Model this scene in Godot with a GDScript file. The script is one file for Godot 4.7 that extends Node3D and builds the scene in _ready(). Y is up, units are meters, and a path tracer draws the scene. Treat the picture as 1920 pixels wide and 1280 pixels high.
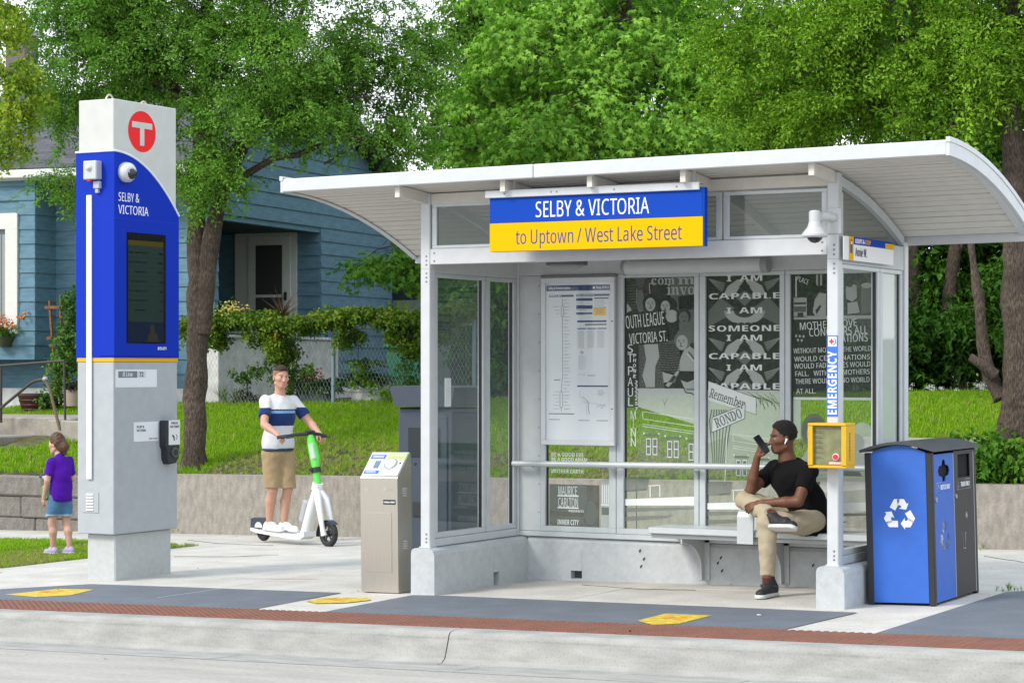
extends Node3D

const TILT := 0.02          # the street climbs two centimetres a metre to the right
var used := {}
var tx := {}
var rng := RandomNumberGenerator.new()


# ------------------------------------------------------------------ mesh builder
class MB:
	var v := PackedVector3Array()
	var n := PackedVector3Array()
	var c := PackedColorArray()
	var uv := PackedVector2Array()
	var xf := Transform3D.IDENTITY
	var tint := Color.WHITE
	var use_c := false
	var use_uv := false

	func tri(a: Vector3, b: Vector3, d: Vector3):      # counter-clockwise seen from outside
		a = xf * a
		b = xf * b
		d = xf * d
		var nn := (b - a).cross(d - a)
		if nn.length_squared() < 1e-16:
			return
		nn = nn.normalized()
		v.append(a); v.append(d); v.append(b)
		n.append(nn); n.append(nn); n.append(nn)
		if use_c:
			c.append(tint); c.append(tint); c.append(tint)
		if use_uv:
			uv.append(Vector2.ZERO); uv.append(Vector2.ZERO); uv.append(Vector2.ZERO)

	func trin(a: Vector3, b: Vector3, d: Vector3, na: Vector3, nb: Vector3, nd: Vector3):
		v.append(xf * a); v.append(xf * d); v.append(xf * b)
		n.append((xf.basis * na).normalized()); n.append((xf.basis * nd).normalized()); n.append((xf.basis * nb).normalized())
		if use_c:
			c.append(tint); c.append(tint); c.append(tint)
		if use_uv:
			uv.append(Vector2.ZERO); uv.append(Vector2.ZERO); uv.append(Vector2.ZERO)

	func quad(a: Vector3, b: Vector3, d: Vector3, e: Vector3):
		tri(a, b, d)
		tri(a, d, e)

	func rect(x0: float, y0: float, x1: float, y1: float, z: float):     # a flat patch facing +z
		quad(Vector3(minf(x0, x1), minf(y0, y1), z), Vector3(maxf(x0, x1), minf(y0, y1), z), Vector3(maxf(x0, x1), maxf(y0, y1), z), Vector3(minf(x0, x1), maxf(y0, y1), z))

	func disc(p: Vector2, rx: float, ry: float, z: float, k := 20, a0 := 0.0, a1 := TAU):
		for i in k:
			var a := lerpf(a0, a1, float(i) / k)
			var b := lerpf(a0, a1, float(i + 1) / k)
			tri(Vector3(p.x, p.y, z), Vector3(p.x + rx * cos(a), p.y + ry * sin(a), z), Vector3(p.x + rx * cos(b), p.y + ry * sin(b), z))

	func line(pts: Array, w: float, z: float):          # a flat stroke in the xy plane
		for i in pts.size() - 1:
			var a: Vector2 = pts[i]
			var b: Vector2 = pts[i + 1]
			if a.distance_to(b) < 1e-5:
				continue
			var d := (b - a).normalized()
			var s := Vector2(-d.y, d.x) * w * 0.5
			a -= d * w * 0.3
			b += d * w * 0.3
			quad(Vector3(a.x - s.x, a.y - s.y, z), Vector3(b.x - s.x, b.y - s.y, z), Vector3(b.x + s.x, b.y + s.y, z), Vector3(a.x + s.x, a.y + s.y, z))

	func quaduv(a: Vector3, b: Vector3, d: Vector3, e: Vector3):   # a lower left, counter-clockwise
		use_uv = true
		tri(a, b, d)
		tri(a, d, e)
		var k := uv.size()
		uv[k - 6] = Vector2(0, 1); uv[k - 5] = Vector2(1, 0); uv[k - 4] = Vector2(1, 1)
		uv[k - 3] = Vector2(0, 1); uv[k - 2] = Vector2(0, 0); uv[k - 1] = Vector2(1, 0)

	func box(p: Vector3, s: Vector3, b := 0.0):         # centre, size, chamfer
		var h := s * 0.5
		b = minf(b, minf(h.x, minf(h.y, h.z)) * 0.95)
		var ax := [Vector3.RIGHT, Vector3.UP, Vector3.BACK]
		for i in 3:
			var u: Vector3 = ax[(i + 1) % 3]
			var w: Vector3 = ax[(i + 2) % 3]
			var hu := h[(i + 1) % 3] - b
			var hw := h[(i + 2) % 3] - b
			for sg in [1.0, -1.0]:
				var m: Vector3 = p + ax[i] * h[i] * sg
				if sg > 0:
					quad(m - u * hu - w * hw, m + u * hu - w * hw, m + u * hu + w * hw, m - u * hu + w * hw)
				else:
					quad(m - u * hu - w * hw, m - u * hu + w * hw, m + u * hu + w * hw, m + u * hu - w * hw)
		if b <= 0.0:
			return
		for i in 3:
			var u: Vector3 = ax[(i + 1) % 3]
			var w: Vector3 = ax[(i + 2) % 3]
			var l: Vector3 = ax[i] * (h[i] - b)
			var hu := h[(i + 1) % 3]
			var hw := h[(i + 2) % 3]
			for su in [1.0, -1.0]:
				for sw in [1.0, -1.0]:
					var q1: Vector3 = p + u * hu * su + w * (hw - b) * sw
					var q2: Vector3 = p + u * (hu - b) * su + w * hw * sw
					if su * sw > 0:
						quad(q1 - l, q2 - l, q2 + l, q1 + l)
					else:
						quad(q1 - l, q1 + l, q2 + l, q2 - l)
		for sx in [1.0, -1.0]:
			for sy in [1.0, -1.0]:
				for sz in [1.0, -1.0]:
					var s3 := Vector3(sx, sy, sz)
					var a: Vector3 = p + Vector3(h.x, h.y - b, h.z - b) * s3
					var d: Vector3 = p + Vector3(h.x - b, h.y, h.z - b) * s3
					var e: Vector3 = p + Vector3(h.x - b, h.y - b, h.z) * s3
					if sx * sy * sz > 0:
						tri(a, d, e)
					else:
						tri(a, e, d)

	func span(a: Vector3, b: Vector3, bev := 0.0):      # box between two corners
		box((a + b) * 0.5, (b - a).abs(), bev)

	func prism(poly: PackedVector2Array, z0: float, z1: float, cap := true):   # outline in xy, any winding, swept along z
		var p := poly
		if Geometry2D.is_polygon_clockwise(p):
			p = p.duplicate()
			p.reverse()
		var k := p.size()
		var ccw := 0.0
		for i in k:
			var j := (i + 1) % k
			ccw += p[i].x * p[j].y - p[j].x * p[i].y
		if ccw < 0:
			p = p.duplicate()
			p.reverse()
		for i in k:
			var j := (i + 1) % k
			quad(Vector3(p[i].x, p[i].y, z0), Vector3(p[j].x, p[j].y, z0), Vector3(p[j].x, p[j].y, z1), Vector3(p[i].x, p[i].y, z1))
		if cap:
			flat(p, z1, false)
			flat(p, z0, true)

	func flat(p: PackedVector2Array, z: float, back := false):
		var t := Geometry2D.triangulate_polygon(p)
		for i in range(0, t.size(), 3):
			var a := Vector3(p[t[i]].x, p[t[i]].y, z)
			var b := Vector3(p[t[i + 1]].x, p[t[i + 1]].y, z)
			var d := Vector3(p[t[i + 2]].x, p[t[i + 2]].y, z)
			var up := (b - a).cross(d - a).z > 0
			if up == back:
				tri(a, d, b)
			else:
				tri(a, b, d)

	func tube(path: Array, rad, sides := 8, caps := true):      # rad: number or array; smooth sides
		var k := path.size()
		var rings := []
		var nrm := []
		var side := Vector3.ZERO
		for i in k:
			var p: Vector3 = path[i]
			var t: Vector3 = ((path[mini(i + 1, k - 1)] as Vector3) - (path[maxi(i - 1, 0)] as Vector3)).normalized()
			if side == Vector3.ZERO:
				side = t.cross(Vector3.UP if absf(t.y) < 0.9 else Vector3.RIGHT).normalized()
			else:
				side = (side - t * side.dot(t)).normalized()
			var up := t.cross(side)
			var r: float = rad[i] if rad is Array else rad
			var ring := []
			var nn := []
			for j in sides:
				var a := TAU * j / sides
				var d := side * cos(a) + up * sin(a)
				ring.append(p + d * r)
				nn.append(d)
			rings.append(ring)
			nrm.append(nn)
		for i in k - 1:
			for j in sides:
				var q := (j + 1) % sides
				trin(rings[i][j], rings[i + 1][q], rings[i + 1][j], nrm[i][j], nrm[i + 1][q], nrm[i + 1][j])
				trin(rings[i][j], rings[i][q], rings[i + 1][q], nrm[i][j], nrm[i][q], nrm[i + 1][q])
		if caps:
			for j in sides:
				var q := (j + 1) % sides
				tri(path[0], rings[0][q], rings[0][j])
				tri(path[k - 1], rings[k - 1][j], rings[k - 1][q])

	func lathe(prof: Array, sides := 20):               # prof: Vector2(radius, height), upwards; round the y axis
		var k := prof.size()
		for i in k - 1:
			var p: Vector2 = prof[i]
			var q: Vector2 = prof[i + 1]
			var d := (q - p).normalized()
			var ny := -d.x
			var nr := d.y
			for j in sides:
				var a := TAU * j / sides
				var b := TAU * (j + 1) / sides
				var da := Vector3(cos(a), 0, sin(a))
				var db := Vector3(cos(b), 0, sin(b))
				var na := (da * nr + Vector3.UP * ny)
				var nb := (db * nr + Vector3.UP * ny)
				if q.x > 1e-6:
					trin(da * p.x + Vector3.UP * p.y, da * q.x + Vector3.UP * q.y, db * q.x + Vector3.UP * q.y, na, na, nb)
				if p.x > 1e-6:
					trin(da * p.x + Vector3.UP * p.y, db * q.x + Vector3.UP * q.y, db * p.x + Vector3.UP * p.y, na, nb, nb)

	func ball(p: Vector3, r: Vector3, lat := 8, lon := 12):
		var save := xf
		xf = xf * Transform3D(Basis.from_scale(r), p)
		for i in lat:
			var a0 := PI * i / lat - PI / 2
			var a1 := PI * (i + 1) / lat - PI / 2
			for j in lon:
				var b0 := TAU * j / lon
				var b1 := TAU * (j + 1) / lon
				var q := [_s(a0, b0), _s(a1, b0), _s(a1, b1), _s(a0, b1)]
				if i < lat - 1:
					_bt(q[0], q[1], q[2], r)
				if i > 0:
					_bt(q[0], q[2], q[3], r)
		xf = save

	func _s(a: float, b: float) -> Vector3:
		return Vector3(cos(a) * cos(b), sin(a), cos(a) * sin(b))

	func _bt(a: Vector3, b: Vector3, d: Vector3, r: Vector3):
		var rr := r * r
		trin(a, b, d, a / rr, b / rr, d / rr)

	func text(s: String, size: float, at: Transform3D, bold := false, align := 1, squeeze := 1.0, family := "Droid Sans", depth := 0.0015):
		var t := TextMesh.new()
		var f := SystemFont.new()
		f.font_names = PackedStringArray([family])
		f.font_weight = 700 if bold else 400
		t.font = f
		t.text = s
		t.font_size = 32
		t.pixel_size = size / 32.0
		t.depth = depth
		t.curve_step = 3.0
		t.horizontal_alignment = align as HorizontalAlignment
		t.vertical_alignment = VERTICAL_ALIGNMENT_CENTER
		if squeeze < 0.0:                                # a negative squeeze is the width to fill
			squeeze = -squeeze / maxf(t.get_aabb().size.x, 0.001)
		var fit := at * Transform3D(Basis.from_scale(Vector3(squeeze, 1, 1)), Vector3.ZERO)
		for k in t.get_surface_count():
			var a := t.surface_get_arrays(k)
			var p: PackedVector3Array = a[Mesh.ARRAY_VERTEX]
			var nn: PackedVector3Array = a[Mesh.ARRAY_NORMAL]
			var ix = a[Mesh.ARRAY_INDEX]
			var order: PackedInt32Array = ix if ix != null else PackedInt32Array(range(p.size()))
			for i in order:
				v.append(xf * (fit * p[i]))
				n.append((xf.basis * (at.basis * nn[i])).normalized())
				if use_c:
					c.append(tint)
				if use_uv:
					uv.append(Vector2.ZERO)

	func mesh() -> ArrayMesh:
		var a := []
		a.resize(Mesh.ARRAY_MAX)
		a[Mesh.ARRAY_VERTEX] = v
		a[Mesh.ARRAY_NORMAL] = n
		if use_c:
			a[Mesh.ARRAY_COLOR] = c
		if use_uv:
			a[Mesh.ARRAY_TEX_UV] = uv
		var m := ArrayMesh.new()
		m.add_surface_from_arrays(Mesh.PRIMITIVE_TRIANGLES, a)
		return m


# ------------------------------------------------------------------ smooth bodies
class Field:
	var lo: Vector3
	var h: float
	var nx: int
	var ny: int
	var nz: int
	var f := PackedFloat32Array()

	func _init(a: Vector3, b: Vector3, cell: float):
		lo = a
		h = cell
		nx = int((b.x - a.x) / cell) + 2
		ny = int((b.y - a.y) / cell) + 2
		nz = int((b.z - a.z) / cell) + 2
		f.resize(nx * ny * nz)
		f.fill(9.0)

	func cap(a: Vector3, b: Vector3, ra: float, rb: float, k := 0.03, sq := Vector3.ONE):   # tapered capsule; sq squashes space about a
		var r := maxf(ra, rb) + k + h * 2.0
		var mn := ((a.min(b) - Vector3.ONE * r - lo) / h).floor()
		var mx := ((a.max(b) + Vector3.ONE * r - lo) / h).ceil()
		var x0 := maxi(0, int(mn.x)); var x1 := mini(nx - 1, int(mx.x))
		var y0 := maxi(0, int(mn.y)); var y1 := mini(ny - 1, int(mx.y))
		var z0 := maxi(0, int(mn.z)); var z1 := mini(nz - 1, int(mx.z))
		var ab := (b - a) * sq
		var l2 := maxf(ab.length_squared(), 1e-9)
		for z in range(z0, z1 + 1):
			for y in range(y0, y1 + 1):
				var i := (z * ny + y) * nx + x0
				for x in range(x0, x1 + 1):
					var p := (lo + Vector3(x, y, z) * h - a) * sq
					var t := clampf(p.dot(ab) / l2, 0.0, 1.0)
					var d := (p - ab * t).length() - (ra + (rb - ra) * t)
					var o := f[i]
					var q := k - absf(o - d)
					f[i] = minf(o, d) - (q * q * 0.25 / k if q > 0.0 else 0.0)
					i += 1

	func ell(p0: Vector3, r: Vector3, bas := Basis.IDENTITY, k := 0.02, carve := false):
		var m := maxf(r.x, maxf(r.y, r.z)) + k + h * 2.0
		var mn := ((p0 - Vector3.ONE * m - lo) / h).floor()
		var mx := ((p0 + Vector3.ONE * m - lo) / h).ceil()
		var x0 := maxi(0, int(mn.x)); var x1 := mini(nx - 1, int(mx.x))
		var y0 := maxi(0, int(mn.y)); var y1 := mini(ny - 1, int(mx.y))
		var z0 := maxi(0, int(mn.z)); var z1 := mini(nz - 1, int(mx.z))
		var inv := bas.transposed()
		for z in range(z0, z1 + 1):
			for y in range(y0, y1 + 1):
				var i := (z * ny + y) * nx + x0
				for x in range(x0, x1 + 1):
					var p := inv * (lo + Vector3(x, y, z) * h - p0)
					var a := (p / r).length()
					var g := (p / (r * r)).length()
					var d := a * (a - 1.0) / maxf(g, 1e-6)
					if a < 0.05:
						d = -minf(r.x, minf(r.y, r.z))
					var o := f[i]
					if carve:
						d = -d
						var q := k - absf(o - d)
						f[i] = maxf(o, d) + (q * q * 0.25 / k if q > 0.0 else 0.0)
					else:
						var q := k - absf(o - d)
						f[i] = minf(o, d) - (q * q * 0.25 / k if q > 0.0 else 0.0)
					i += 1

	func cut(nrm: Vector3, at: Vector3, near := Vector3.ZERO, reach := 99.0):     # takes away what lies on the side of nrm
		nrm = nrm.normalized()
		var i := 0
		for z in nz:
			for y in ny:
				for x in nx:
					var p := lo + Vector3(x, y, z) * h
					if f[i] < 0.1 and (reach > 50.0 or p.distance_to(near) < reach):
						f[i] = maxf(f[i], (p - at).dot(nrm))
					i += 1

	func ripple(noise: FastNoiseLite, amp: float):
		var i := 0
		for z in nz:
			for y in ny:
				for x in nx:
					if absf(f[i]) < 0.05:
						f[i] += amp * noise.get_noise_3dv(lo + Vector3(x, y, z) * h)
					i += 1

	func emit(mb: MB, paint = null):
		var ids := {}
		var vs := PackedVector3Array()
		var ns := PackedVector3Array()
		var st := [1, nx, nx * ny]
		var off := [0, 1, nx, nx + 1, nx * ny, nx * ny + 1, nx * ny + nx, nx * ny + nx + 1]
		for z in nz - 1:
			for y in ny - 1:
				var i: int = (z * ny + y) * nx
				for x in nx - 1:
					var a := f[i]
					if absf(a) < h * 2.0:
						var neg := 0
						for o in off:
							if f[i + o] < 0.0:
								neg += 1
						if neg > 0 and neg < 8:
							var sum := Vector3.ZERO
							var cnt := 0
							for e in 3:
								var o1: int = [1, 2, 4][e]
								for k in 8:
									if k & o1:
										continue
									var fa := f[i + off[k]]
									var fb := f[i + off[k | o1]]
									if (fa < 0.0) != (fb < 0.0):
										var t := fa / (fa - fb)
										var q := Vector3(k & 1, (k >> 1) & 1, (k >> 2) & 1)
										q[e] += t
										sum += q
										cnt += 1
							var q2 := sum / cnt
							ids[i] = vs.size()
							vs.append(lo + (Vector3(x, y, z) + q2) * h)
							var g := Vector3(f[i + off[1]] - a + f[i + off[3]] - f[i + off[2]] + f[i + off[5]] - f[i + off[4]] + f[i + off[7]] - f[i + off[6]],
								f[i + off[2]] - a + f[i + off[3]] - f[i + off[1]] + f[i + off[6]] - f[i + off[4]] + f[i + off[7]] - f[i + off[5]],
								f[i + off[4]] - a + f[i + off[5]] - f[i + off[1]] + f[i + off[6]] - f[i + off[2]] + f[i + off[7]] - f[i + off[3]])
							ns.append(g.normalized())
					i += 1
		for i in ids:
			for e in 3:
				if i + st[e] >= f.size():
					continue
				var fa := f[i]
				var fb := f[i + st[e]]
				if (fa < 0.0) == (fb < 0.0):
					continue
				var u: int = st[(e + 1) % 3]
				var w: int = st[(e + 2) % 3]
				if not (ids.has(i - u) and ids.has(i - w) and ids.has(i - u - w)):
					continue
				var q := [ids[i], ids[i - u], ids[i - u - w], ids[i - w]]
				if fa >= 0.0:
					q.reverse()
				for t in [[0, 1, 2], [0, 2, 3]]:
					var A: Vector3 = vs[q[t[0]]]
					var B: Vector3 = vs[q[t[1]]]
					var D: Vector3 = vs[q[t[2]]]
					if paint != null:
						mb.use_c = true
						mb.tint = paint.call((A + B + D) / 3.0)
					mb.trin(A, B, D, ns[q[t[0]]], ns[q[t[1]]], ns[q[t[2]]])


# ------------------------------------------------------------------ naming and materials
func put(node: Node3D, called: String, parent: Node = null) -> Node3D:
	var p: Node = parent if parent else self
	var key := "%d/%s" % [p.get_instance_id(), called]
	var k: int = used.get(key, 0)
	used[key] = k + 1
	node.name = called if k == 0 else "%s_%03d" % [called, k]
	p.add_child(node, true)
	return node


func obj(called: String, m: Variant, mat: Material, parent: Node = null, kind := "") -> MeshInstance3D:
	var o := MeshInstance3D.new()
	o.mesh = m.mesh() if m is MB else m
	o.material_override = mat
	put(o, called, parent)
	if kind:
		o.set_meta("kind", kind)
	return o


func tag(o: Node, label: String, category: String, group := "") -> Node:
	o.set_meta("label", label)
	o.set_meta("category", category)
	if group:
		o.set_meta("group", group)
	return o


func thing(called: String, label: String, category: String, at := Vector3.ZERO, turn := 0.0, group := "") -> Node3D:
	var o := Node3D.new()
	put(o, called)
	o.position = at
	o.rotation.y = turn
	tag(o, label, category, group)
	return o


func noise_tex(key: String, freq: float, lo: float, hi: float, size := 512, oct := 4, kind := FastNoiseLite.TYPE_SIMPLEX_SMOOTH, normal := 0.0, warp := false) -> NoiseTexture2D:
	if tx.has(key):
		return tx[key]
	var nz := FastNoiseLite.new()
	nz.seed = hash(key) % 1000
	nz.noise_type = kind
	nz.frequency = freq
	nz.fractal_octaves = oct
	nz.domain_warp_enabled = warp
	var t := NoiseTexture2D.new()
	t.width = size
	t.height = size
	t.seamless = true
	t.noise = nz
	if normal > 0.0:
		t.as_normal_map = true
		t.bump_strength = normal
	else:
		var g := Gradient.new()
		g.set_color(0, Color(lo, lo, lo))
		g.set_color(1, Color(hi, hi, hi))
		t.color_ramp = g
	tx[key] = t
	return t


func M(col: Color, rough := 0.6, o := {}) -> StandardMaterial3D:
	var m := StandardMaterial3D.new()
	m.albedo_color = col
	m.roughness = rough
	m.metallic = o.get("metal", 0.0)
	m.metallic_specular = o.get("spec", 0.5)
	m.uv1_triplanar = true
	m.uv1_world_triplanar = o.get("world", true)
	var s = o.get("scale", 1.0)
	m.uv1_scale = s if s is Vector3 else Vector3.ONE * s
	if o.has("tex"):
		m.albedo_texture = o.tex
	if o.has("tex2"):
		m.detail_enabled = true
		m.detail_blend_mode = BaseMaterial3D.BLEND_MODE_MUL
		m.detail_uv_layer = BaseMaterial3D.DETAIL_UV_2
		m.detail_albedo = o.tex2
		m.uv2_triplanar = true
		m.uv2_world_triplanar = o.get("world", true)
		var s2 = o.get("scale2", 0.3)
		m.uv2_scale = s2 if s2 is Vector3 else Vector3.ONE * s2
	if o.has("bump"):
		m.heightmap_enabled = true
		m.heightmap_texture = o.bump
		m.heightmap_scale = o.get("bump_scale", 0.3)
	if o.has("rough_tex"):
		m.roughness_texture = o.rough_tex
	if o.has("alpha"):
		m.transparency = BaseMaterial3D.TRANSPARENCY_ALPHA
		m.albedo_color.a = o.alpha
	if o.get("vc", false):
		m.vertex_color_use_as_albedo = true
	if o.has("back"):
		m.backlight_enabled = true
		m.backlight = o.back
	if o.has("coat"):
		m.clearcoat_enabled = true
		m.clearcoat = o.coat
		m.clearcoat_roughness = o.get("coat_rough", 0.15)
	if o.has("rim"):
		m.rim_enabled = true
		m.rim = o.rim
	if o.has("sss"):
		m.subsurf_scatter_enabled = true
		m.subsurf_scatter_strength = o.sss
	if o.has("emit"):
		m.emission_enabled = true
		m.emission = o.emit
		m.emission_energy_multiplier = o.get("energy", 1.0)
	return m


func lin(r: float, g: float, b: float) -> Color:     # a linear base colour as the sRGB colour that albedo_color takes
	return Color(r, g, b).linear_to_srgb()


func basis_z(dir: Vector3, up := Vector3.UP) -> Basis:      # +z of the result looks along dir
	var z := dir.normalized()
	var x := up.cross(z).normalized()
	return Basis(x, z.cross(x), z)


func basis_y(dir: Vector3) -> Basis:
	var y := dir.normalized()
	var x := y.cross(Vector3.BACK if absf(y.z) < 0.9 else Vector3.RIGHT).normalized()
	return Basis(x, y, x.cross(y))


func ground(x: float, _z := 0.0) -> float:
	return TILT * x


func wall_top(x: float) -> float:
	return 0.655 + 0.013 * (x + 1.0)


func lawn(x: float, z: float) -> float:              # the bank behind the retaining wall
	if z > -6.05:
		return ground(x)
	var a := wall_top(x) - 0.03
	var far := 1.50 + 0.02 * x
	if x > 0.9:                                      # planting bed, then a second low wall
		if z > -7.5:
			return lerpf(a, a + 0.14, clampf((-6.2 - z) / 1.2, 0.0, 1.0))
		return lerpf(1.08, far, clampf((-7.5 - z) / 3.5, 0.0, 1.0)) + maxf(0.0, -11.0 - z) * 0.02
	var t := clampf((-6.2 - z) / 4.8, 0.0, 1.0)
	t = t * (1.35 - 0.35 * t)
	return lerpf(a, far, t) + maxf(0.0, -11.0 - z) * 0.015


# ------------------------------------------------------------------ scene
var ALU: StandardMaterial3D
var WHITE_METAL: StandardMaterial3D
var CONC: StandardMaterial3D
var GLASS: StandardMaterial3D
var DARK: StandardMaterial3D
var BLACK: StandardMaterial3D
var STEEL: StandardMaterial3D
var BARK: StandardMaterial3D
var LETTER: StandardMaterial3D
var INK: StandardMaterial3D
var GREEN_LEAF: StandardMaterial3D


func spots_tex() -> NoiseTexture2D:                   # old gum, drips and scuffs: sparse darker spots on pale ground
	if tx.has("spots"):
		return tx["spots"]
	var t := noise_tex("spots", 0.035, 0.6, 1.0, 1024, 1, FastNoiseLite.TYPE_CELLULAR)
	(t.noise as FastNoiseLite).cellular_return_type = FastNoiseLite.RETURN_DISTANCE
	var g := Gradient.new()
	g.offsets = PackedFloat32Array([0.0, 0.035, 0.075, 0.5, 0.93, 1.0])
	g.colors = PackedColorArray([Color(0.62, 0.61, 0.6), Color(0.72, 0.71, 0.7), Color(0.97, 0.97, 0.97), Color.WHITE, Color(0.96, 0.96, 0.95), Color(0.9, 0.9, 0.88)])
	t.color_ramp = g
	return t


func _ready():
	rng.seed = 7
	# camera, sky, sun, exposure
	var cam := Camera3D.new()
	cam.name = "camera"
	add_child(cam)
	cam.position = Vector3(9.614, 1.882, 15.983)
	cam.rotation.y = 0.5008
	cam.projection = Camera3D.PROJECTION_FRUSTUM
	cam.near = 0.1
	cam.far = 400.0
	cam.keep_aspect = Camera3D.KEEP_HEIGHT
	cam.size = 2.0 * 0.1 * 640.0 / 4216.0
	cam.frustum_offset = Vector2(0.0, 0.1 * 48.1 / 4216.0)
	cam.current = true

	var sky_mat := ProceduralSkyMaterial.new()
	sky_mat.sky_top_color = Color(0.885, 0.935, 1.0)
	sky_mat.sky_horizon_color = Color(0.965, 0.965, 0.97)
	sky_mat.sky_curve = 0.25
	sky_mat.ground_bottom_color = Color(0.60, 0.59, 0.57)
	sky_mat.ground_horizon_color = Color(0.75, 0.74, 0.72)
	sky_mat.sky_energy_multiplier = 1.0
	sky_mat.sun_angle_max = 30.0
	var sky := Sky.new()
	sky.sky_material = sky_mat
	var env := Environment.new()
	env.background_mode = Environment.BG_SKY
	env.sky = sky
	env.tonemap_mode = Environment.TONE_MAPPER_LINEAR
	env.tonemap_exposure = 1.85
	env.background_energy_multiplier = 0.96
	env.sdfgi_enabled = true
	env.ssao_enabled = true
	env.ssil_enabled = true
	var we := WorldEnvironment.new()
	we.name = "environment"
	we.environment = env
	add_child(we)

	var sun := DirectionalLight3D.new()
	sun.name = "sun"
	sun.light_energy = 0.52
	sun.light_color = Color(1.0, 0.975, 0.94)
	sun.light_angular_distance = 16.0
	sun.shadow_enabled = true
	add_child(sun)
	sun.look_at_from_position(Vector3(-5.0, 8.0, 8.5), Vector3.ZERO)

	materials()
	build_ground()
	build_walls()
	build_house()
	build_shelter()
	build_bench()
	build_murals()
	build_signs()
	build_map_case()
	build_pylon()
	build_machines()
	build_bin()
	build_scooter()
	build_people()
	build_fence()
	build_garden()
	build_trees()


func materials():
	var fine := noise_tex("fine", 0.09, 0.86, 1.0, 512, 3)
	var blot := noise_tex("blot", 0.012, 0.8, 1.0, 512, 5)
	var grain := noise_tex("grain", 0.25, 0.0, 1.0, 256, 2)
	ALU = M(lin(0.55, 0.59, 0.60), 0.38, {"metal": 0.12, "tex": noise_tex("clean", 0.015, 0.955, 1.0, 512, 4), "scale": 0.9})
	WHITE_METAL = M(lin(0.57, 0.595, 0.61), 0.42, {"tex": noise_tex("clean", 0.015, 0.955, 1.0, 512, 4), "scale": 0.7, "coat": 0.15})
	CONC = M(lin(0.53, 0.56, 0.57), 0.85, {"tex": noise_tex("painted", 0.012, 0.93, 1.0, 512, 4), "scale": 1.1, "tex2": noise_tex("clean", 0.015, 0.955, 1.0, 512, 4), "scale2": 2.5, "bump": grain, "bump_scale": 0.05})
	GLASS = M(Color(0.45, 0.60, 0.52), 0.02, {"alpha": 0.06, "spec": 0.4})
	DARK = M(lin(0.02, 0.022, 0.025), 0.5)
	BLACK = M(lin(0.012, 0.012, 0.014), 0.45, {"tex": fine, "scale": 4.0})
	STEEL = M(lin(0.60, 0.56, 0.49), 0.30, {"metal": 0.92, "tex": noise_tex("brush", 0.03, 0.93, 1.0, 512, 3), "scale": Vector3(12.0, 0.25, 12.0)})
	BARK = M(lin(0.30, 0.225, 0.165), 0.95, {"tex": noise_tex("bark", 0.022, 0.35, 1.0, 512, 5, FastNoiseLite.TYPE_SIMPLEX, 0.0, true), "scale": Vector3(4.5, 0.9, 4.5), "tex2": noise_tex("barkb", 0.02, 0.7, 1.0, 256, 3), "scale2": 0.6, "bump": noise_tex("barkh", 0.022, 0.0, 1.0, 512, 5, FastNoiseLite.TYPE_SIMPLEX, 0.0, true), "bump_scale": 2.2})
	LETTER = M(lin(0.85, 0.86, 0.88), 0.5)
	INK = M(lin(0.03, 0.035, 0.06), 0.5)


func sloped(mb: MB, x0: float, x1: float, z0: float, z1: float, up: float, step := 1.5):     # a sheet on the sloping street
	var k := maxi(1, int((x1 - x0) / step))
	for i in k:
		var a := lerpf(x0, x1, float(i) / k)
		var b := lerpf(x0, x1, float(i + 1) / k)
		mb.quad(Vector3(a, ground(a) + up, z1), Vector3(b, ground(b) + up, z1), Vector3(b, ground(b) + up, z0), Vector3(a, ground(a) + up, z0))


func outline_sheet(mb: MB, pts: Array, up: float):            # pts: Vector2(x, z)
	var p := PackedVector2Array()
	for q in pts:
		p.append(Vector2(q.x, -q.y))
	var t := Geometry2D.triangulate_polygon(p)
	for i in range(0, t.size(), 3):
		var v := []
		for j in 3:
			var q: Vector2 = pts[t[i + j]]
			v.append(Vector3(q.x, ground(q.x) + up, q.y))
		if (v[1] - v[0]).cross(v[2] - v[0]).y > 0:
			mb.tri(v[0], v[1], v[2])
		else:
			mb.tri(v[0], v[2], v[1])


func structure(o: Node) -> Node:
	o.set_meta("kind", "structure")
	return o


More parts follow.
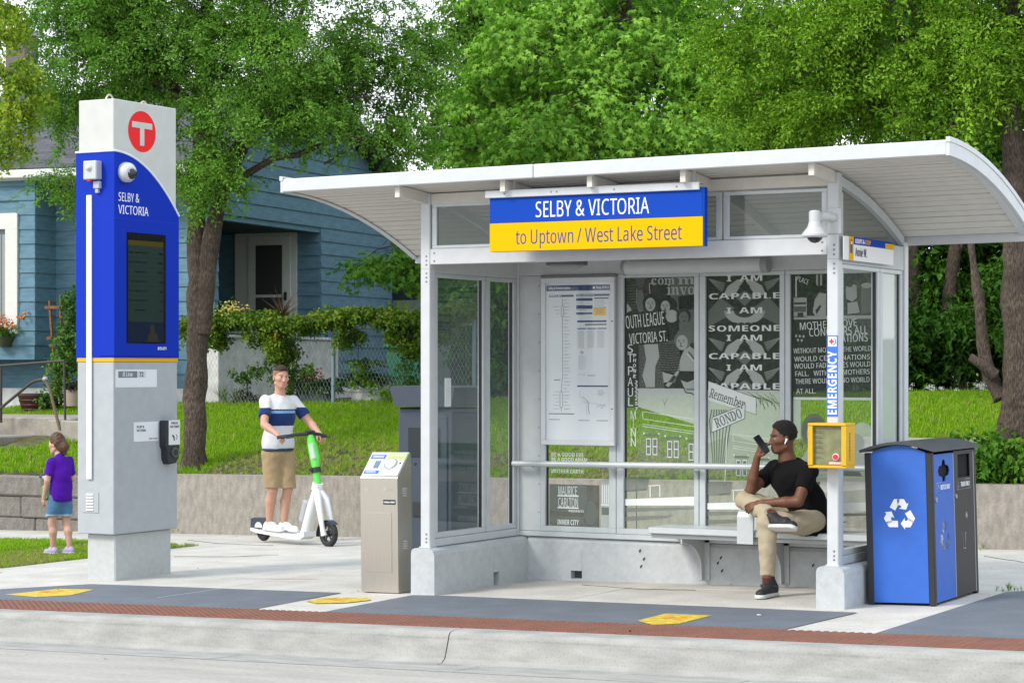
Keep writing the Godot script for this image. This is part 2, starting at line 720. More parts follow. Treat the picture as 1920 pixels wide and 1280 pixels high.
func build_ground():
	var conc := noise_tex("conc", 0.03, 0.90, 1.0, 512, 6)
	var stain := noise_tex("stain", 0.008, 0.86, 1.0, 512, 4)
	var pave := noise_tex("pave", 0.006, 0.88, 1.0, 1024, 6)
	var grain := noise_tex("grain", 0.25, 0.0, 1.0, 256, 2)
	var walk_mat := M(lin(0.60, 0.575, 0.525), 0.9, {"tex": pave, "scale": 0.28, "tex2": spots_tex(), "scale2": 0.55, "bump": grain, "bump_scale": 0.1})
	var road_mat := M(lin(0.46, 0.435, 0.39), 0.92, {"tex": pave, "scale": Vector3(0.12, 0.3, 0.5), "tex2": conc, "scale2": 1.1, "bump": grain, "bump_scale": 0.15})
	var curb_mat := M(lin(0.41, 0.405, 0.375), 0.88, {"tex": noise_tex("curb", 0.01, 0.80, 1.0, 1024, 6), "scale": Vector3(0.22, 0.9, 0.6), "tex2": spots_tex(), "scale2": 0.9, "bump": grain, "bump_scale": 0.12})
	var soil := M(lin(0.26, 0.27, 0.07), 1.0, {"tex": noise_tex("soil", 0.02, 0.45, 1.0, 512, 5), "scale": 0.6, "tex2": noise_tex("soil2", 0.01, 0.5, 1.0, 256, 3), "scale2": 0.21})
	# road, one sheet to the horizon
	var mb := MB.new()
	for i in 24:
		var a := -60.0 + i * 5.0
		var b := a + 5.0
		var r := -0.205
		mb.quad(Vector3(a, ground(a) + r, 90), Vector3(b, ground(b) + r, 90), Vector3(b, ground(b) + r, 2.9), Vector3(a, ground(a) + r, 2.9))
	structure(obj("road", mb, road_mat))
	# gutter pan with its slope, then the kerb stones one by one
	mb = MB.new()
	for i in 16:
		var a := -14.0 + i * 2.0
		var b := a + 1.99
		mb.quad(Vector3(a, ground(a) - 0.203, 2.95), Vector3(b, ground(b) - 0.203, 2.95), Vector3(b, ground(b) - 0.222, 2.46), Vector3(a, ground(a) - 0.222, 2.46))
	structure(obj("gutter", mb, curb_mat))
	var kerb := structure(put(Node3D.new(), "kerb"))
	var joints := [-13.0, -5.8, 1.66, 9.1, 16.0]
	for i in joints.size() - 1:
		var k := MB.new()
		var a: float = joints[i] + 0.005
		var b: float = joints[i + 1] - 0.005
		k.xf = Transform3D(Basis(Vector3(1, TILT, 0), Vector3.UP, Vector3.BACK), Vector3(0, 0, 0))
		var prof := PackedVector2Array()       # (z, y)
		prof.append(Vector2(2.17, 0.0)); prof.append(Vector2(2.30, -0.002))
		for j in 6:
			var t := PI / 2 * j / 5.0
			prof.append(Vector2(2.325 + 0.055 * sin(t), -0.060 + 0.055 * cos(t)))
		prof.append(Vector2(2.43, -0.185)); prof.append(Vector2(2.47, -0.212)); prof.append(Vector2(2.52, -0.216)); prof.append(Vector2(2.52, -0.4)); prof.append(Vector2(2.17, -0.4))
		var rot := Transform3D(Basis(Vector3(0, 0, 1), Vector3.UP, Vector3(-1, 0, 0)), Vector3.ZERO)   # outline x becomes world z, sweep z becomes world -x
		k.xf = k.xf * rot
		k.prism(prof, -b, -a)
		obj("kerb_stone", k, curb_mat, kerb)
	mb = MB.new()
	for j in [1.66]:
		mb.xf = Transform3D(Basis.IDENTITY, Vector3(0, ground(j), 0))
		mb.box(Vector3(j, -0.13, 2.265), Vector3(0.02, 0.2, 0.18))
	obj("joint_filler", mb, M(lin(0.16, 0.11, 0.06), 1.0), kerb)
	# walkway slabs
	var walk := structure(put(Node3D.new(), "pavement"))
	mb = MB.new()
	sloped(mb, -14, 14, -6.2, 2.17, -0.012)
	obj("slab_bed", mb, M(lin(0.2, 0.19, 0.17), 1.0), walk)
	var xs := [-14.0, -11.0, -8.3, -5.52, -3.9, -2.0, -0.65, 1.4, 3.75, 5.4, 7.5, 10.5, 14.0]
	var zs := [-6.1, -4.42, -2.7, -1.15, 0.09, 1.55]
	for i in xs.size() - 1:
		for j in zs.size() - 1:
			if xs[i] < -5.6 and zs[j] > -4.5 and zs[j] < -1.2:
				continue
			var s := MB.new()
			var g := 0.004
			s.xf = Transform3D(Basis(Vector3(1, TILT, 0), Vector3.UP, Vector3.BACK), Vector3(0, rng.randf_range(-0.002, 0.001), 0))
			s.box(Vector3((xs[i] + xs[i + 1]) / 2, -0.05, (zs[j] + zs[j + 1]) / 2), Vector3(xs[i + 1] - xs[i] - g, 0.1, zs[j + 1] - zs[j] - g), 0.004)
			obj("paving_slab", s, walk_mat, walk)
	# cracks, and a scatter of fallen leaves and grit
	for q in [[Vector2(-6.2, -5.1), Vector2(-5.6, -4.75), Vector2(-5.05, -4.6), Vector2(-4.6, -4.62)], [Vector2(-4.75, -2.9), Vector2(-4.1, -3.05), Vector2(-3.7, -3.5)], [Vector2(0.9, -1.2), Vector2(1.6, -0.95), Vector2(2.1, -1.05)], [Vector2(3.2, -5.2), Vector2(3.9, -4.4), Vector2(4.9, -4.0)]]:
		var cr := MB.new()
		var pts := []
		for k in q.size() - 1:
			for j in 6:
				var w: Vector2 = (q[k] as Vector2).lerp(q[k + 1], j / 6.0) + Vector2(rng.randf_range(-0.02, 0.02), rng.randf_range(-0.02, 0.02))
				pts.append(Vector3(w.x, ground(w.x) + 0.0005, w.y))
		cr.tube(pts, 0.0035, 4)
		obj("crack", cr, M(lin(0.13, 0.12, 0.105), 1.0), walk)
	var lit := MB.new()
	lit.use_c = true
	for i in 260:
		var lx := rng.randf_range(-6.0, 6.0)
		var lz := -6.0 + absf(rng.randfn()) * 0.35 if i % 3 > 0 else rng.randf_range(-4.0, 3.2)
		if lz > 2.1 and lz < 2.6:
			continue
		var ly := ground(lx) + (0.011 if lz < 2.2 else -0.202)
		var ls := rng.randf_range(0.006, 0.022)
		lit.tint = [Color(0.16, 0.13, 0.05), Color(0.10, 0.14, 0.03), Color(0.22, 0.17, 0.09), Color(0.12, 0.10, 0.08)][i % 4]
		lit.xf = Transform3D(Basis.from_euler(Vector3(rng.randf_range(-0.3, 0.3), rng.randf() * TAU, rng.randf_range(-0.3, 0.3))), Vector3(lx, ly, lz))
		lit.tri(Vector3(-ls * 0.4, 0, 0), Vector3(0, 0, ls), Vector3(ls * 0.4, 0, 0))
		lit.tri(Vector3(-ls * 0.4, 0, 0), Vector3(ls * 0.4, 0, 0), Vector3(0, 0, -ls))
	obj("leaf_litter", lit, M(Color.WHITE, 0.9, {"vc": true}), walk, "stuff")
	# grey painted waiting areas
	var paint := M(lin(0.155, 0.175, 0.205), 0.75, {"tex": pave, "scale": 0.35, "tex2": conc, "scale2": 1.2})
	mb = MB.new()
	outline_sheet(mb, [Vector2(-3.4, 0.085), Vector2(-1.93, 0.095), Vector2(-0.70, 0.12), Vector2(-0.58, 1.555), Vector2(-3.9, 1.555), Vector2(-3.85, 0.75)], 0.004)
	outline_sheet(mb, [Vector2(0.06, 1.555), Vector2(-0.01, 0.11), Vector2(0.25, 0.075), Vector2(3.92, 0.29), Vector2(3.84, 1.555)], 0.004)
	outline_sheet(mb, [Vector2(4.50, 1.555), Vector2(4.47, -1.6), Vector2(4.6, -1.75), Vector2(7.5, -1.7), Vector2(7.5, 1.555)], 0.004)
	structure(obj("painted_waiting_area", mb, paint, self))
	mb = MB.new()
	outline_sheet(mb, [Vector2(-1.945, 1.03), Vector2(-1.93, 0.1), Vector2(-1.915, 0.1), Vector2(-1.93, 1.03)], 0.007)
	structure(obj("pale_painted_line", mb, M(lin(0.5, 0.52, 0.52), 0.8), self))
	mb = MB.new()
	outline_sheet(mb, [Vector2(-2.45, -0.80), Vector2(-1.66, -0.98), Vector2(-1.66, -0.962), Vector2(-2.45, -0.785)], 0.004)
	outline_sheet(mb, [Vector2(-2.1, -0.60), Vector2(-1.6, -0.72), Vector2(-1.6, -0.71), Vector2(-2.1, -0.592)], 0.004)
	structure(obj("red_survey_line", mb, M(lin(0.5, 0.12, 0.12), 0.8), self))
	# red tactile strip, plate by plate
	var red := M(lin(0.24, 0.098, 0.062), 0.8, {"tex": conc, "scale": 1.5, "tex2": stain, "scale2": 0.7})
	var strip := structure(put(Node3D.new(), "tactile_strip"))
	var dome := MB.new()
	for i in 10:
		for j in 10:
			dome.xf = Transform3D(Basis.IDENTITY, Vector3(-0.275 + i * 0.061, 0.0, -0.275 + j * 0.061))
			dome.lathe([Vector2(0.0235, 0.0), Vector2(0.0165, 0.0055), Vector2(0.0, 0.006)], 8)
	var dome_mesh := dome.mesh()
	var plate := MB.new()
	plate.box(Vector3(0, -0.02, 0), Vector3(0.606, 0.04, 0.606), 0.002)
	var plate_mesh := plate.mesh()
	for i in 24:
		var x := -6.6 + i * 0.61
		var o := obj("tactile_plate", plate_mesh, red, strip)
		o.position = Vector3(x, ground(x) + 0.004, 1.861)
		o.rotation.z = TILT
		obj("raised_dots", dome_mesh, red, o, "stuff")
	# yellow floor stickers
	var yel := M(lin(0.80, 0.58, 0.05), 0.7, {"tex": noise_tex("worn", 0.02, 0.7, 1.0, 256, 5), "scale": 2.2})
	var lab := ["worn yellow pavement sticker in front of the blue transit pylon", "worn yellow pavement sticker beside the steel ticket validator", "yellow arrow-shaped pavement sticker in front of the seated man"]
	var spots := [[Vector2(-3.42, 1.20), Vector2(-3.34, 0.60), Vector2(-2.98, 0.56), Vector2(-2.82, 1.06), Vector2(-3.0, 1.30)],
		[Vector2(-0.56, 0.86), Vector2(-0.58, 0.55), Vector2(-0.24, 0.44), Vector2(-0.09, 0.62), Vector2(-0.16, 0.90), Vector2(-0.36, 1.02)],
		[Vector2(2.64, 1.36), Vector2(2.62, 0.83), Vector2(3.0, 0.86), Vector2(3.01, 1.45), Vector2(2.86, 1.58)]]
	for i in 3:
		mb = MB.new()
		outline_sheet(mb, spots[i], 0.007)
		var st := obj("floor_sticker", mb, yel)
		tag(st, lab[i], "floor sticker", "yellow floor stickers")
		var tb := MB.new()
		var cx: float = (spots[i][0].x + spots[i][2].x) / 2 + 0.05
		var cz: float = (spots[i][0].y + spots[i][2].y) / 2
		var at := Transform3D(Basis(Vector3(0, 0, 1), Vector3(1, 0, 0), Vector3(0, 1, 0)), Vector3(cx, ground(cx) + 0.0085, cz))
		tb.text("BOARD", 0.085, at, true, 1, 0.8)
		at.origin.x -= 0.10
		tb.text("HERE", 0.075, at, true, 1, 0.8)
		obj("lettering", tb, M(lin(0.62, 0.30, 0.03), 0.7), st)
	# bank and lawn behind the wall, running back under the trees
	mb = MB.new()
	var nx := 70
	var nz := 40
	for i in nx:
		for j in nz:
			var x0 := -34.0 + i * 0.8
			var x1 := x0 + 0.8
			var z0 := -6.2 - 0.02 * j - 0.022 * j * j
			var z1 := -6.2 - 0.02 * (j + 1) - 0.022 * (j + 1) * (j + 1)
			if j > 36:
				z0 -= (j - 36) * 20.0
				z1 -= (j - 35) * 20.0
			elif j == 36:
				z1 -= 20.0
			mb.quad(Vector3(x0, lawn(x0, z0), z0), Vector3(x1, lawn(x1, z0), z0), Vector3(x1, lawn(x1, z1), z1), Vector3(x0, lawn(x0, z1), z1))
	structure(obj("lawn", mb, soil))
	mb = MB.new()
	outline_sheet(mb, [Vector2(-14, -1.16), Vector2(-14, -4.42), Vector2(-5.55, -4.42), Vector2(-5.52, -1.16)], -0.006)
	structure(obj("verge", mb, soil))
	grass()
	# concrete garden walk with its step, left
	var gw := structure(put(Node3D.new(), "garden_walk"))
	var old := M(lin(0.40, 0.365, 0.315), 0.95, {"tex": conc, "scale": 1.1, "tex2": stain, "scale2": 0.8})
	mb = MB.new()
	mb.box(Vector3(-13.1, 0.93, -9.2), Vector3(4.9, 0.5, 1.5), 0.02)
	obj("walk_slab", mb, old, gw)
	mb = MB.new()
	mb.box(Vector3(-13.2, 0.72, -8.0), Vector3(3.6, 0.42, 0.9), 0.02)
	obj("step", mb, old, gw)
	mb = MB.new()
	mb.xf = Transform3D(Basis(Vector3.UP, -0.5), Vector3(-10.75, 0.98, -8.3))
	mb.box(Vector3.ZERO, Vector3(1.9, 0.34, 0.14), 0.02)
	obj("side_kerb", mb, old, gw)


func grass():
	# blades: a tuft mesh of seven leaning blades, set out by the ten thousand
	var tuft := MB.new()
	var r := RandomNumberGenerator.new()
	r.seed = 3
	for i in 7:
		var a := TAU * i / 7.0 + r.randf() * 0.6
		var d := Vector3(cos(a), 0, sin(a))
		var s := d.cross(Vector3.UP) * 0.0035
		var b := d * r.randf_range(0.0, 0.03)
		var hgt := r.randf_range(0.6, 1.0) * 0.075
		var lean := r.randf_range(0.2, 0.9) * 0.05
		var m := b + d * lean * 0.35 + Vector3.UP * hgt * 0.6
		var t := b + d * lean + Vector3.UP * hgt
		tuft.quad(b - s, b + s, m + s * 0.8, m - s * 0.8)
		tuft.tri(m - s * 0.8, m + s * 0.8, t)
	var mesh := tuft.mesh()
	var mat := M(Color.WHITE, 0.75, {"vc": true, "back": Color(0.5, 0.6, 0.08), "spec": 0.15})
	var patch := FastNoiseLite.new()
	patch.seed = 5
	patch.frequency = 0.55
	var beds := [["lawn_grass", -14.2, 7.0, -11.6, -6.27, 72000, 1.0], ["verge_grass", -9.8, -5.54, -4.40, -1.18, 21000, 0.75]]
	for b in beds:
		var mm := MultiMesh.new()
		mm.transform_format = MultiMesh.TRANSFORM_3D
		mm.use_colors = true
		mm.mesh = mesh
		var ts := []
		var cs := []
		for i in int(b[5]):
			var x := r.randf_range(b[1], b[2])
			var z := r.randf_range(b[3], b[4])
			if b[0] == "lawn_grass":
				if x > 0.9 and z > -7.6:
					continue
				if x < -10.2 and z > -9.95 and z < -7.5 and x < -10.6 + (z + 7.5) * 0.3:
					continue
			var dry := patch.get_noise_2d(x * 1.3, z * 1.6)
			var bank := clampf((z + 8.6) / 1.6, 0.0, 1.0) if x > -7.0 and x < 0.9 else 0.0
			if dry < -0.1 * (1.0 - bank) - 0.02 and bank > 0.05 and r.randf() < 0.45 * bank + 0.1:
				continue
			var s := r.randf_range(0.7, 1.35) * float(b[6]) * (1.0 - 0.35 * bank)
			ts.append(Transform3D(Basis(Vector3.UP, r.randf() * TAU).scaled(Vector3(s, s * r.randf_range(0.8, 1.25), s)), Vector3(x, (lawn(x, z) if z < -6.0 else ground(x)) - 0.006, z)))
			var g := r.randf()
			var col := Color(0.17, 0.34, 0.018).lerp(Color(0.31, 0.50, 0.03), g)
			if r.randf() < 0.07 + 0.6 * bank * clampf(0.75 - dry * 2.0, 0.0, 1.0):
				col = Color(0.46, 0.40, 0.17).lerp(Color(0.26, 0.30, 0.07), r.randf())
			cs.append(col)
		mm.instance_count = ts.size()
		for i in ts.size():
			mm.set_instance_transform(i, ts[i])
			mm.set_instance_color(i, cs[i])
		var o := MultiMeshInstance3D.new()
		o.multimesh = mm
		o.material_override = mat
		put(o, b[0])
		tag(o, "bright green grass on the bank behind the retaining wall" if b[0] == "lawn_grass" else "short green grass of the verge where the girl walks", "grass")
		o.set_meta("kind", "stuff")


func build_walls():
	var conc := noise_tex("conc", 0.03, 0.90, 1.0, 512, 6)
	var drip := noise_tex("drip", 0.010, 0.80, 1.0, 1024, 6)
	var old := M(lin(0.42, 0.385, 0.335), 0.95, {"tex": drip, "scale": Vector3(1.1, 0.42, 1.1), "tex2": conc, "scale2": 1.6, "bump": noise_tex("rough", 0.06, 0.0, 1.0, 512, 4), "bump_scale": 0.35})
	var dirty := M(lin(0.27, 0.25, 0.22), 0.97, {"tex": drip, "scale": Vector3(0.9, 0.5, 0.9), "tex2": conc, "scale2": 1.3, "bump": noise_tex("rough", 0.06, 0.0, 1.0, 512, 4), "bump_scale": 0.9})
	var wall := thing("retaining_wall", "long weathered grey concrete retaining wall holding up the lawn", "wall")
	var cuts := [-7.25, -4.36, -0.9, 2.1, 5.0, 9.0]
	for i in cuts.size() - 1:
		var mb := MB.new()
		var a: float = cuts[i]
		var b: float = cuts[i + 1] - 0.012
		var p := PackedVector2Array([Vector2(a, -0.5), Vector2(b, -0.5), Vector2(b, wall_top(b) - 0.02), Vector2(b - 0.015, wall_top(b)), Vector2(a + 0.015, wall_top(a)), Vector2(a, wall_top(a) - 0.02)])
		mb.prism(p, -6.3, -6.05)
		obj("wall_section", mb, old, wall)
	# the corner where the wall turns up to the steps
	var mb := MB.new()
	var path := []
	for j in 7:
		var t := PI / 2 * j / 6.0
		path.append(Vector2(-7.26 - 0.32 * sin(t), -6.06 - 0.3 * (1.0 - cos(t)) * 0.4))
	for j in 6:
		var a: Vector2 = path[j]
		var b: Vector2 = path[j + 1]
		var ha := wall_top(a.x) - 0.005
		mb.quad(Vector3(b.x, -0.5, b.y), Vector3(a.x, -0.5, a.y), Vector3(a.x, ha, a.y), Vector3(b.x, ha, b.y))
		mb.quad(Vector3(b.x, ha, b.y), Vector3(a.x, ha, a.y), Vector3(a.x, ha, -6.4), Vector3(b.x, ha, -6.4))
	obj("rounded_corner", mb, old, wall)
	mb = MB.new()
	for k in 3:
		var y := 0.0
		var pts := []
		var x := -4.362
		for j in 9:
			pts.append(Vector3(x + rng.randf_range(-0.012, 0.012), -0.09 + j * 0.083, -6.046))
		if k == 0:
			mb.tube(pts, [0.004, 0.008, 0.012, 0.007, 0.014, 0.01, 0.006, 0.012, 0.008], 4)
		y += 1
	obj("crack", mb, M(lin(0.04, 0.035, 0.03), 1.0), wall)
	# the older block wall to the left, stone by stone
	var blocks := thing("block_wall", "dark weathered wall of large concrete blocks behind the girl", "wall")
	for row in 3:
		var x := -14.0 - row * 0.37
		while x < -7.62:
			var w := rng.randf_range(0.72, 0.86)
			var e := minf(x + w, -7.60)
			if e - x < 0.1:
				break
			var y0 := -0.30 + row * 0.272
			var y1 := y0 + 0.266
			var s := MB.new()
			var zj := rng.randf_range(-0.015, 0.012)
			if row == 2:
				s.span(Vector3(x + 0.005, y0, -6.50), Vector3(e - 0.005, y1 + 0.02 * (e + 9), -6.05 + zj), 0.025)
			else:
				s.span(Vector3(x + 0.005, y0, -6.42), Vector3(e - 0.005, y1, -6.08 + zj), 0.018)
			obj("stone_block", s, dirty, blocks)
			x = e
	mb = MB.new()
	mb.span(Vector3(-14.2, -0.4, -6.5), Vector3(-7.5, 0.45, -6.16))
	obj("mortar", mb, M(lin(0.05, 0.045, 0.04), 1.0), blocks)
	# low wall beyond the planting bed, right
	var low := thing("low_garden_wall", "low concrete garden wall edging the lawn behind the bins", "wall")
	for i in 3:
		var s := MB.new()
		s.span(Vector3(0.95 + i * 1.35, 0.6, -7.62), Vector3(0.95 + (i + 1) * 1.35 - 0.01, 1.115 + i * 0.01, -7.42), 0.015)
		obj("wall_section", s, old, low)


func arc(z: float) -> float:                        # underside of the bowed roof
	return 3.372 - 0.098 * (0.55 - z) * (0.55 - z)


func arc_strip(mb: MB, x0: float, x1: float, top: float, bot: float, z0: float, z1: float, k := 16):
	var p := PackedVector2Array()
	for i in k + 1:
		var z := lerpf(z0, z1, float(i) / k)
		p.append(Vector2(z, arc(z) + top))
	for i in k + 1:
		var z := lerpf(z1, z0, float(i) / k)
		p.append(Vector2(z, arc(z) + bot))
	var save := mb.xf
	mb.xf = save * Transform3D(Basis(Vector3(0, 0, 1), Vector3.UP, Vector3(-1, 0, 0)), Vector3.ZERO)
	for i in k:                                     # quads one by one keep the long strips clean
		var a := p[i]
		var b := p[i + 1]
		var d := p[2 * k + 1 - i]
		var e := p[2 * k - i]
		mb.quad(Vector3(a.x, a.y, -x0), Vector3(b.x, b.y, -x0), Vector3(b.x, b.y, -x1), Vector3(a.x, a.y, -x1)) if z1 < z0 else null
		mb.quad(Vector3(e.x, e.y, -x0), Vector3(d.x, d.y, -x0), Vector3(d.x, d.y, -x1), Vector3(e.x, e.y, -x1)) if z1 < z0 else null
		mb.quad(Vector3(a.x, a.y, -x0), Vector3(d.x, d.y, -x0), Vector3(e.x, e.y, -x0), Vector3(b.x, b.y, -x0))
		mb.quad(Vector3(a.x, a.y, -x1), Vector3(b.x, b.y, -x1), Vector3(e.x, e.y, -x1), Vector3(d.x, d.y, -x1))
	var f := p[0]
	var g := p[2 * k + 1]
	mb.quad(Vector3(f.x, f.y, -x0), Vector3(f.x, f.y, -x1), Vector3(g.x, g.y, -x1), Vector3(g.x, g.y, -x0))
	f = p[k]
	g = p[k + 1]
	mb.quad(Vector3(f.x, f.y, -x1), Vector3(f.x, f.y, -x0), Vector3(g.x, g.y, -x0), Vector3(g.x, g.y, -x1))
	mb.xf = save


func bolt(mb: MB, p: Vector3, out := Vector3.BACK, r := 0.009):
	var save := mb.xf
	mb.xf = save * Transform3D(basis_y(out), p)
	mb.lathe([Vector2(r, 0), Vector2(r * 0.9, 0.004), Vector2(0, 0.006)], 8)
	mb.xf = save


var shelter: Node3D
var panes := []


func build_shelter():
	shelter = thing("bus_shelter", "white metal bus shelter with bowed roof and glass walls", "bus shelter")
	var s := shelter
	var soffit := M(lin(0.68, 0.655, 0.60), 0.6, {"tex": noise_tex("clean", 0.015, 0.955, 1.0, 512, 4), "scale": 0.9})
	var panel := M(lin(0.53, 0.56, 0.565), 0.5, {"tex": noise_tex("clean", 0.015, 0.955, 1.0, 512, 4), "scale": 0.9})
	var bolt_mat := M(lin(0.25, 0.26, 0.27), 0.4, {"metal": 0.5})
	# concrete base: two end walls and a back wall with rounded tops and drain openings
	var bw := MB.new()
	var prof := PackedVector2Array([Vector2(-0.05, -0.25), Vector2(0.178, -0.25), Vector2(0.174, 0.335), Vector2(0.160, 0.368), Vector2(0.13, 0.385), Vector2(-0.02, 0.385), Vector2(-0.043, 0.372), Vector2(-0.05, 0.345)])
	for seg in [[0.07, -0.93, -0.25], [-1.03, -1.70, -0.25]]:
		bw.prism(prof, seg[1], seg[0])
	var up := PackedVector2Array()
	for q in prof:
		up.append(Vector2(q.x, maxf(q.y, 0.115)))
	bw.prism(up, -1.03, -0.93)
	bw.xf = Transform3D(Basis.IDENTITY, Vector3(3.56, 0.0, 0))
	bw.prism(prof, -1.70, 0.07)
	bw.xf = Transform3D(Basis(Vector3(0, 0, 1), Vector3.UP, Vector3(-1, 0, 0)), Vector3.ZERO)
	var bp := PackedVector2Array([Vector2(-1.76, -0.25), Vector2(-1.556, -0.25), Vector2(-1.564, 0.35), Vector2(-1.578, 0.378), Vector2(-1.60, 0.39), Vector2(-1.76, 0.39)])
	bw.prism(bp, -0.60, -0.17)
	bw.prism(bp, -3.57, -0.71)
	var bup := PackedVector2Array()
	for q in bp:
		bup.append(Vector2(q.x, maxf(q.y, 0.10)))
	bw.prism(bup, -0.71, -0.60)
	var lowp := PackedVector2Array([Vector2(-1.76, -0.25), Vector2(-1.56, -0.25), Vector2(-1.56, 0.03), Vector2(-1.76, 0.03)])
	bw.prism(lowp, -0.71, -0.60)
	obj("base_wall", bw, CONC, s)
	var dm := MB.new()
	dm.span(Vector3(0.0, -0.1, -1.04), Vector3(0.10, 0.13, -0.92))
	dm.span(Vector3(0.59, -0.1, -1.75), Vector3(0.72, 0.12, -1.64))
	obj("drain_opening", dm, M(lin(0.10, 0.10, 0.095), 1.0), s)
	var ch := MB.new()
	for q in [Vector2(1.27, 0.30), Vector2(1.31, 0.23), Vector2(1.285, 0.165), Vector2(2.03, 0.27), Vector2(2.0, 0.225), Vector2(2.04, 0.16), Vector2(2.86, 0.24), Vector2(2.93, 0.19)]:
		var pts := []
		for j in 3:
			pts.append(Vector3(q.x + (j - 1) * 0.008 + rng.randf_range(-0.004, 0.004), q.y + (j - 1) * 0.014, -1.557))
		ch.tube(pts, [0.003, 0.008, 0.002], 5)
	obj("chipped_spots", ch, M(lin(0.05, 0.05, 0.05), 1.0), s)
	# posts
	for p in [Vector3(0.045, 3.32, -0.045), Vector3(3.615, 3.35, -0.045), Vector3(0.045, 2.88, -1.58), Vector3(3.615, 2.90, -1.58)]:
		var mb := MB.new()
		mb.span(Vector3(p.x - 0.045, 0.386, p.z - 0.045), Vector3(p.x + 0.045, p.y, p.z + 0.045), 0.006)
		var o := obj("post", mb, WHITE_METAL, s)
		var bl := MB.new()
		mb = MB.new()
		if p.z > -1.0:
			for y in [2.80, 2.765, 2.73, 2.66, 2.625, 2.59, 0.50, 0.465, 0.435]:
				bolt(bl, Vector3(p.x + 0.012, y, p.z + 0.045))
			mb.span(Vector3(p.x - 0.0455, 2.695, p.z - 0.0455), Vector3(p.x + 0.0455, 2.698, p.z + 0.0455))
			obj("splice_seam", mb, M(lin(0.3, 0.31, 0.32), 0.6), o)
			var foot := MB.new()
			foot.span(Vector3(p.x - 0.055, 0.384, p.z - 0.055), Vector3(p.x + 0.055, 0.396, p.z + 0.055), 0.003)
			obj("foot_plate", foot, ALU, o)
			obj("bolts", bl, bolt_mat, o)
	# front beam, transom window and header
	var fb := MB.new()
	fb.span(Vector3(0.09, 2.73, -0.085), Vector3(3.57, 2.86, -0.004), 0.004)
	var beam := obj("front_beam", fb, WHITE_METAL, s)
	var bl2 := MB.new()
	for x in [0.13, 3.53]:
		for y in [2.76, 2.825]:
			bolt(bl2, Vector3(x, y, -0.004))
	obj("bolts", bl2, bolt_mat, beam)
	var hd := MB.new()
	hd.xf = Transform3D(Basis(Vector3(1, 0.007, 0), Vector3.UP, Vector3.BACK), Vector3(0, -0.01, 0))
	hd.span(Vector3(0.09, 3.235, -0.07), Vector3(3.57, 3.325, -0.02), 0.003)
	obj("transom_header", hd, soffit, s)
	var frames := [[0.10, 0.93], [0.95, 2.70], [2.72, 3.565]]
	for f in frames:
		var mb := MB.new()
		var a: float = f[0]
		var b: float = f[1]
		mb.span(Vector3(a, 2.862, -0.06), Vector3(b, 2.888, -0.018), 0.003)
		mb.span(Vector3(a, 3.205, -0.06), Vector3(b, 3.232, -0.018), 0.003)
		mb.span(Vector3(a, 2.888, -0.06), Vector3(a + 0.045, 3.205, -0.018), 0.003)
		mb.span(Vector3(b - 0.045, 2.888, -0.06), Vector3(b, 3.205, -0.018), 0.003)
		var o := obj("transom_frame", mb, ALU, s)
		var g := MB.new()
		g.quad(Vector3(a + 0.045, 2.888, -0.035), Vector3(b - 0.045, 2.888, -0.035), Vector3(b - 0.045, 3.205, -0.035), Vector3(a + 0.045, 3.205, -0.035))
		obj("pane", g, M(Color(0.27, 0.34, 0.31), 0.03, {"alpha": 0.55}), o)
	# side walls: sill, header, mullion, frames and panes, and the arched light above
	for side in 2:
		var x := 0.045 if side == 0 else 3.615
		var name_x := -1.0 if side == 0 else 1.0
		var mb := MB.new()
		mb.span(Vector3(x - 0.035, 2.665, -1.535), Vector3(x + 0.035, 2.86, -0.09), 0.003)
		obj("side_header", mb, panel, s)
		mb = MB.new()
		mb.span(Vector3(x - 0.04, 0.39, -1.535), Vector3(x + 0.04, 0.455, -0.09), 0.004)
		obj("side_sill", mb, ALU, s)
		for f in [[-0.095, -0.98], [-0.99, -1.53]]:
			var z0: float = f[0]
			var z1: float = f[1]
			var fr := MB.new()
			fr.span(Vector3(x - 0.028, 0.457, z1), Vector3(x + 0.028, 0.50, z0), 0.003)
			fr.span(Vector3(x - 0.028, 2.63, z1), Vector3(x + 0.028, 2.663, z0), 0.003)
			fr.span(Vector3(x - 0.028, 0.50, z0 - 0.065), Vector3(x + 0.028, 2.63, z0), 0.003)
			fr.span(Vector3(x - 0.028, 0.50, z1), Vector3(x + 0.028, 2.63, z1 + 0.05), 0.003)
			var o := obj("window_frame", fr, ALU, s)
			var gk := MB.new()
			gk.span(Vector3(x - 0.012, 0.501, z1 + 0.051), Vector3(x + 0.012, 2.629, z1 + 0.062))
			obj("gasket", gk, BLACK, o)
			var g := MB.new()
			g.quad(Vector3(x, 0.50, z0 - 0.065), Vector3(x, 0.50, z1 + 0.05), Vector3(x, 2.63, z1 + 0.05), Vector3(x, 2.63, z0 - 0.065))
			obj("pane", g, M(Color(0.16, 0.30, 0.29), 0.02, {"alpha": 0.30, "spec": 0.5}) if side == 0 else (M(Color(0.4, 0.5, 0.45), 0.02, {"alpha": 0.05, "spec": 0.15}) if z0 > -0.5 else M(Color(0.78, 0.83, 0.80), 0.03, {"alpha": 0.55})), o)
		mb = MB.new()
		arc_strip(mb, x - 0.04, x + 0.04, -0.012, -0.085, -0.092, -1.535)
		var ar := obj("arched_frame", mb, ALU, s)
		var g := MB.new()
		var zs := []
		for i in 13:
			zs.append(lerpf(-0.13, -1.50, i / 12.0))
		for i in 12:
			g.quad(Vector3(x, 2.86, zs[i]), Vector3(x, 2.86, zs[i + 1]), Vector3(x, maxf(2.861, arc(zs[i + 1]) - 0.085), zs[i + 1]), Vector3(x, maxf(2.861, arc(zs[i]) - 0.085), zs[i]))
		obj("pane", g, M(Color(0.27, 0.32, 0.29), 0.03, {"alpha": 0.6}), ar)
		mb = MB.new()
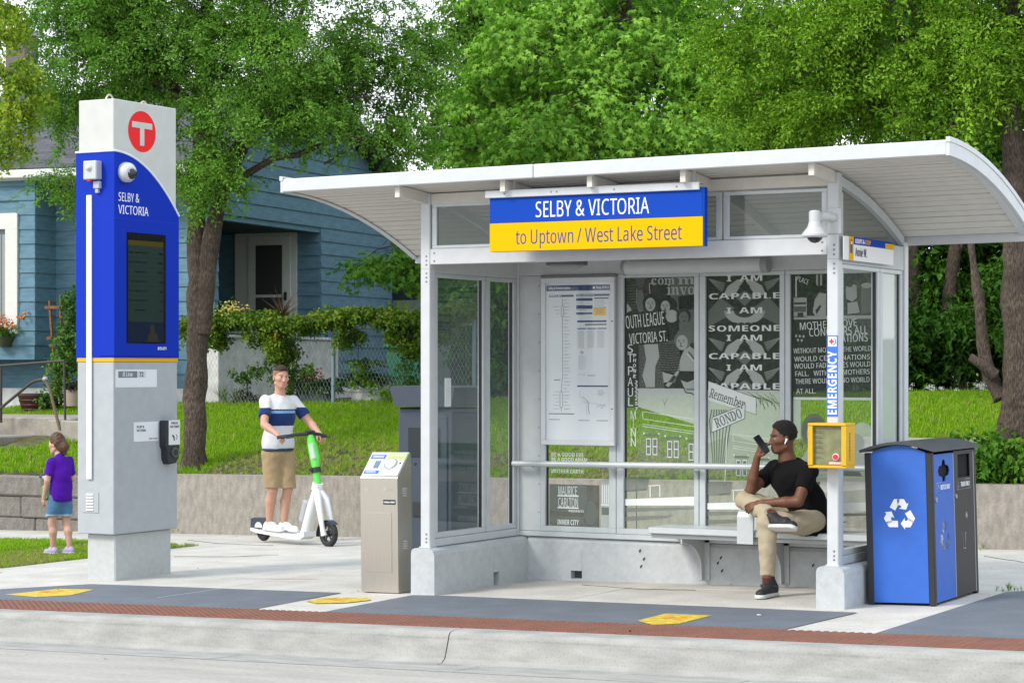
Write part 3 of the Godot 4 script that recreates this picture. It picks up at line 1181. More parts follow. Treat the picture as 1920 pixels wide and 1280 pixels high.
		mb.span(Vector3(x - 0.04, 2.861, -0.125), Vector3(x + 0.04, 3.20, -0.091), 0.003)
		obj("arch_stile", mb, ALU, s)
	var hp := MB.new()
	hp.span(Vector3(0.078, 1.55, -0.36), Vector3(0.086, 1.79, -0.26), 0.003)
	obj("door_plate", hp, M(lin(0.62, 0.68, 0.66), 0.5), s)
	# back wall
	var mb := MB.new()
	mb.span(Vector3(0.09, 2.69, -1.625), Vector3(3.57, 2.90, -1.545), 0.003)
	obj("back_header", mb, panel, s)
	mb = MB.new()
	mb.span(Vector3(0.09, 0.391, -1.625), Vector3(3.57, 0.435, -1.545), 0.004)
	obj("back_sill", mb, ALU, s)
	mb = MB.new()
	mb.span(Vector3(0.09, 0.437, -1.61), Vector3(0.30, 2.688, -1.56), 0.003)
	var cp := obj("column_panel", mb, panel, s)
	var cb := MB.new()
	for i in 9:
		bolt(cb, Vector3(0.285, 0.6 + i * 0.25, -1.559), Vector3.BACK, 0.006)
	obj("bolts", cb, bolt_mat, cp)
	var px := [[0.30, 1.04], [1.045, 1.825], [1.83, 2.605], [2.61, 3.57]]
	for i in 4:
		var a: float = px[i][0]
		var b: float = px[i][1]
		var l := [0.045, 0.068, 0.055, 0.045][i] as float
		var r := [0.068, 0.045, 0.045, 0.205][i] as float
		var fr := MB.new()
		fr.span(Vector3(a, 0.437, -1.62), Vector3(b, 0.485, -1.56), 0.003)
		fr.span(Vector3(a, 2.655, -1.62), Vector3(b, 2.688, -1.56), 0.003)
		fr.span(Vector3(a, 0.485, -1.62), Vector3(a + l, 2.655, -1.56), 0.003)
		fr.span(Vector3(b - r, 0.485, -1.62), Vector3(b, 2.655, -1.56), 0.003)
		var o := obj("window_frame", fr, ALU, s)
		var gk := MB.new()
		gk.span(Vector3(a + l + 0.0005, 0.486, -1.612), Vector3(a + l + 0.010, 2.654, -1.588))
		obj("gasket", gk, BLACK, o)
		var g := MB.new()
		g.quad(Vector3(a + l, 0.485, -1.60), Vector3(b - r, 0.485, -1.60), Vector3(b - r, 2.655, -1.60), Vector3(a + l, 2.655, -1.60))
		obj("pane", g, GLASS, o)
		panes.append([o, a + l + 0.010, b - r, 0.485, 2.655])
	# leaning rail
	mb = MB.new()
	mb.tube([Vector3(0.075, 1.03, -1.46), Vector3(3.585, 1.06, -1.46)], 0.026, 12)
	var rail := obj("leaning_rail", mb, ALU, s)
	for x in [0.28, 1.03, 1.82, 2.61, 3.4]:
		var br := MB.new()
		var p := PackedVector2Array([Vector2(-1.56, 0.92), Vector2(-1.56, 1.005), Vector2(-1.44, 1.005), Vector2(-1.50, 0.985), Vector2(-1.535, 0.95)])
		br.xf = Transform3D(Basis(Vector3(0, 0, 1), Vector3.UP, Vector3(-1, 0, 0)), Vector3.ZERO)
		br.prism(p, -x - 0.006, -x + 0.006)
		obj("bracket", br, ALU, rail)
	# roof
	var shear := Transform3D(Basis(Vector3(1, 0.009, 0), Vector3.UP, Vector3.BACK), Vector3(0, -0.0165, 0))
	var n := 19
	for i in n:
		var pl := MB.new()
		pl.xf = shear
		var z0 := lerpf(0.455, -1.60, float(i) / n)
		var z1 := lerpf(0.455, -1.60, float(i + 1) / n) + (0.026 if i % 4 == 3 else 0.016)
		arc_strip(pl, -1.01, 4.63, 0.016, rng.randf_range(0.0, 0.0015), z0, z1, 2)
		obj("soffit_plank", pl, soffit, s)
	mb = MB.new()
	mb.xf = shear
	arc_strip(mb, -1.0, 4.62, 0.022, 0.0165, 0.455, -1.60, 16)
	obj("soffit_backing", mb, M(lin(0.09, 0.085, 0.08), 0.9), s)
	mb = MB.new()
	mb.xf = shear
	arc_strip(mb, -1.03, 4.65, 0.10, 0.024, 0.46, -1.61, 16)
	var roof := obj("roof_sheet", mb, WHITE_METAL, s)
	mb = MB.new()
	mb.xf = shear
	mb.span(Vector3(-1.04, 3.362, 0.462), Vector3(1.325, 3.472, 0.50), 0.008)
	mb.span(Vector3(1.328, 3.362, 0.462), Vector3(4.66, 3.472, 0.50), 0.008)
	obj("front_fascia", mb, WHITE_METAL, s)
	for e in [[-1.06, -1.035, -1.005], [4.655, 4.68, 4.585]]:
		mb = MB.new()
		mb.xf = shear
		arc_strip(mb, e[0], e[1], 0.105, -0.012, 0.498, -1.63)
		arc_strip(mb, minf(e[2], e[0] + 0.003), maxf(e[2], e[0] - 0.003), -0.003, -0.012, 0.46, -1.61)
		arc_strip(mb, e[0] - 0.006 if e[0] < 0 else e[0], e[1] if e[0] < 0 else e[1] + 0.006, 0.122, 0.085, 0.505, -1.635)
		obj("end_fascia", mb, WHITE_METAL, s)
	mb = MB.new()
	mb.xf = shear
	mb.span(Vector3(-1.03, 2.885 - 0.03, -1.66), Vector3(4.65, 2.885 + 0.11, -1.615), 0.004)
	obj("rear_fascia", mb, WHITE_METAL, s)
	for x in [0.045, 1.02, 1.79, 2.58, 3.615]:
		mb = MB.new()
		mb.xf = shear
		arc_strip(mb, x - 0.022, x + 0.022, -0.004, -0.095, 0.44, -0.004 if x < 0.5 or x > 3.0 else -1.58)
		obj("rafter", mb, soffit, s)
	# fixtures under the roof
	var tube := thing("strip_heater", "long white tubular housing along the top of the back wall", "heater", Vector3(1.85, 2.735, -1.44))
	mb = MB.new()
	mb.tube([Vector3(-0.655, 0, 0), Vector3(0.61, 0, 0)], 0.062, 20)
	obj("tube", mb, WHITE_METAL, tube)
	mb = MB.new()
	mb.tube([Vector3(0.605, 0.0, 0), Vector3(0.665, 0, 0)], [0.068, 0.066], 20)
	mb.tube([Vector3(-0.68, 0.0, 0), Vector3(-0.652, 0, 0)], [0.066, 0.068], 20)
	obj("end_cap", mb, M(lin(0.28, 0.29, 0.30), 0.5), tube)
	mb = MB.new()
	mb.span(Vector3(-0.66, -0.03, -0.10), Vector3(0.64, 0.085, -0.05), 0.004)
	obj("mounting_channel", mb, M(lin(0.3, 0.31, 0.32), 0.5), tube)
	var lamp := thing("ceiling_lamp", "round domed ceiling lamp half hidden by the front beam", "lamp", Vector3(0.98, 2.735, -0.75))
	mb = MB.new()
	mb.lathe([Vector2(0.0, -0.045), Vector2(0.07, -0.04), Vector2(0.13, -0.02), Vector2(0.155, 0.0)], 24)
	obj("lens", mb, M(lin(0.22, 0.24, 0.23), 0.3), lamp)
	mb = MB.new()
	mb.lathe([Vector2(0.155, -0.005), Vector2(0.175, 0.0), Vector2(0.175, 0.05), Vector2(0.05, 0.06), Vector2(0.03, 0.48), Vector2(0.0, 0.48)], 24)
	obj("housing", mb, M(lin(0.12, 0.125, 0.13), 0.5), lamp)


func build_bench():
	var b := thing("bench", "aluminium bench along the back wall with curved brackets", "bench", Vector3(2.5, 0.0, -1.25))
	for i in 2:
		var mb := MB.new()
		var z := 0.10 + 0.005 - i * 0.21
		mb.span(Vector3(-0.91, 0.492, z - 0.095), Vector3(1.02, 0.545, z + 0.105), 0.008)
		obj("seat_plank", mb, ALU, b)
	var fl := MB.new()
	fl.span(Vector3(-0.90, 0.455, -0.30), Vector3(1.0, 0.488, 0.17), 0.004)
	obj("seat_frame", fl, M(lin(0.4, 0.42, 0.42), 0.5, {"metal": 0.2}), b)
	for x in [-0.62, 0.10, 0.86]:
		var mb := MB.new()
		var p := PackedVector2Array([Vector2(-0.30, 0.08), Vector2(-0.235, 0.08)])
		for j in 8:
			var t := PI / 2 * j / 7.0
			p.append(Vector2(0.17 - 0.40 * cos(t), 0.18 + 0.235 * sin(t)))
		p.append(Vector2(0.17, 0.453)); p.append(Vector2(-0.30, 0.453))
		mb.xf = Transform3D(Basis(Vector3(0, 0, 1), Vector3.UP, Vector3(-1, 0, 0)), Vector3(x, 0, 0))
		mb.prism(p, -0.006, 0.006)
		mb.xf = Transform3D(Basis.IDENTITY, Vector3(x, 0, 0))
		mb.span(Vector3(-0.05, 0.08, -0.305), Vector3(0.05, 0.45, -0.295))
		for y in [0.13, 0.22]:
			bolt(mb, Vector3(0.03, y, -0.295))
		obj("bracket", mb, M(lin(0.5, 0.52, 0.52), 0.5, {"metal": 0.2}), b)
	var ar := MB.new()
	var sec := [Vector2(0.24, 0.44), Vector2(0.24, 0.66), Vector2(0.215, 0.70), Vector2(0.18, 0.715), Vector2(-0.12, 0.715), Vector2(-0.15, 0.69), Vector2(-0.15, 0.55), Vector2(-0.135, 0.55), Vector2(-0.135, 0.68), Vector2(-0.115, 0.70), Vector2(0.175, 0.70), Vector2(0.20, 0.69), Vector2(0.222, 0.655), Vector2(0.222, 0.44)]
	ar.xf = Transform3D(Basis(Vector3(0, 0, 1), Vector3.UP, Vector3(-1, 0, 0)), Vector3(-0.02, 0, 0))
	ar.prism(PackedVector2Array(sec), -0.07, 0.07)
	obj("armrest", ar, ALU, b)


func lap(mb: MB, a: Vector3, b: Vector3, out: Vector3, h: float):     # one lapped board from a to b (lower edge), facing out
	var up := Vector3.UP * h
	var o1 := out * 0.026
	var o2 := out * 0.008
	mb.quad(a + o1, b + o1, b + up + o2, a + up + o2)
	mb.quad(a, b, b + o1, a + o1)
	mb.quad(b, b + up, b + up + o2, b + o1)
	mb.quad(a + up, a, a + o1, a + up + o2)
	mb.quad(a + up + o2, b + up + o2, b + up, a + up)


func build_house():
	var fine := noise_tex("fine", 0.09, 0.86, 1.0, 512, 3)
	var blot := noise_tex("blot", 0.012, 0.8, 1.0, 512, 5)
	var blue := M(lin(0.165, 0.325, 0.425), 0.8, {"tex": blot, "scale": Vector3(0.5, 2.0, 0.5), "tex2": fine, "scale2": 2.0})
	var white := M(lin(0.82, 0.83, 0.80), 0.7, {"tex": blot, "scale": 0.7})
	var trim := M(lin(0.70, 0.71, 0.66), 0.6, {"tex": noise_tex("clean", 0.015, 0.955, 1.0, 512, 4), "scale": 0.8})
	var shingle_mats := []
	for k in 4:
		var g := 0.065 + 0.012 * k
		shingle_mats.append(M(lin(g, g * 1.02, g * 1.12), 0.95, {"tex": fine, "scale": 5.0}))
	var house := thing("blue_house", "blue house with lapped siding, grey shingle roof and a side porch", "house", Vector3(-10.97, 0, -12.08), deg_to_rad(8.5))
	var dark := M(lin(0.03, 0.04, 0.045), 0.9)
	# inner shell that the boards hang on
	var mb := MB.new()
	mb.span(Vector3(-9.0, 0.8, -0.16), Vector3(-0.005, 5.0, -0.005))
	mb.span(Vector3(-0.15, 0.8, -6.80), Vector3(-0.005, 4.95, -3.86))
	mb.span(Vector3(-0.15, 4.16, -3.86), Vector3(-0.005, 4.95, -0.16))
	mb.span(Vector3(-0.15, 0.8, -3.86), Vector3(-0.005, 2.2, -0.16))
	mb.span(Vector3(-9.0, 0.8, -6.95), Vector3(-0.005, 5.0, -6.81))
	mb.span(Vector3(-9.14, 0.8, -6.95), Vector3(-9.0, 5.0, -0.0))
	var tri_p := PackedVector2Array([Vector2(0.0, 4.95), Vector2(-6.81, 4.95), Vector2(-3.4, 6.55)])
	mb.xf = Transform3D(Basis(Vector3(0, 0, 1), Vector3.UP, Vector3(-1, 0, 0)), Vector3.ZERO)
	mb.prism(tri_p, 0.005, 0.12)
	obj("wall", mb, blue, house)
	# siding board by board
	var h := 0.225
	var y := 1.55
	while y < 6.4:
		var s0 := maxf(0.0, -0.55 + (y + h - 5.0) / 0.415) if y + h > 5.0 else 0.0
		var s1 := 6.83 - maxf(0.0, (y + h - 5.2) / 0.40) if y + h > 5.2 else 6.83
		var parts := [[s0, s1]]
		if y + h * 0.5 > 2.3 and y + h * 0.5 < 4.15:
			parts = [[0.0, 0.13], [3.85, 6.83]]
		elif y < 2.3:
			parts = [[4.30, 6.83]]
		for p in parts:
			if p[1] - p[0] < 0.1:
				continue
			mb = MB.new()
			lap(mb, Vector3(0, y, -p[0]), Vector3(0, y, -p[1]), Vector3.RIGHT, h)
			obj("siding_board", mb, blue, house)
		if y < 4.85:
			mb = MB.new()
			lap(mb, Vector3(-9.0, y, 0), Vector3(0.02, y, 0), Vector3.BACK, h)
			obj("siding_board", mb, blue, house)
		if y > 2.1 and y < 4.75:
			for q in ([[-7.0, -5.25], [-3.08, -2.78]] if y > 2.3 and y < 4.3 else [[-7.0, -2.78]]):
				mb = MB.new()
				lap(mb, Vector3(q[0], y, 0.6), Vector3(q[1], y, 0.6), Vector3.BACK, h)
				obj("bay_siding_board", mb, blue, house)
			mb = MB.new()
			lap(mb, Vector3(-2.80, y, 0.62), Vector3(-2.80, y, 0.0), Vector3.RIGHT, h)
			obj("bay_siding_board", mb, blue, house)
		y += h
	mb = MB.new()
	mb.span(Vector3(-7.0, 2.0, -0.1), Vector3(-2.805, 4.9, 0.595))
	obj("bay_shell", mb, blue, house)
	# foundations
	mb = MB.new()
	mb.span(Vector3(-9.0, 0.6, -0.2), Vector3(0.02, 1.55, 0.035))
	mb.span(Vector3(-0.2, 0.6, -6.83), Vector3(0.03, 1.55, -4.29))
	obj("foundation", mb, white, house)
	mb = MB.new()
	mb.span(Vector3(-0.2, 0.6, -4.28), Vector3(0.14, 2.33, 0.10), 0.01)
	mb.span(Vector3(-0.22, 2.331, -4.30), Vector3(0.17, 2.38, 0.12), 0.01)
	obj("porch_wall", mb, white, house)
	# porch inside
	mb = MB.new()
	mb.span(Vector3(-2.6, 2.1, -3.84), Vector3(-0.16, 2.2, -0.17))
	obj("porch_floor", mb, M(lin(0.12, 0.12, 0.12), 0.9), house)
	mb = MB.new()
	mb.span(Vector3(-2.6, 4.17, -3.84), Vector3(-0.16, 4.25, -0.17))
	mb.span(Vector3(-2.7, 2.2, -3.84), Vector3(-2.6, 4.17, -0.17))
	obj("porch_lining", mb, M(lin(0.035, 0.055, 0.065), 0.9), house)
	y = 2.2
	while y < 4.15:
		mb = MB.new()
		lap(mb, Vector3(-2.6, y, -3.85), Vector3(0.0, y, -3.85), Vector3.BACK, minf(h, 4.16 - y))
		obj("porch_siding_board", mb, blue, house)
		y += h
	mb = MB.new()
	mb.span(Vector3(-2.6, 2.0, -4.0), Vector3(-0.01, 4.2, -3.852))
	obj("porch_back", mb, blue, house)
	mb = MB.new()
	mb.span(Vector3(-1.58, 2.2, -3.835), Vector3(-0.42, 4.30, -3.78))
	var frame := obj("door_frame", mb, trim, house)
	mb = MB.new()
	mb.span(Vector3(-1.32, 2.2, -3.779), Vector3(-0.52, 4.12, -3.755), 0.004)
	var door := obj("door", mb, trim, house)
	for w in [[3.12, 3.96], [2.30, 3.07]]:
		mb = MB.new()
		mb.span(Vector3(-1.17, w[0], -3.7545), Vector3(-0.67, w[1], -3.75))
		obj("screen", mb, M(lin(0.055, 0.06, 0.055), 0.35), door)
	mb = MB.new()
	mb.span(Vector3(-0.62, 3.02, -3.754), Vector3(-0.58, 3.16, -3.72), 0.004)
	obj("handle", mb, DARK, door)
	# bay window
	mb = MB.new()
	mb.span(Vector3(-5.25, 4.03, 0.60), Vector3(-3.08, 4.28, 0.655), 0.004)
	mb.span(Vector3(-5.25, 2.40, 0.60), Vector3(-3.08, 2.56, 0.67), 0.004)
	mb.span(Vector3(-3.30, 2.56, 0.60), Vector3(-3.08, 4.03, 0.655), 0.004)
	mb.span(Vector3(-5.25, 2.56, 0.60), Vector3(-5.03, 4.03, 0.655), 0.004)
	var win := obj("window", mb, trim, house)
	mb = MB.new()
	mb.span(Vector3(-5.03, 2.56, 0.60), Vector3(-3.30, 4.03, 0.605))
	obj("blind_back", mb, M(lin(0.12, 0.14, 0.14), 0.8), win)
	for i in 18:
		mb = MB.new()
		mb.xf = Transform3D(Basis(Vector3.UP, 0.5), Vector3(-5.0 + i * 0.098, 3.27, 0.618))
		mb.box(Vector3.ZERO, Vector3(0.07, 1.36, 0.003))
		obj("blind_slat", mb, M(lin(0.5, 0.54, 0.53), 0.7) if i == 0 else win.get_child(1).material_override, win)
	mb = MB.new()
	mb.quad(Vector3(-5.03, 2.56, 0.645), Vector3(-3.30, 2.56, 0.645), Vector3(-3.30, 4.03, 0.645), Vector3(-5.03, 4.03, 0.645))
	obj("pane", mb, M(Color(0.3, 0.36, 0.36), 0.03, {"alpha": 0.2}), win)
	# roof: two slopes, rakes, gutter, chimney
	var e0 := Vector3(0, 4.93, 0.72)
	var slope := Vector3(0, 1.70, -4.12)
	mb = MB.new()
	var lf := Vector3(-9.5, 0, 0)
	var rt := Vector3(0.38, 0, 0)
	var th := Vector3(0, -0.1, 0)
	mb.quad(e0 + lf, e0 + rt, e0 + slope + rt, e0 + slope + lf)
	mb.quad(e0 + rt + th, e0 + lf + th, e0 + slope + lf + th, e0 + slope + rt + th)
	var back := Vector3(0, -1.70, -4.12)
	var rg := e0 + slope
	mb.quad(rg + lf, rg + rt, rg + back + rt, rg + back + lf)
	mb.quad(rg + rt + th, rg + lf + th, rg + back + lf + th, rg + back + rt + th)
	obj("roof", mb, shingle_mats[1], house)
	var sh := MB.new()
	sh.span(Vector3(-0.147, -0.004, -0.145), Vector3(0.147, 0.022, 0.0))
	var sh_mesh := sh.mesh()
	var sd := slope.normalized()
	var roof_b := Basis(Vector3.RIGHT, sd.cross(Vector3.RIGHT) * -1.0, -sd)
	var roof := house.get_node("roof")
	var sn := Vector3.RIGHT.cross(sd)
	var n := 0
	for r in 31:
		for k in 9:
			var p := e0 + sd * (0.02 + r * 0.142) + Vector3(-4.55 + k * 0.3 + (r % 2) * 0.15, 0, 0) + sn * 0.009
			var o := obj("shingle", sh_mesh, shingle_mats[(r * 7 + k * 5 + (r * k) % 3) % 4], roof)
			o.transform = Transform3D(Basis(Vector3.RIGHT, sn, -sd).rotated(Vector3.RIGHT, 0.05), p)
	mb = MB.new()
	for r in 31:
		for seg in [[-9.5, -4.70], [-1.98, 0.38]]:
			mb.xf = Transform3D(Basis(Vector3.RIGHT, sn, -sd).rotated(Vector3.RIGHT, 0.05), e0 + sd * (0.02 + r * 0.142) + sn * 0.009)
			mb.span(Vector3(seg[0], -0.004, -0.145), Vector3(seg[1], 0.022, 0.0))
	obj("shingle_courses", mb, shingle_mats[1], roof, "stuff")
	for s in [[e0, slope], [rg, back]]:
		mb = MB.new()
		var a: Vector3 = s[0] + Vector3(0.37, -0.10, 0)
		var b: Vector3 = a + s[1]
		var d := Vector3(0, 0.13, 0)
		mb.quad(a, b, b + d, a + d)
		mb.quad(b - Vector3(0.04, 0, 0), a - Vector3(0.04, 0, 0), a + d - Vector3(0.04, 0, 0), b + d - Vector3(0.04, 0, 0))
		mb.quad(a - Vector3(0.04, 0, 0), b - Vector3(0.04, 0, 0), b, a)
		obj("rake_board", mb, M(lin(0.20, 0.25, 0.23), 0.7), house)
	mb = MB.new()
	mb.span(Vector3(-9.5, 4.80, 0.70), Vector3(0.38, 4.935, 0.80), 0.02)
	mb.span(Vector3(-9.5, 4.78, 0.0), Vector3(0.36, 4.80, 0.70))
	obj("gutter", mb, trim, house)
	mb = MB.new()
	mb.span(Vector3(-5.95, 6.2, -3.9), Vector3(-5.55, 7.75, -3.45), 0.01)
	var chim := obj("chimney", mb, M(lin(0.19, 0.155, 0.14), 0.95, {"tex": fine, "scale": 3.0}), house)
	mb = MB.new()
	mb.span(Vector3(-6.0, 7.75, -3.96), Vector3(-5.5, 7.86, -3.39), 0.01)
	obj("chimney_cap", mb, M(lin(0.4, 0.39, 0.37), 0.9), chim)
	# garage, right of the house
	var gar := thing("garage", "low pale garage with a light door behind the fence beside the blue house", "garage", Vector3(-10.97, 0, -12.08), deg_to_rad(8.5))
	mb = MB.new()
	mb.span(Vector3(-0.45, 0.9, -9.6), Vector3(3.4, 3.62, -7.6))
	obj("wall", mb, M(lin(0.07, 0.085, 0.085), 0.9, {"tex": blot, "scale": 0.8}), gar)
	mb = MB.new()
	mb.span(Vector3(-0.25, 1.2, -7.598), Vector3(0.88, 3.12, -7.55), 0.005)
	var gd := obj("door", mb, M(lin(0.36, 0.38, 0.36), 0.6), gar)
	for k in 3:
		mb = MB.new()
		mb.span(Vector3(-0.09, 1.35 + k * 0.58, -7.5495), Vector3(0.73, 1.80 + k * 0.58, -7.535), 0.006)
		obj("panel", mb, gd.material_override, gd)
	mb = MB.new()
	mb.span(Vector3(-0.17, 2.42, -7.5345), Vector3(-0.135, 2.58, -7.51), 0.004)
	obj("handle", mb, DARK, gd)
	mb = MB.new()
	mb.span(Vector3(-0.5, 3.63, -7.25), Vector3(3.6, 3.80, -7.15), 0.01)
	obj("fascia", mb, M(lin(0.30, 0.32, 0.31), 0.7), gar)
	mb = MB.new()
	for r in 14:
		mb.xf = Transform3D(Basis(Vector3.RIGHT, 0.42), Vector3(0, 3.80 + r * 0.060, -7.15 - r * 0.135))
		mb.span(Vector3(-0.55, 0.0, -0.16), Vector3(3.65, 0.012, 0.0))
	obj("roof", mb, shingle_mats[2], gar)
	# green bin against the garage
	var bin := thing("garden_bin", "green plastic wheeled bin behind the chain link fence", "bin", Vector3(-7.72, 1.42, -12.6), 0.3)
	mb = MB.new()
	mb.xf = Transform3D(Basis(Vector3(1, 0, 0), Vector3(-0.12, 1, 0), Vector3.BACK), Vector3.ZERO)
	mb.span(Vector3(-0.26, 0.06, -0.27), Vector3(0.26, 0.70, 0.27), 0.04)
	obj("body", mb, M(lin(0.02, 0.16, 0.095), 0.5), bin)
	mb = MB.new()
	mb.xf = Transform3D(Basis(Vector3.FORWARD, 0.12), Vector3(-0.09, 0.72, 0))
	mb.span(Vector3(-0.29, -0.02, -0.3), Vector3(0.29, 0.05, 0.3), 0.025)
	obj("lid", mb, M(lin(0.02, 0.19, 0.11), 0.45), bin)
	for z in [-0.2, 0.2]:
		mb = MB.new()
		mb.tube([Vector3(-0.2, 0.09, z - 0.03), Vector3(-0.2, 0.09, z + 0.03)], 0.09, 14)
		obj("wheel", mb, BLACK, bin)


# ------------------------------------------------------------------ printed films on the back glass
class Print:
	# lays out one pane's print; X and Y are the print's own coordinates, Y downwards
	var w := 1.0
	var h := 1.0
	var ox := 0.0
	var oy := 0.0
	var sx := 1.0
	var sy := 1.0
	var z := 0.0
	var layers := {}
	var n := 0

	func _init(pane: Array, x0: float, x1: float, y0: float, y1: float):
		sx = (pane[2] - pane[1]) / (x1 - x0)
		sy = (pane[4] - pane[3]) / (y1 - y0)
		ox = pane[1] - x0 * sx
		oy = pane[4] + y0 * sy
		z = -1.5985

	func layer(k: String) -> MB:
		if not layers.has(k):
			layers[k] = MB.new()
		return layers[k]

	func up():
		n += 1
		z += 0.0007

	func p(x: float, y: float) -> Vector2:
		return Vector2(ox + x * sx, oy - y * sy)

	func rect(k: String, x0: float, y0: float, x1: float, y1: float):
		var a := p(x0, y0)
		var b := p(x1, y1)
		layer(k).rect(a.x, a.y, b.x, b.y, z)

	func poly(k: String, pts: Array):
		var q := PackedVector2Array()
		for i in range(0, pts.size(), 2):
			q.append(p(pts[i], pts[i + 1]))
		layer(k).flat(q, z)

	func oval(k: String, x: float, y: float, rx: float, ry: float, a0 := 0.0, a1 := TAU):
		layer(k).disc(p(x, y), rx * sx, ry * sy, z, 22, a0, a1)

	func stroke(k: String, pts: Array, w0: float):
		var q := []
		for i in range(0, pts.size(), 2):
			q.append(p(pts[i], pts[i + 1]))
		layer(k).line(q, w0 * sx, z)

	func text(k: String, s: String, x: float, y: float, wid: float, hgt: float, tilt := 0.0, bold := false, family := "Droid Sans"):
		var q := p(x, y)
		var size: float = hgt * sy / 0.714
		var b := Basis(Vector3.BACK, tilt)
		layer(k).text(s, size, Transform3D(b, Vector3(q.x, q.y, z)), bold, 1, -wid * sx, family, 0.0006)


func face(pr: Print, x: float, y: float, r: float, skin: String, hair: String, turn := 0.0):
	pr.oval(hair, x, y - r * 0.15, r * 1.12, r * 1.15)
	pr.up()
	pr.oval(skin, x + turn * r * 0.15, y + r * 0.12, r * 0.74, r * 0.95)
	pr.up()
	for s in [-0.3, 0.3]:
		pr.oval("dark", x + (s + turn * 0.3) * r, y, r * 0.13, r * 0.06)
		pr.stroke("dark", [x + (s + turn * 0.3 - 0.18) * r, y - 0.18 * r, x + (s + turn * 0.3 + 0.16) * r, y - 0.2 * r], r * 0.06)
	pr.oval("mid", x + turn * 0.42 * r, y + r * 0.28, r * 0.1, r * 0.2)
	pr.oval("dark", x + turn * 0.35 * r, y + r * 0.58, r * 0.24, r * 0.07)
	pr.up()


func building(pr: Print, x0: float, y0: float, slope: float, x1: float):        # a corner building in line work
	for q in [[0, 3.5], [46, 3.5], [78, 3], [92, 3]]:
		pr.stroke("letter", [x0, y0 + q[0], x1, y0 + q[0] + (x1 - x0) * slope], q[1])
	pr.stroke("letter", [x0, y0, x0, y0 + 46], 4)
	var x := x0 + 22
	while x < x1 - 35:
		var y := y0 + 165 + (x - x0) * slope * 0.8
		pr.rect("haze", x - 5, y - 8, x + 76, y + 118)
		pr.up()
		for k in 2:
			pr.rect("letter", x + k * 42, y, x + 30 + k * 42, y + 105)
		pr.up()
		for k in 2:
			pr.rect("mid", x + 4 + k * 42, y + 6, x + 26 + k * 42, y + 48)
			pr.rect("mid", x + 4 + k * 42, y + 55, x + 26 + k * 42, y + 99)
		pr.rect("mid", x - 14, y - 26, x + 84, y - 12)
		pr.oval("letter", x - 14, y - 30, 5, 8)
		pr.oval("letter", x + 82, y - 28, 5, 8)
		x += 138


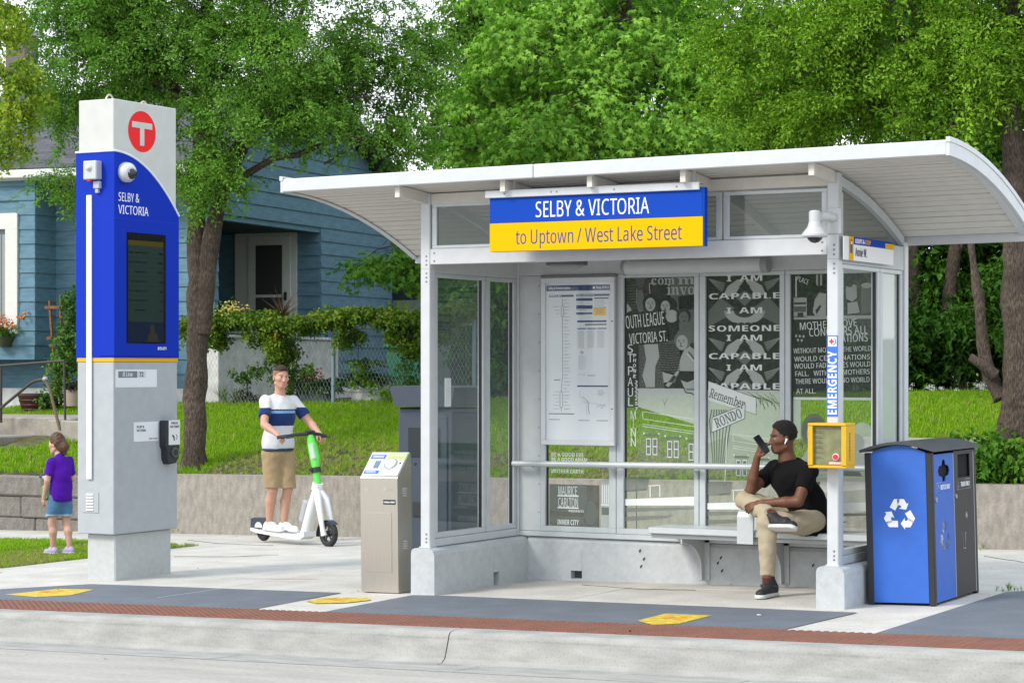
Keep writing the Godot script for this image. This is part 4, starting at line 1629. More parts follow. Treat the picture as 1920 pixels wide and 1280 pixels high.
func build_murals():
	var halft := noise_tex("halftone", 0.16, 0.6, 1.0, 512, 3)
	var mats := {
		"dark": M(lin(0.052, 0.078, 0.058), 0.6, {"alpha": 0.74, "tex": noise_tex("darkfilm", 0.02, 0.55, 1.0, 512, 5), "scale": 2.0}),
		"mid": M(lin(0.26, 0.31, 0.27), 0.6, {"alpha": 0.78, "tex": halft, "scale": 3.0}),
		"light": M(lin(0.70, 0.76, 0.71), 0.6, {"alpha": 0.86, "tex": halft, "scale": 2.2}),
		"haze": M(lin(0.45, 0.62, 0.38), 0.6, {"alpha": 0.26, "tex": halft, "scale": 2.5}),
		"board": M(lin(0.76, 0.80, 0.77), 0.6, {"alpha": 0.93}),
		"pale": M(lin(0.78, 0.82, 0.79), 0.6, {"alpha": 0.62, "tex": noise_tex("clean", 0.015, 0.955, 1.0, 512, 4), "scale": 2.0}),
		"letter": M(lin(0.76, 0.80, 0.77), 0.5, {"alpha": 0.9}),
		"grain": M(lin(0.40, 0.45, 0.41), 0.6, {"alpha": 0.8, "tex": noise_tex("grainy", 0.07, 0.10, 1.0, 512, 3), "scale": 2.5}),
	}
	var names := {"dark": "dark_print", "mid": "grey_print", "light": "light_print", "haze": "faint_print", "board": "signboard_print", "pale": "pale_print", "letter": "white_print", "grain": "photo_print"}
	var prints := []
	# lower first pane, under the map case
	var a := Print.new(panes[0], 400, 985, -1594, 690)
	a.up()
	for q in [["BE A GOOD EVE", 582, 30, 300], ["BE A GOOD ADAM", 600, 76, 335], ["MOTHER EARTH", 580, 184, 300]]:
		a.text("letter", q[0], q[1], q[2], q[3], 36, 0.0, true)
	a.rect("dark", 412, 305, 880, 690)
	a.up()
	a.rect("mid", 420, 310, 690, 560)
	a.poly("mid", [690, 305, 760, 315, 765, 560, 690, 545])
	a.poly("light", [895, 250, 970, 240, 975, 690, 895, 690])
	a.rect("mid", 420, 600, 740, 660)
	a.oval("mid", 800, 560, 60, 110)
	a.up()
	a.text("letter", "MAURICE", 585, 368, 175, 80)
	a.text("letter", "CARLTON", 590, 475, 185, 80)
	a.rect("letter", 490, 405, 688, 418)
	a.rect("letter", 490, 515, 688, 528)
	a.text("letter", "PRESENTS", 665, 550, 140, 20, 0.0, true)
	a.text("letter", "INNER CITY", 588, 655, 200, 46, 0.0, true)
	for k in 4:
		a.rect("letter", 905 + k * 18, 300, 914 + k * 18, 470)
	a.rect("letter", 895, 475, 985, 490)
	a.rect("mid", 900, 505, 985, 575)
	prints.append([a, 0])
	# second pane: photograph of people under hand-lettered banners, street corner below
	a = Print.new(panes[1], 42, 492, 140, 1725)
	a.rect("dark", 42, 140, 492, 840)
	a.up()
	for k in 9:
		a.stroke("mid", [45, 190 + k * 17, 105, 186 + k * 18], 3)
	a.rect("grain", 120, 545, 290, 838)
	a.poly("mid", [378, 262, 492, 250, 492, 560, 390, 540])
	a.rect("mid", 330, 140, 492, 345)
	a.poly("grain", [100, 140, 175, 140, 150, 200, 128, 206, 105, 190])
	a.up()
	a.oval("mid", 134, 285, 26, 72)
	a.stroke("light", [112, 210, 108, 300, 128, 352, 152, 345], 4)
	a.stroke("light", [196, 240, 192, 178, 232, 178], 6)
	for k in 8:
		a.stroke("grain", [350 + k * 17, 150, 352 + k * 17, 340], 5)
	a.poly("light", [45, 300, 62, 318, 78, 345, 45, 362])
	a.text("light", "com", 282, 162, 150, 52, 0.0, true, "Droid Serif")
	a.text("light", "m", 430, 162, 110, 52, 0.0, true, "Droid Serif")
	a.text("light", "invo", 396, 222, 180, 62, 0.0, true, "Droid Serif")
	a.up()
	face(a, 198, 305, 45, "light", "dark", 0.2)
	a.oval("dark", 306, 322, 68, 62)
	a.up()
	face(a, 298, 320, 40, "light", "dark", 0.0)
	a.oval("light", 340, 385, 40, 40)
	face(a, 415, 392, 42, "mid", "dark", 0.4)
	a.poly("grain", [268, 560, 300, 540, 372, 530, 392, 600, 395, 700, 372, 740, 275, 732])
	a.up()
	for k in 12:
		a.stroke("dark", [268, 560 + k * 15, 330, 566 + k * 15, 392, 560 + k * 15], 6)
	a.poly("light", [160, 560, 250, 560, 262, 640, 235, 700, 232, 830, 175, 832, 150, 760, 175, 660])
	a.poly("light", [440, 560, 492, 600, 492, 730, 395, 730, 350, 800, 320, 830, 300, 820, 380, 720, 400, 640])
	a.poly("light", [280, 735, 370, 760, 365, 800, 290, 800])
	a.up()
	a.oval("mid", 432, 512, 62, 52)
	a.up()
	face(a, 412, 545, 50, "light", "mid", -0.6)
	a.poly("dark", [392, 728, 492, 730, 492, 838, 340, 838])
	a.stroke("dark", [450, 610, 490, 660], 8)
	a.stroke("letter", [440, 620, 488, 672], 5)
	a.poly("dark", [42, 380, 302, 346, 302, 446, 42, 480])
	a.poly("dark", [60, 492, 316, 470, 316, 548, 60, 572])
	a.rect("dark", 42, 570, 122, 960)
	a.up()
	a.text("letter", "OUTH LEAGUE", 168, 412, 250, 78, 0.10)
	a.text("letter", "VICTORIA ST.", 190, 520, 248, 62, 0.07)
	var col := [["S", 590], ["T", 650], ["P", 730], ["A", 800], ["U", 865], ["L", 925], ["M", 1010], ["I", 1065], ["N", 1120], ["N", 1180]]
	for q in col:
		a.text("letter", q[0], 72 if q[1] < 990 else 92, q[1], 34 if q[0] != "I" else 8, 52)
	col = [["P", 632], ["H", 662], ["O", 695], ["N", 728], ["E", 762], ["2", 800], ["2", 826], ["2", 852], ["2", 878], ["2", 904], ["5", 935], ["7", 968]]
	for q in col:
		a.text("letter", q[0], 100 if q[1] < 780 else 112, q[1], 18, 22, -0.15, true)
	a.poly("pale", [122, 838, 492, 838, 492, 1060, 122, 955])
	a.poly("light", [400, 785, 440, 800, 492, 780, 492, 850, 440, 850, 420, 830])
	a.up()
	a.stroke("dark", [420, 838, 432, 862, 470, 868, 492, 884], 7)
	a.stroke("dark", [300, 960, 296, 930, 280, 905], 2)
	a.stroke("dark", [296, 940, 318, 900], 2)
	a.poly("haze", [125, 1440, 492, 1440, 492, 1110, 125, 1060])
	a.up()
	building(a, 155, 985, 0.13, 492)
	street(a, 42, 492, 1390)
	prints.append([a, 1])
	# third pane: chanted words over mirrored arches, a street sign, the same street
	a = Print.new(panes[2], 57, 548, 57, 1725)
	a.rect("dark", 57, 57, 548, 805)
	a.up()
	var rows := [[75, 190, "CAPABLE", false], [300, 400, "SOMEONE", true], [462, 580, "CAPABLE", false], [655, 775, "CAPABLE", false]]
	for q in rows:
		var y: float = q[0]
		if q[3]:
			a.poly("mid", [57, 285, 140, 200, 240, 265, 175, 330, 57, 390])
			a.poly("mid", [548, 285, 465, 200, 365, 265, 430, 330, 548, 390])
			a.oval("light", 305, 285, 138, 90, -PI, 0.0)
			a.up()
			a.oval("dark", 305, 285, 72, 45, -PI, 0.0)
			for k in 6:
				a.oval("dark", 195 + k * 44, 372, 22, 12)
		else:
			a.poly("light", [160, y + 110, 190, y + 50, 260, y + 5, 300, y + 15, 230, y + 120])
			a.poly("light", [450, y + 110, 420, y + 50, 350, y + 5, 310, y + 15, 380, y + 120])
			a.poly("mid", [240, y + 120, 305, y + 80, 372, y + 120, 305, y + 180])
			a.poly("mid", [57, y - 5, 175, y + 30, 150, y + 95])
			a.poly("mid", [548, y - 5, 435, y + 30, 460, y + 95])
			a.up()
			for k in 4:
				a.stroke("light", [62, y, 170 - k * 8, y + 30 + k * 18], 2)
				a.stroke("light", [543, y, 440 + k * 8, y + 30 + k * 18], 2)
			a.poly("dark", [305, y + 15, 345, y + 55, 305, y + 80, 265, y + 55])
			a.poly("dark", [57, y + 20, 70, y + 25, 235, y + 150, 215, y + 165])
			a.poly("dark", [548, y + 20, 535, y + 25, 370, y + 150, 390, y + 165])
		a.up()
		a.text("letter", "I  AM", 305, y if not q[3] else 284, 240, 38, 0.0, true)
		a.text("letter", q[2], 303, q[1], 478, 38, 0.0, true)
		a.up()
	a.poly("pale", [57, 800, 548, 800, 548, 1300, 57, 1300])
	a.up()
	for k in 16:
		var x := 330.0 + k * 11.0
		a.stroke("dark", [x, 812 + (k * 37 % 60), x + 40, 840 + (k * 53 % 50), x + 30 + (k * 17 % 60), 880 + (k * 29 % 50)], 3)
	for k in 7:
		a.stroke("mid", [85 + k * 16, 930, 70 + k * 24, 1000, 95 + k * 12, 1290], 9)
	a.up()
	a.poly("board", [62, 742, 385, 850, 385, 960, 62, 868])
	a.up()
	a.poly("board", [88, 980, 312, 890, 308, 985, 85, 1078])
	a.up()
	a.stroke("dark", [62, 742, 385, 850, 385, 958, 310, 935], 3)
	a.stroke("dark", [88, 980, 312, 890, 308, 985, 85, 1078, 88, 980], 4)
	a.text("dark", "Remember", 190, 858, 245, 58, -0.30, false, "Droid Serif")
	a.text("mid", "RONDO", 198, 985, 190, 62, 0.38, true, "Droid Serif")
	a.stroke("dark", [200, 770, 212, 750, 205, 765, 225, 790], 4)
	a.up()
	a.poly("haze", [57, 1440, 548, 1440, 548, 1190, 220, 1090, 57, 1150])
	a.up()
	building(a, 230, 1085, 0.12, 548)
	a.stroke("letter", [190, 1080, 175, 1430], 6)
	street(a, 57, 548, 1390)
	prints.append([a, 2])
	# fourth pane: a verse in white capitals, a street market above, faces below
	a = Print.new(panes[3], 180, 776, 295, 2200)
	a.rect("dark", 180, 295, 776, 1205)
	a.up()
	a.text("letter", "PLACE", 255, 340, 90, 34, -0.35)
	a.rect("letter", 200, 310, 208, 460)
	a.rect("light", 186, 465, 285, 610)
	a.poly("light", [345, 480, 380, 430, 430, 440, 430, 600, 350, 605, 330, 570])
	a.poly("light", [575, 400, 610, 360, 655, 385, 660, 470, 625, 500, 580, 480])
	a.poly("light", [590, 510, 660, 500, 680, 580, 590, 590])
	a.poly("mid", [690, 400, 760, 380, 770, 580, 690, 590])
	a.rect("light", 355, 300, 370, 380)
	a.rect("light", 385, 300, 400, 380)
	a.rect("light", 186, 600, 770, 625)
	a.up()
	a.rect("dark", 190, 500, 280, 515)
	a.rect("grain", 190, 530, 280, 570)
	a.rect("dark", 215, 575, 260, 608)
	a.oval("dark", 350, 405, 26, 34)
	a.oval("dark", 605, 370, 26, 26)
	a.poly("dark", [350, 560, 385, 520, 395, 530, 360, 590])
	a.oval("light", 730, 385, 40, 20)
	for k in 5:
		a.oval("light", 205 + k * 14, 745 + (k * 31 % 60), 8, 10)
	a.text("letter", "MOTHERS LOVE", 445, 665, 425, 50, 0.06)
	a.text("letter", "CONQUERS ALL", 520, 715, 435, 54, 0.04)
	a.text("letter", "NATIONS", 620, 765, 235, 52, 0.02)
	var vs := [["Without Mothers the world", 475, 848, 578], ["would cease. Nations", 473, 908, 566], ["would fade. Trees would", 475, 960, 568], ["fall.   Without Mothers", 475, 1015, 555], ["there would be no world", 477, 1072, 552], ["at all.", 282, 1150, 148]]
	for q in vs:
		a.text("letter", (q[0] as String).to_upper(), q[1], q[2], q[3], 34, 0.03)
	a.rect("letter", 186, 1193, 776, 1212)
	a.up()
	a.rect("pale", 186, 1215, 240, 1500)
	a.oval("mid", 340, 1440, 95, 130)
	a.oval("pale", 700, 1560, 110, 190)
	a.up()
	face(a, 350, 1450, 88, "light", "mid", 0.0)
	a.oval("light", 640, 1520, 75, 70)
	a.poly("light", [210, 1700, 300, 1560, 420, 1560, 500, 1760, 210, 1760])
	a.poly("light", [520, 1760, 600, 1580, 720, 1600, 776, 1700, 776, 1760])
	a.up()
	a.poly("mid", [540, 1720, 620, 1640, 700, 1760, 560, 1760])
	a.rect("pale", 186, 1765, 776, 2010)
	a.up()
	street(a, 180, 776, 1800, 1.2)
	prints.append([a, 3])
	for q in prints:
		var holder: Node3D = panes[q[1]][0]
		for k in q[0].layers:
			obj(names[k], q[0].layers[k], mats[k], holder, "stuff")


func street(pr: Print, x0: float, x1: float, y: float, s := 1.0):      # the printed road and pavements at the foot of a pane
	var w := x1 - x0
	pr.poly("mid", [x0, y + 10 * s, x0 + w * 0.35, y + 5 * s, x0 + w * 0.32, y + 90 * s, x0, y + 105 * s])
	pr.poly("haze", [x0, y + 95 * s, x1, y + 40 * s, x1, y + 335, x0, y + 335])
	pr.up()
	pr.poly("board", [x0, y + 150 * s, x1, y + 120 * s, x1, y + 175 * s, x0, y + 190 * s])
	pr.poly("mid", [x0, y + 205 * s, x1, y + 185 * s, x1, y + 200 * s, x0, y + 232 * s])
	pr.poly("mid", [x0, y + 260 * s, x0 + w * 0.7, y + 240 * s, x0 + w * 0.6, y + 262 * s, x0, y + 290 * s])
	pr.stroke("letter", [x0 + w * 0.36, y + 60 * s, x0 + w * 0.36, y + 130 * s], 6)
	pr.stroke("letter", [x0 + w * 0.34, y + 62 * s, x0 + w * 0.50, y + 55 * s, x0 + w * 0.50, y + 125 * s], 5)
	pr.up()


var FX := Basis(Vector3(0, 0, -1), Vector3.UP, Vector3.RIGHT)       # a print that faces +x
var UPWARD := Basis(Vector3.UP, Vector3.LEFT, Vector3.BACK)        # lettering that reads upwards


func build_signs():
	var BLUE := M(lin(0.004, 0.055, 0.40), 0.6, {"spec": 0.25})
	var YEL := M(lin(0.76, 0.42, 0.0), 0.6, {"spec": 0.2})
	var navy := M(lin(0.035, 0.05, 0.20), 0.5)
	# station sign
	var s := thing("station_sign", "long blue and yellow station name sign hung from the shelter roof", "sign", Vector3(1.785, 2.80, 0.33))
	var mb := MB.new()
	mb.span(Vector3(-0.925, 0.225, -0.03), Vector3(0.925, 0.445, 0.03), 0.002)
	obj("blue_panel", mb, BLUE, s)
	mb = MB.new()
	mb.span(Vector3(-0.925, 0.0, -0.029), Vector3(0.925, 0.224, 0.03), 0.002)
	obj("yellow_panel", mb, YEL, s)
	mb = MB.new()
	mb.span(Vector3(0.926, 0.0, -0.028), Vector3(0.94, 0.445, 0.028), 0.002)
	mb.span(Vector3(-0.925, 0.0, -0.05), Vector3(0.925, 0.44, -0.031), 0.002)
	obj("side_panel", mb, BLUE, s)
	mb = MB.new()
	mb.span(Vector3(-0.955, 0.425, 0.031), Vector3(0.905, 0.485, 0.055), 0.004)
	mb.span(Vector3(-0.955, 0.475, -0.05), Vector3(0.905, 0.485, 0.03))
	var cap := obj("cap_rail", mb, WHITE_METAL, s)
	mb = MB.new()
	for x in [-0.78, -0.36, -0.31, 0.19, 0.72]:
		bolt(mb, Vector3(x, 0.455, 0.055), Vector3.BACK, 0.008)
	obj("bolts", mb, M(lin(0.25, 0.25, 0.27), 0.4), cap)
	for x in [-0.765, 0.795]:
		mb = MB.new()
		mb.span(Vector3(x - 0.045, 0.486, -0.05), Vector3(x + 0.045, 0.60, -0.02), 0.003)
		obj("hanger", mb, M(lin(0.55, 0.54, 0.50), 0.5), s)
	mb = MB.new()
	mb.text("SELBY & VICTORIA", 0.165, Transform3D(Basis.IDENTITY, Vector3(-0.02, 0.318, 0.0305)), false, 1, -0.985)
	obj("lettering", mb, LETTER, s)
	mb = MB.new()
	mb.text("to Uptown / West Lake Street", 0.15, Transform3D(Basis.IDENTITY, Vector3(0.03, 0.105, 0.0305)), false, 1, -1.44)
	obj("lettering", mb, navy, s)
	# sponsor sign on the shelter's end
	var a := thing("sponsor_sign", "white sponsor sign with a blue band and yellow edge on the shelter's end", "sign", Vector3(3.70, 2.785, -0.58))
	mb = MB.new()
	mb.span(Vector3(-0.012, -0.095, -0.56), Vector3(0.0, 0.085, 0.56), 0.002)
	obj("panel", mb, M(lin(0.80, 0.81, 0.82), 0.5), a)
	mb = MB.new()
	mb.xf = Transform3D(FX, Vector3(0.001, 0, 0))
	mb.rect(-0.36, 0.028, 0.56, 0.085, 0)
	obj("blue_band", mb, BLUE, a)
	mb = MB.new()
	mb.xf = Transform3D(FX, Vector3(0.0015, 0, 0))
	mb.rect(-0.46, -0.095, -0.36, 0.085, 0)
	mb.rect(0.36, 0.030, 0.56, 0.070, 0)
	obj("yellow_band", mb, YEL, a)
	mb = MB.new()
	mb.xf = Transform3D(FX, Vector3(0.003, 0, 0))
	mb.rect(-0.435, -0.04, -0.385, 0.02, 0)
	mb.disc(Vector2(-0.41, 0.02), 0.025, 0.012, 0, 12, 0, PI)
	obj("figure_coat", mb, navy, a)
	mb = MB.new()
	mb.xf = Transform3D(FX, Vector3(0.003, 0, 0))
	mb.disc(Vector2(-0.408, 0.046), 0.022, 0.024, -0.0005)
	obj("figure_hair", mb, M(lin(0.5, 0.03, 0.03), 0.6), a)
	mb = MB.new()
	mb.xf = Transform3D(FX, Vector3(0.003, 0, 0))
	mb.disc(Vector2(-0.408, 0.038), 0.012, 0.014, 0.0005)
	mb.text("ADOPT-A-", 0.05, Transform3D(Basis.IDENTITY, Vector3(-0.22, 0.055, 0)), true, 1, -0.22)
	obj("lettering", mb, LETTER, a)
	mb = MB.new()
	mb.xf = Transform3D(FX, Vector3(0.003, 0, 0))
	mb.text("STOP", 0.05, Transform3D(Basis.IDENTITY, Vector3(-0.045, 0.055, 0)), true, 1, -0.12)
	obj("lettering", mb, YEL, a)
	mb = MB.new()
	mb.xf = Transform3D(FX, Vector3(0.002, 0, 0))
	mb.text("Annie W.", 0.085, Transform3D(Basis.IDENTITY, Vector3(-0.19, -0.03, 0)), false, 1, -0.26)
	obj("lettering", mb, INK, a)
	for z in [-0.4, 0.4]:
		mb = MB.new()
		mb.span(Vector3(-0.05, -0.03, z - 0.02), Vector3(-0.013, 0.03, z + 0.02))
		obj("bracket", mb, ALU, a)
	# emergency call point
	var e := thing("emergency_label", "blue vertical EMERGENCY label with a red cross on the shelter post", "sign", Vector3(3.615, 1.815, 0.003))
	mb = MB.new()
	mb.span(Vector3(-0.0445, -0.305, -0.002), Vector3(0.0445, 0.305, 0.0), 0.0)
	obj("panel", mb, M(lin(0.03, 0.15, 0.62), 0.5), e)
	mb = MB.new()
	mb.text("EMERGENCY", 0.098, Transform3D(UPWARD, Vector3(0.0, -0.055, 0.0005)), true, 1, -0.475)
	mb.rect(-0.034, 0.222, 0.034, 0.296, 0.0008)
	obj("lettering", mb, LETTER, e)
	mb = MB.new()
	mb.rect(-0.026, 0.253, 0.014, 0.267, 0.0024)
	mb.rect(-0.013, 0.24, 0.001, 0.28, 0.0027)
	obj("red_cross", mb, M(lin(0.7, 0.01, 0.02), 0.5), e)
	mb = MB.new()
	mb.line([Vector2(0.018, 0.282), Vector2(0.027, 0.265), Vector2(0.025, 0.245), Vector2(0.008, 0.234)], 0.007, 0.0024)
	obj("handset_mark", mb, M(lin(0.03, 0.15, 0.62), 0.5), e)
	var box := thing("emergency_call_box", "yellow open-fronted emergency call box with a red button on the post", "call box", Vector3(3.645, 1.13, 0.09))
	var yp := M(lin(0.68, 0.40, 0.006), 0.55, {"tex": noise_tex("clean", 0.015, 0.955, 1.0, 512, 4), "scale": 2.0})
	mb = MB.new()
	var w := 0.15
	mb.span(Vector3(-w, 0.0, -0.085), Vector3(w, 0.335, -0.07), 0.003)
	mb.span(Vector3(-w, 0.315, -0.069), Vector3(w, 0.335, 0.115), 0.004)
	mb.span(Vector3(-w, 0.0, -0.069), Vector3(w, 0.022, 0.10), 0.004)
	mb.prism(PackedVector2Array([Vector2(-w, 0.022), Vector2(-w + 0.014, 0.022), Vector2(-w + 0.014, 0.315), Vector2(-w, 0.315)]), -0.069, 0.11)
	mb.prism(PackedVector2Array([Vector2(w - 0.014, 0.022), Vector2(w, 0.022), Vector2(w, 0.315), Vector2(w - 0.014, 0.315)]), -0.069, 0.11)
	mb.span(Vector3(-w + 0.015, 0.023, 0.085), Vector3(-w + 0.036, 0.314, 0.11))
	mb.span(Vector3(w - 0.036, 0.023, 0.085), Vector3(w - 0.015, 0.314, 0.11))
	obj("housing", mb, yp, box)
	mb = MB.new()
	mb.span(Vector3(-w + 0.016, 0.024, 0.066), Vector3(w - 0.016, 0.313, 0.080), 0.002)
	var plate := obj("back_plate", mb, M(lin(0.24, 0.25, 0.12), 0.35, {"tex": noise_tex("blot", 0.012, 0.8, 1.0, 512, 5), "scale": 2.0}), box)
	mb = MB.new()
	for k in 6:
		mb.rect(-0.105, 0.07 + k * 0.038, -0.04, 0.074 + k * 0.038, 0.082)
		mb.rect(-0.105, 0.082 + k * 0.038, -0.055, 0.085 + k * 0.038, 0.082)
	obj("instructions", mb, M(lin(0.08, 0.09, 0.05), 0.6), plate, "stuff")
	mb = MB.new()
	mb.tube([Vector3(0.062, 0.085, 0.080), Vector3(0.062, 0.085, 0.089)], 0.027, 18)
	var ring := obj("button_ring", mb, M(lin(0.7, 0.66, 0.6), 0.4), box)
	mb = MB.new()
	mb.tube([Vector3(0.062, 0.085, 0.089), Vector3(0.062, 0.085, 0.103)], 0.019, 16)
	obj("button", mb, M(lin(0.75, 0.02, 0.06), 0.35), ring)
	mb = MB.new()
	mb.rect(0.005, 0.026, 0.112, 0.05, 0.082)
	obj("button_label", mb, M(lin(0.55, 0.25, 0.17), 0.6), box)
	mb = MB.new()
	mb.text("EMERGENCY", 0.017, Transform3D(Basis.IDENTITY, Vector3(0.06, 0.038, 0.083)), true, 1, -0.1)
	obj("lettering", mb, LETTER, box)
	mb = MB.new()
	mb.text("EMERGENCY", 0.03, Transform3D(Basis(Vector3.DOWN, Vector3(0, 0, -1), Vector3.RIGHT), Vector3(w + 0.0005, 0.16, 0.03)), true, 1, -0.21)
	obj("lettering", mb, INK, box)
	# camera on the post
	var c := thing("dome_camera", "white bell-shaped security camera on the shelter's right post", "camera", Vector3(3.60, 2.97, 0.0))
	mb = MB.new()
	mb.span(Vector3(-0.025, -0.085, 0.0), Vector3(0.085, 0.105, 0.014), 0.003)
	obj("wall_plate", mb, WHITE_METAL, c)
	mb = MB.new()
	mb.tube([Vector3(0.03, 0.035, 0.014), Vector3(0.0, 0.04, 0.09), Vector3(-0.055, 0.035, 0.17)], 0.032, 14)
	obj("arm", mb, WHITE_METAL, c)
	mb = MB.new()
	mb.xf = Transform3D(Basis.IDENTITY, Vector3(-0.055, 0, 0.185))
	mb.lathe([Vector2(0.0, -0.125), Vector2(0.075, -0.122), Vector2(0.098, -0.112), Vector2(0.10, -0.098), Vector2(0.085, -0.078), Vector2(0.058, -0.045), Vector2(0.045, -0.005), Vector2(0.045, 0.065), Vector2(0.036, 0.08), Vector2(0.0, 0.085)], 24)
	obj("shroud", mb, WHITE_METAL, c)
	mb = MB.new()
	mb.xf = Transform3D(Basis.IDENTITY, Vector3(-0.055, -0.122, 0.185))
	mb.lathe([Vector2(0.0, -0.042), Vector2(0.028, -0.036), Vector2(0.05, -0.018), Vector2(0.06, 0.0)], 18)
	obj("lens_dome", mb, M(lin(0.03, 0.03, 0.035), 0.08), c)


func build_map_case():
	var m := thing("map_case", "tall glazed map case with transit route map and timetables", "notice case", Vector3(0.695, 1.20, -1.555))
	var fr := M(lin(0.66, 0.68, 0.69), 0.4, {"metal": 0.2})
	var mb := MB.new()
	var w := 0.36
	var h := 1.465
	mb.span(Vector3(-w, 0, 0), Vector3(w, h, 0.035), 0.003)
	obj("case_back", mb, M(lin(0.4, 0.41, 0.42), 0.5), m)
	mb = MB.new()
	mb.span(Vector3(-w, 0.0, 0.036), Vector3(w, 0.045, 0.062), 0.004)
	mb.span(Vector3(-w, h - 0.045, 0.036), Vector3(w, h, 0.062), 0.004)
	mb.span(Vector3(-w, 0.045, 0.036), Vector3(-w + 0.042, h - 0.045, 0.062), 0.004)
	mb.span(Vector3(w - 0.042, 0.045, 0.036), Vector3(w, h - 0.045, 0.062), 0.004)
	obj("frame", mb, fr, m)
	mb = MB.new()
	mb.span(Vector3(-w - 0.004, h, 0.0), Vector3(w + 0.004, h + 0.022, 0.05), 0.004)
	obj("rain_hood", mb, M(lin(0.2, 0.21, 0.22), 0.5), m)
	var lk := MB.new()
	for y in [0.32, 1.08]:
		bolt(lk, Vector3(w - 0.02, y, 0.062), Vector3.BACK, 0.007)
	obj("locks", lk, DARK, m)
	mb = MB.new()
	var x0 := -w + 0.042
	var x1 := w - 0.042
	mb.rect(x0, 0.045, x1, h - 0.045, 0.0365)
	var post := obj("poster", mb, M(lin(0.74, 0.78, 0.80), 0.6), m)
	var navy := MB.new()
	var grey := MB.new()
	var yel := MB.new()
	var wht := MB.new()
	var red := MB.new()
	var z := 0.038
	navy.rect(x0 + 0.004, h - 0.115, x1 - 0.004, h - 0.066, z)
	wht.text("Selby & Victoria Station", 0.028, Transform3D(Basis.IDENTITY, Vector3(x0 + 0.025, h - 0.091, z + 0.0005)), true, 0, -0.215)
	wht.text("Stop 57013", 0.028, Transform3D(Basis.IDENTITY, Vector3(x1 - 0.02, h - 0.091, z + 0.0005)), true, 2, -0.125)
	wht.disc(Vector2(x1 - 0.165, h - 0.091), 0.011, 0.011, z + 0.001)
	navy.rect(x0 + 0.03, h - 0.168, -0.045, h - 0.15, z)
	wht.text("METRO B LINE", 0.014, Transform3D(Basis.IDENTITY, Vector3(x0 + 0.035, h - 0.159, z + 0.0005)), true, 0, -0.11)
	navy.rect(-0.02, h - 0.165, x1 - 0.015, h - 0.147, z)
	wht.text("FARES & INFORMATION", 0.014, Transform3D(Basis.IDENTITY, Vector3(-0.015, h - 0.156, z + 0.0005)), true, 0, -0.17)
	for q in [[-0.02, 0.14, 0.205, 0.182], [-0.02, 0.14, 0.275, 0.245], [-0.02, 0.14, 0.322, 0.308], [0.155, 0.295, 0.19, 0.178], [-0.01, 0.275, 0.392, 0.376], [-0.01, 0.08, 0.452, 0.443], [0.09, 0.175, 0.452, 0.443], [0.185, 0.275, 0.452, 0.443], [-0.01, 0.29, 0.955, 0.942], [x0 + 0.03, -0.04, 1.195, 1.188]]:
		navy.rect(q[0], h - q[2], q[1], h - q[3], z)
	grey.rect(0.065, h - 0.418, 0.275, h - 0.406, z)
	for k in 5:
		grey.rect(-0.018, h - 0.222 - k * 0.022 - (0.02 if k > 1 else 0.0), 0.05 + 0.015 * (k % 3), h - 0.219 - k * 0.022 - (0.02 if k > 1 else 0.0), z - 0.0005)
		grey.rect(0.155, h - 0.21 - k * 0.018, 0.25 + 0.02 * (k % 2), h - 0.207 - k * 0.018, z)
	yel.rect(0.15, h - 0.335, 0.27, h - 0.265, z)
	for k in 4:
		grey.rect(0.175, h - 0.283 - k * 0.012, 0.25 - 0.01 * (k % 2), h - 0.28 - k * 0.012, z + 0.0006)
	for k in 3:
		var bx := -0.012 + k * 0.098
		yel.rect(bx, h - 0.62, bx + 0.003, h - 0.458, z)
		for j in 18:
			grey.rect(bx + 0.01, h - 0.468 - j * 0.0085, bx + 0.07, h - 0.4665 - j * 0.0085, z)
	yel.rect(-0.012, h - 0.622, 0.08, h - 0.6195, z)
	grey.text("72", 0.03, Transform3D(Basis.IDENTITY, Vector3(0.035, h - 0.655, z)), true, 1)
	for j in 14:
		grey.rect(0.0, h - 0.685 - j * 0.009, 0.055, h - 0.6838 - j * 0.009, z)
		grey.rect(0.06, h - 0.685 - j * 0.009, 0.075, h - 0.6838 - j * 0.009, z)
	grey.line([Vector2(-0.005, h - 0.85), Vector2(0.04, h - 0.845), Vector2(0.06, h - 0.855), Vector2(0.07, h - 0.83)], 0.002, z)
	grey.rect(0.09, h - 0.858, 0.165, h - 0.853, z)
	var rx := -0.155
	var path := [Vector2(rx, h - 0.185), Vector2(rx, h - 0.235), Vector2(rx + 0.012, h - 0.25), Vector2(rx + 0.012, h - 0.33), Vector2(rx, h - 0.345), Vector2(rx + 0.002, h - 0.85), Vector2(rx - 0.012, h - 0.99), Vector2(rx + 0.002, h - 1.005), Vector2(rx + 0.002, h - 1.13), Vector2(rx - 0.012, h - 1.145), Vector2(rx - 0.012, h - 1.17)]
	grey.line(path, 0.004, z)
	grey.line([Vector2(rx, h - 0.235), Vector2(rx - 0.012, h - 0.25), Vector2(rx - 0.012, h - 0.33), Vector2(rx, h - 0.345)], 0.004, z)
	grey.line([Vector2(rx - 0.012, h - 0.99), Vector2(rx - 0.024, h - 1.005), Vector2(rx - 0.024, h - 1.13), Vector2(rx - 0.012, h - 1.145)], 0.004, z)
	for k in 33:
		var y := h - 0.195 - k * 0.0298
		var l := 0.03 + 0.035 * absf(sin(k * 2.3))
		grey.rect(rx + 0.012, y, rx + 0.016 + l, y + 0.0022, z + 0.0004)
		if k % 2 == 0:
			grey.rect(rx + 0.02, y - 0.006, rx + 0.014 + l * 0.7, y - 0.0045, z)
		if k in [2, 3, 4] or k > 26:
			grey.rect(rx - 0.03 - l, y, rx - 0.03, y + 0.0022, z)
	red.rect(rx - 0.085, h - 0.898, rx - 0.02, h - 0.891, z)
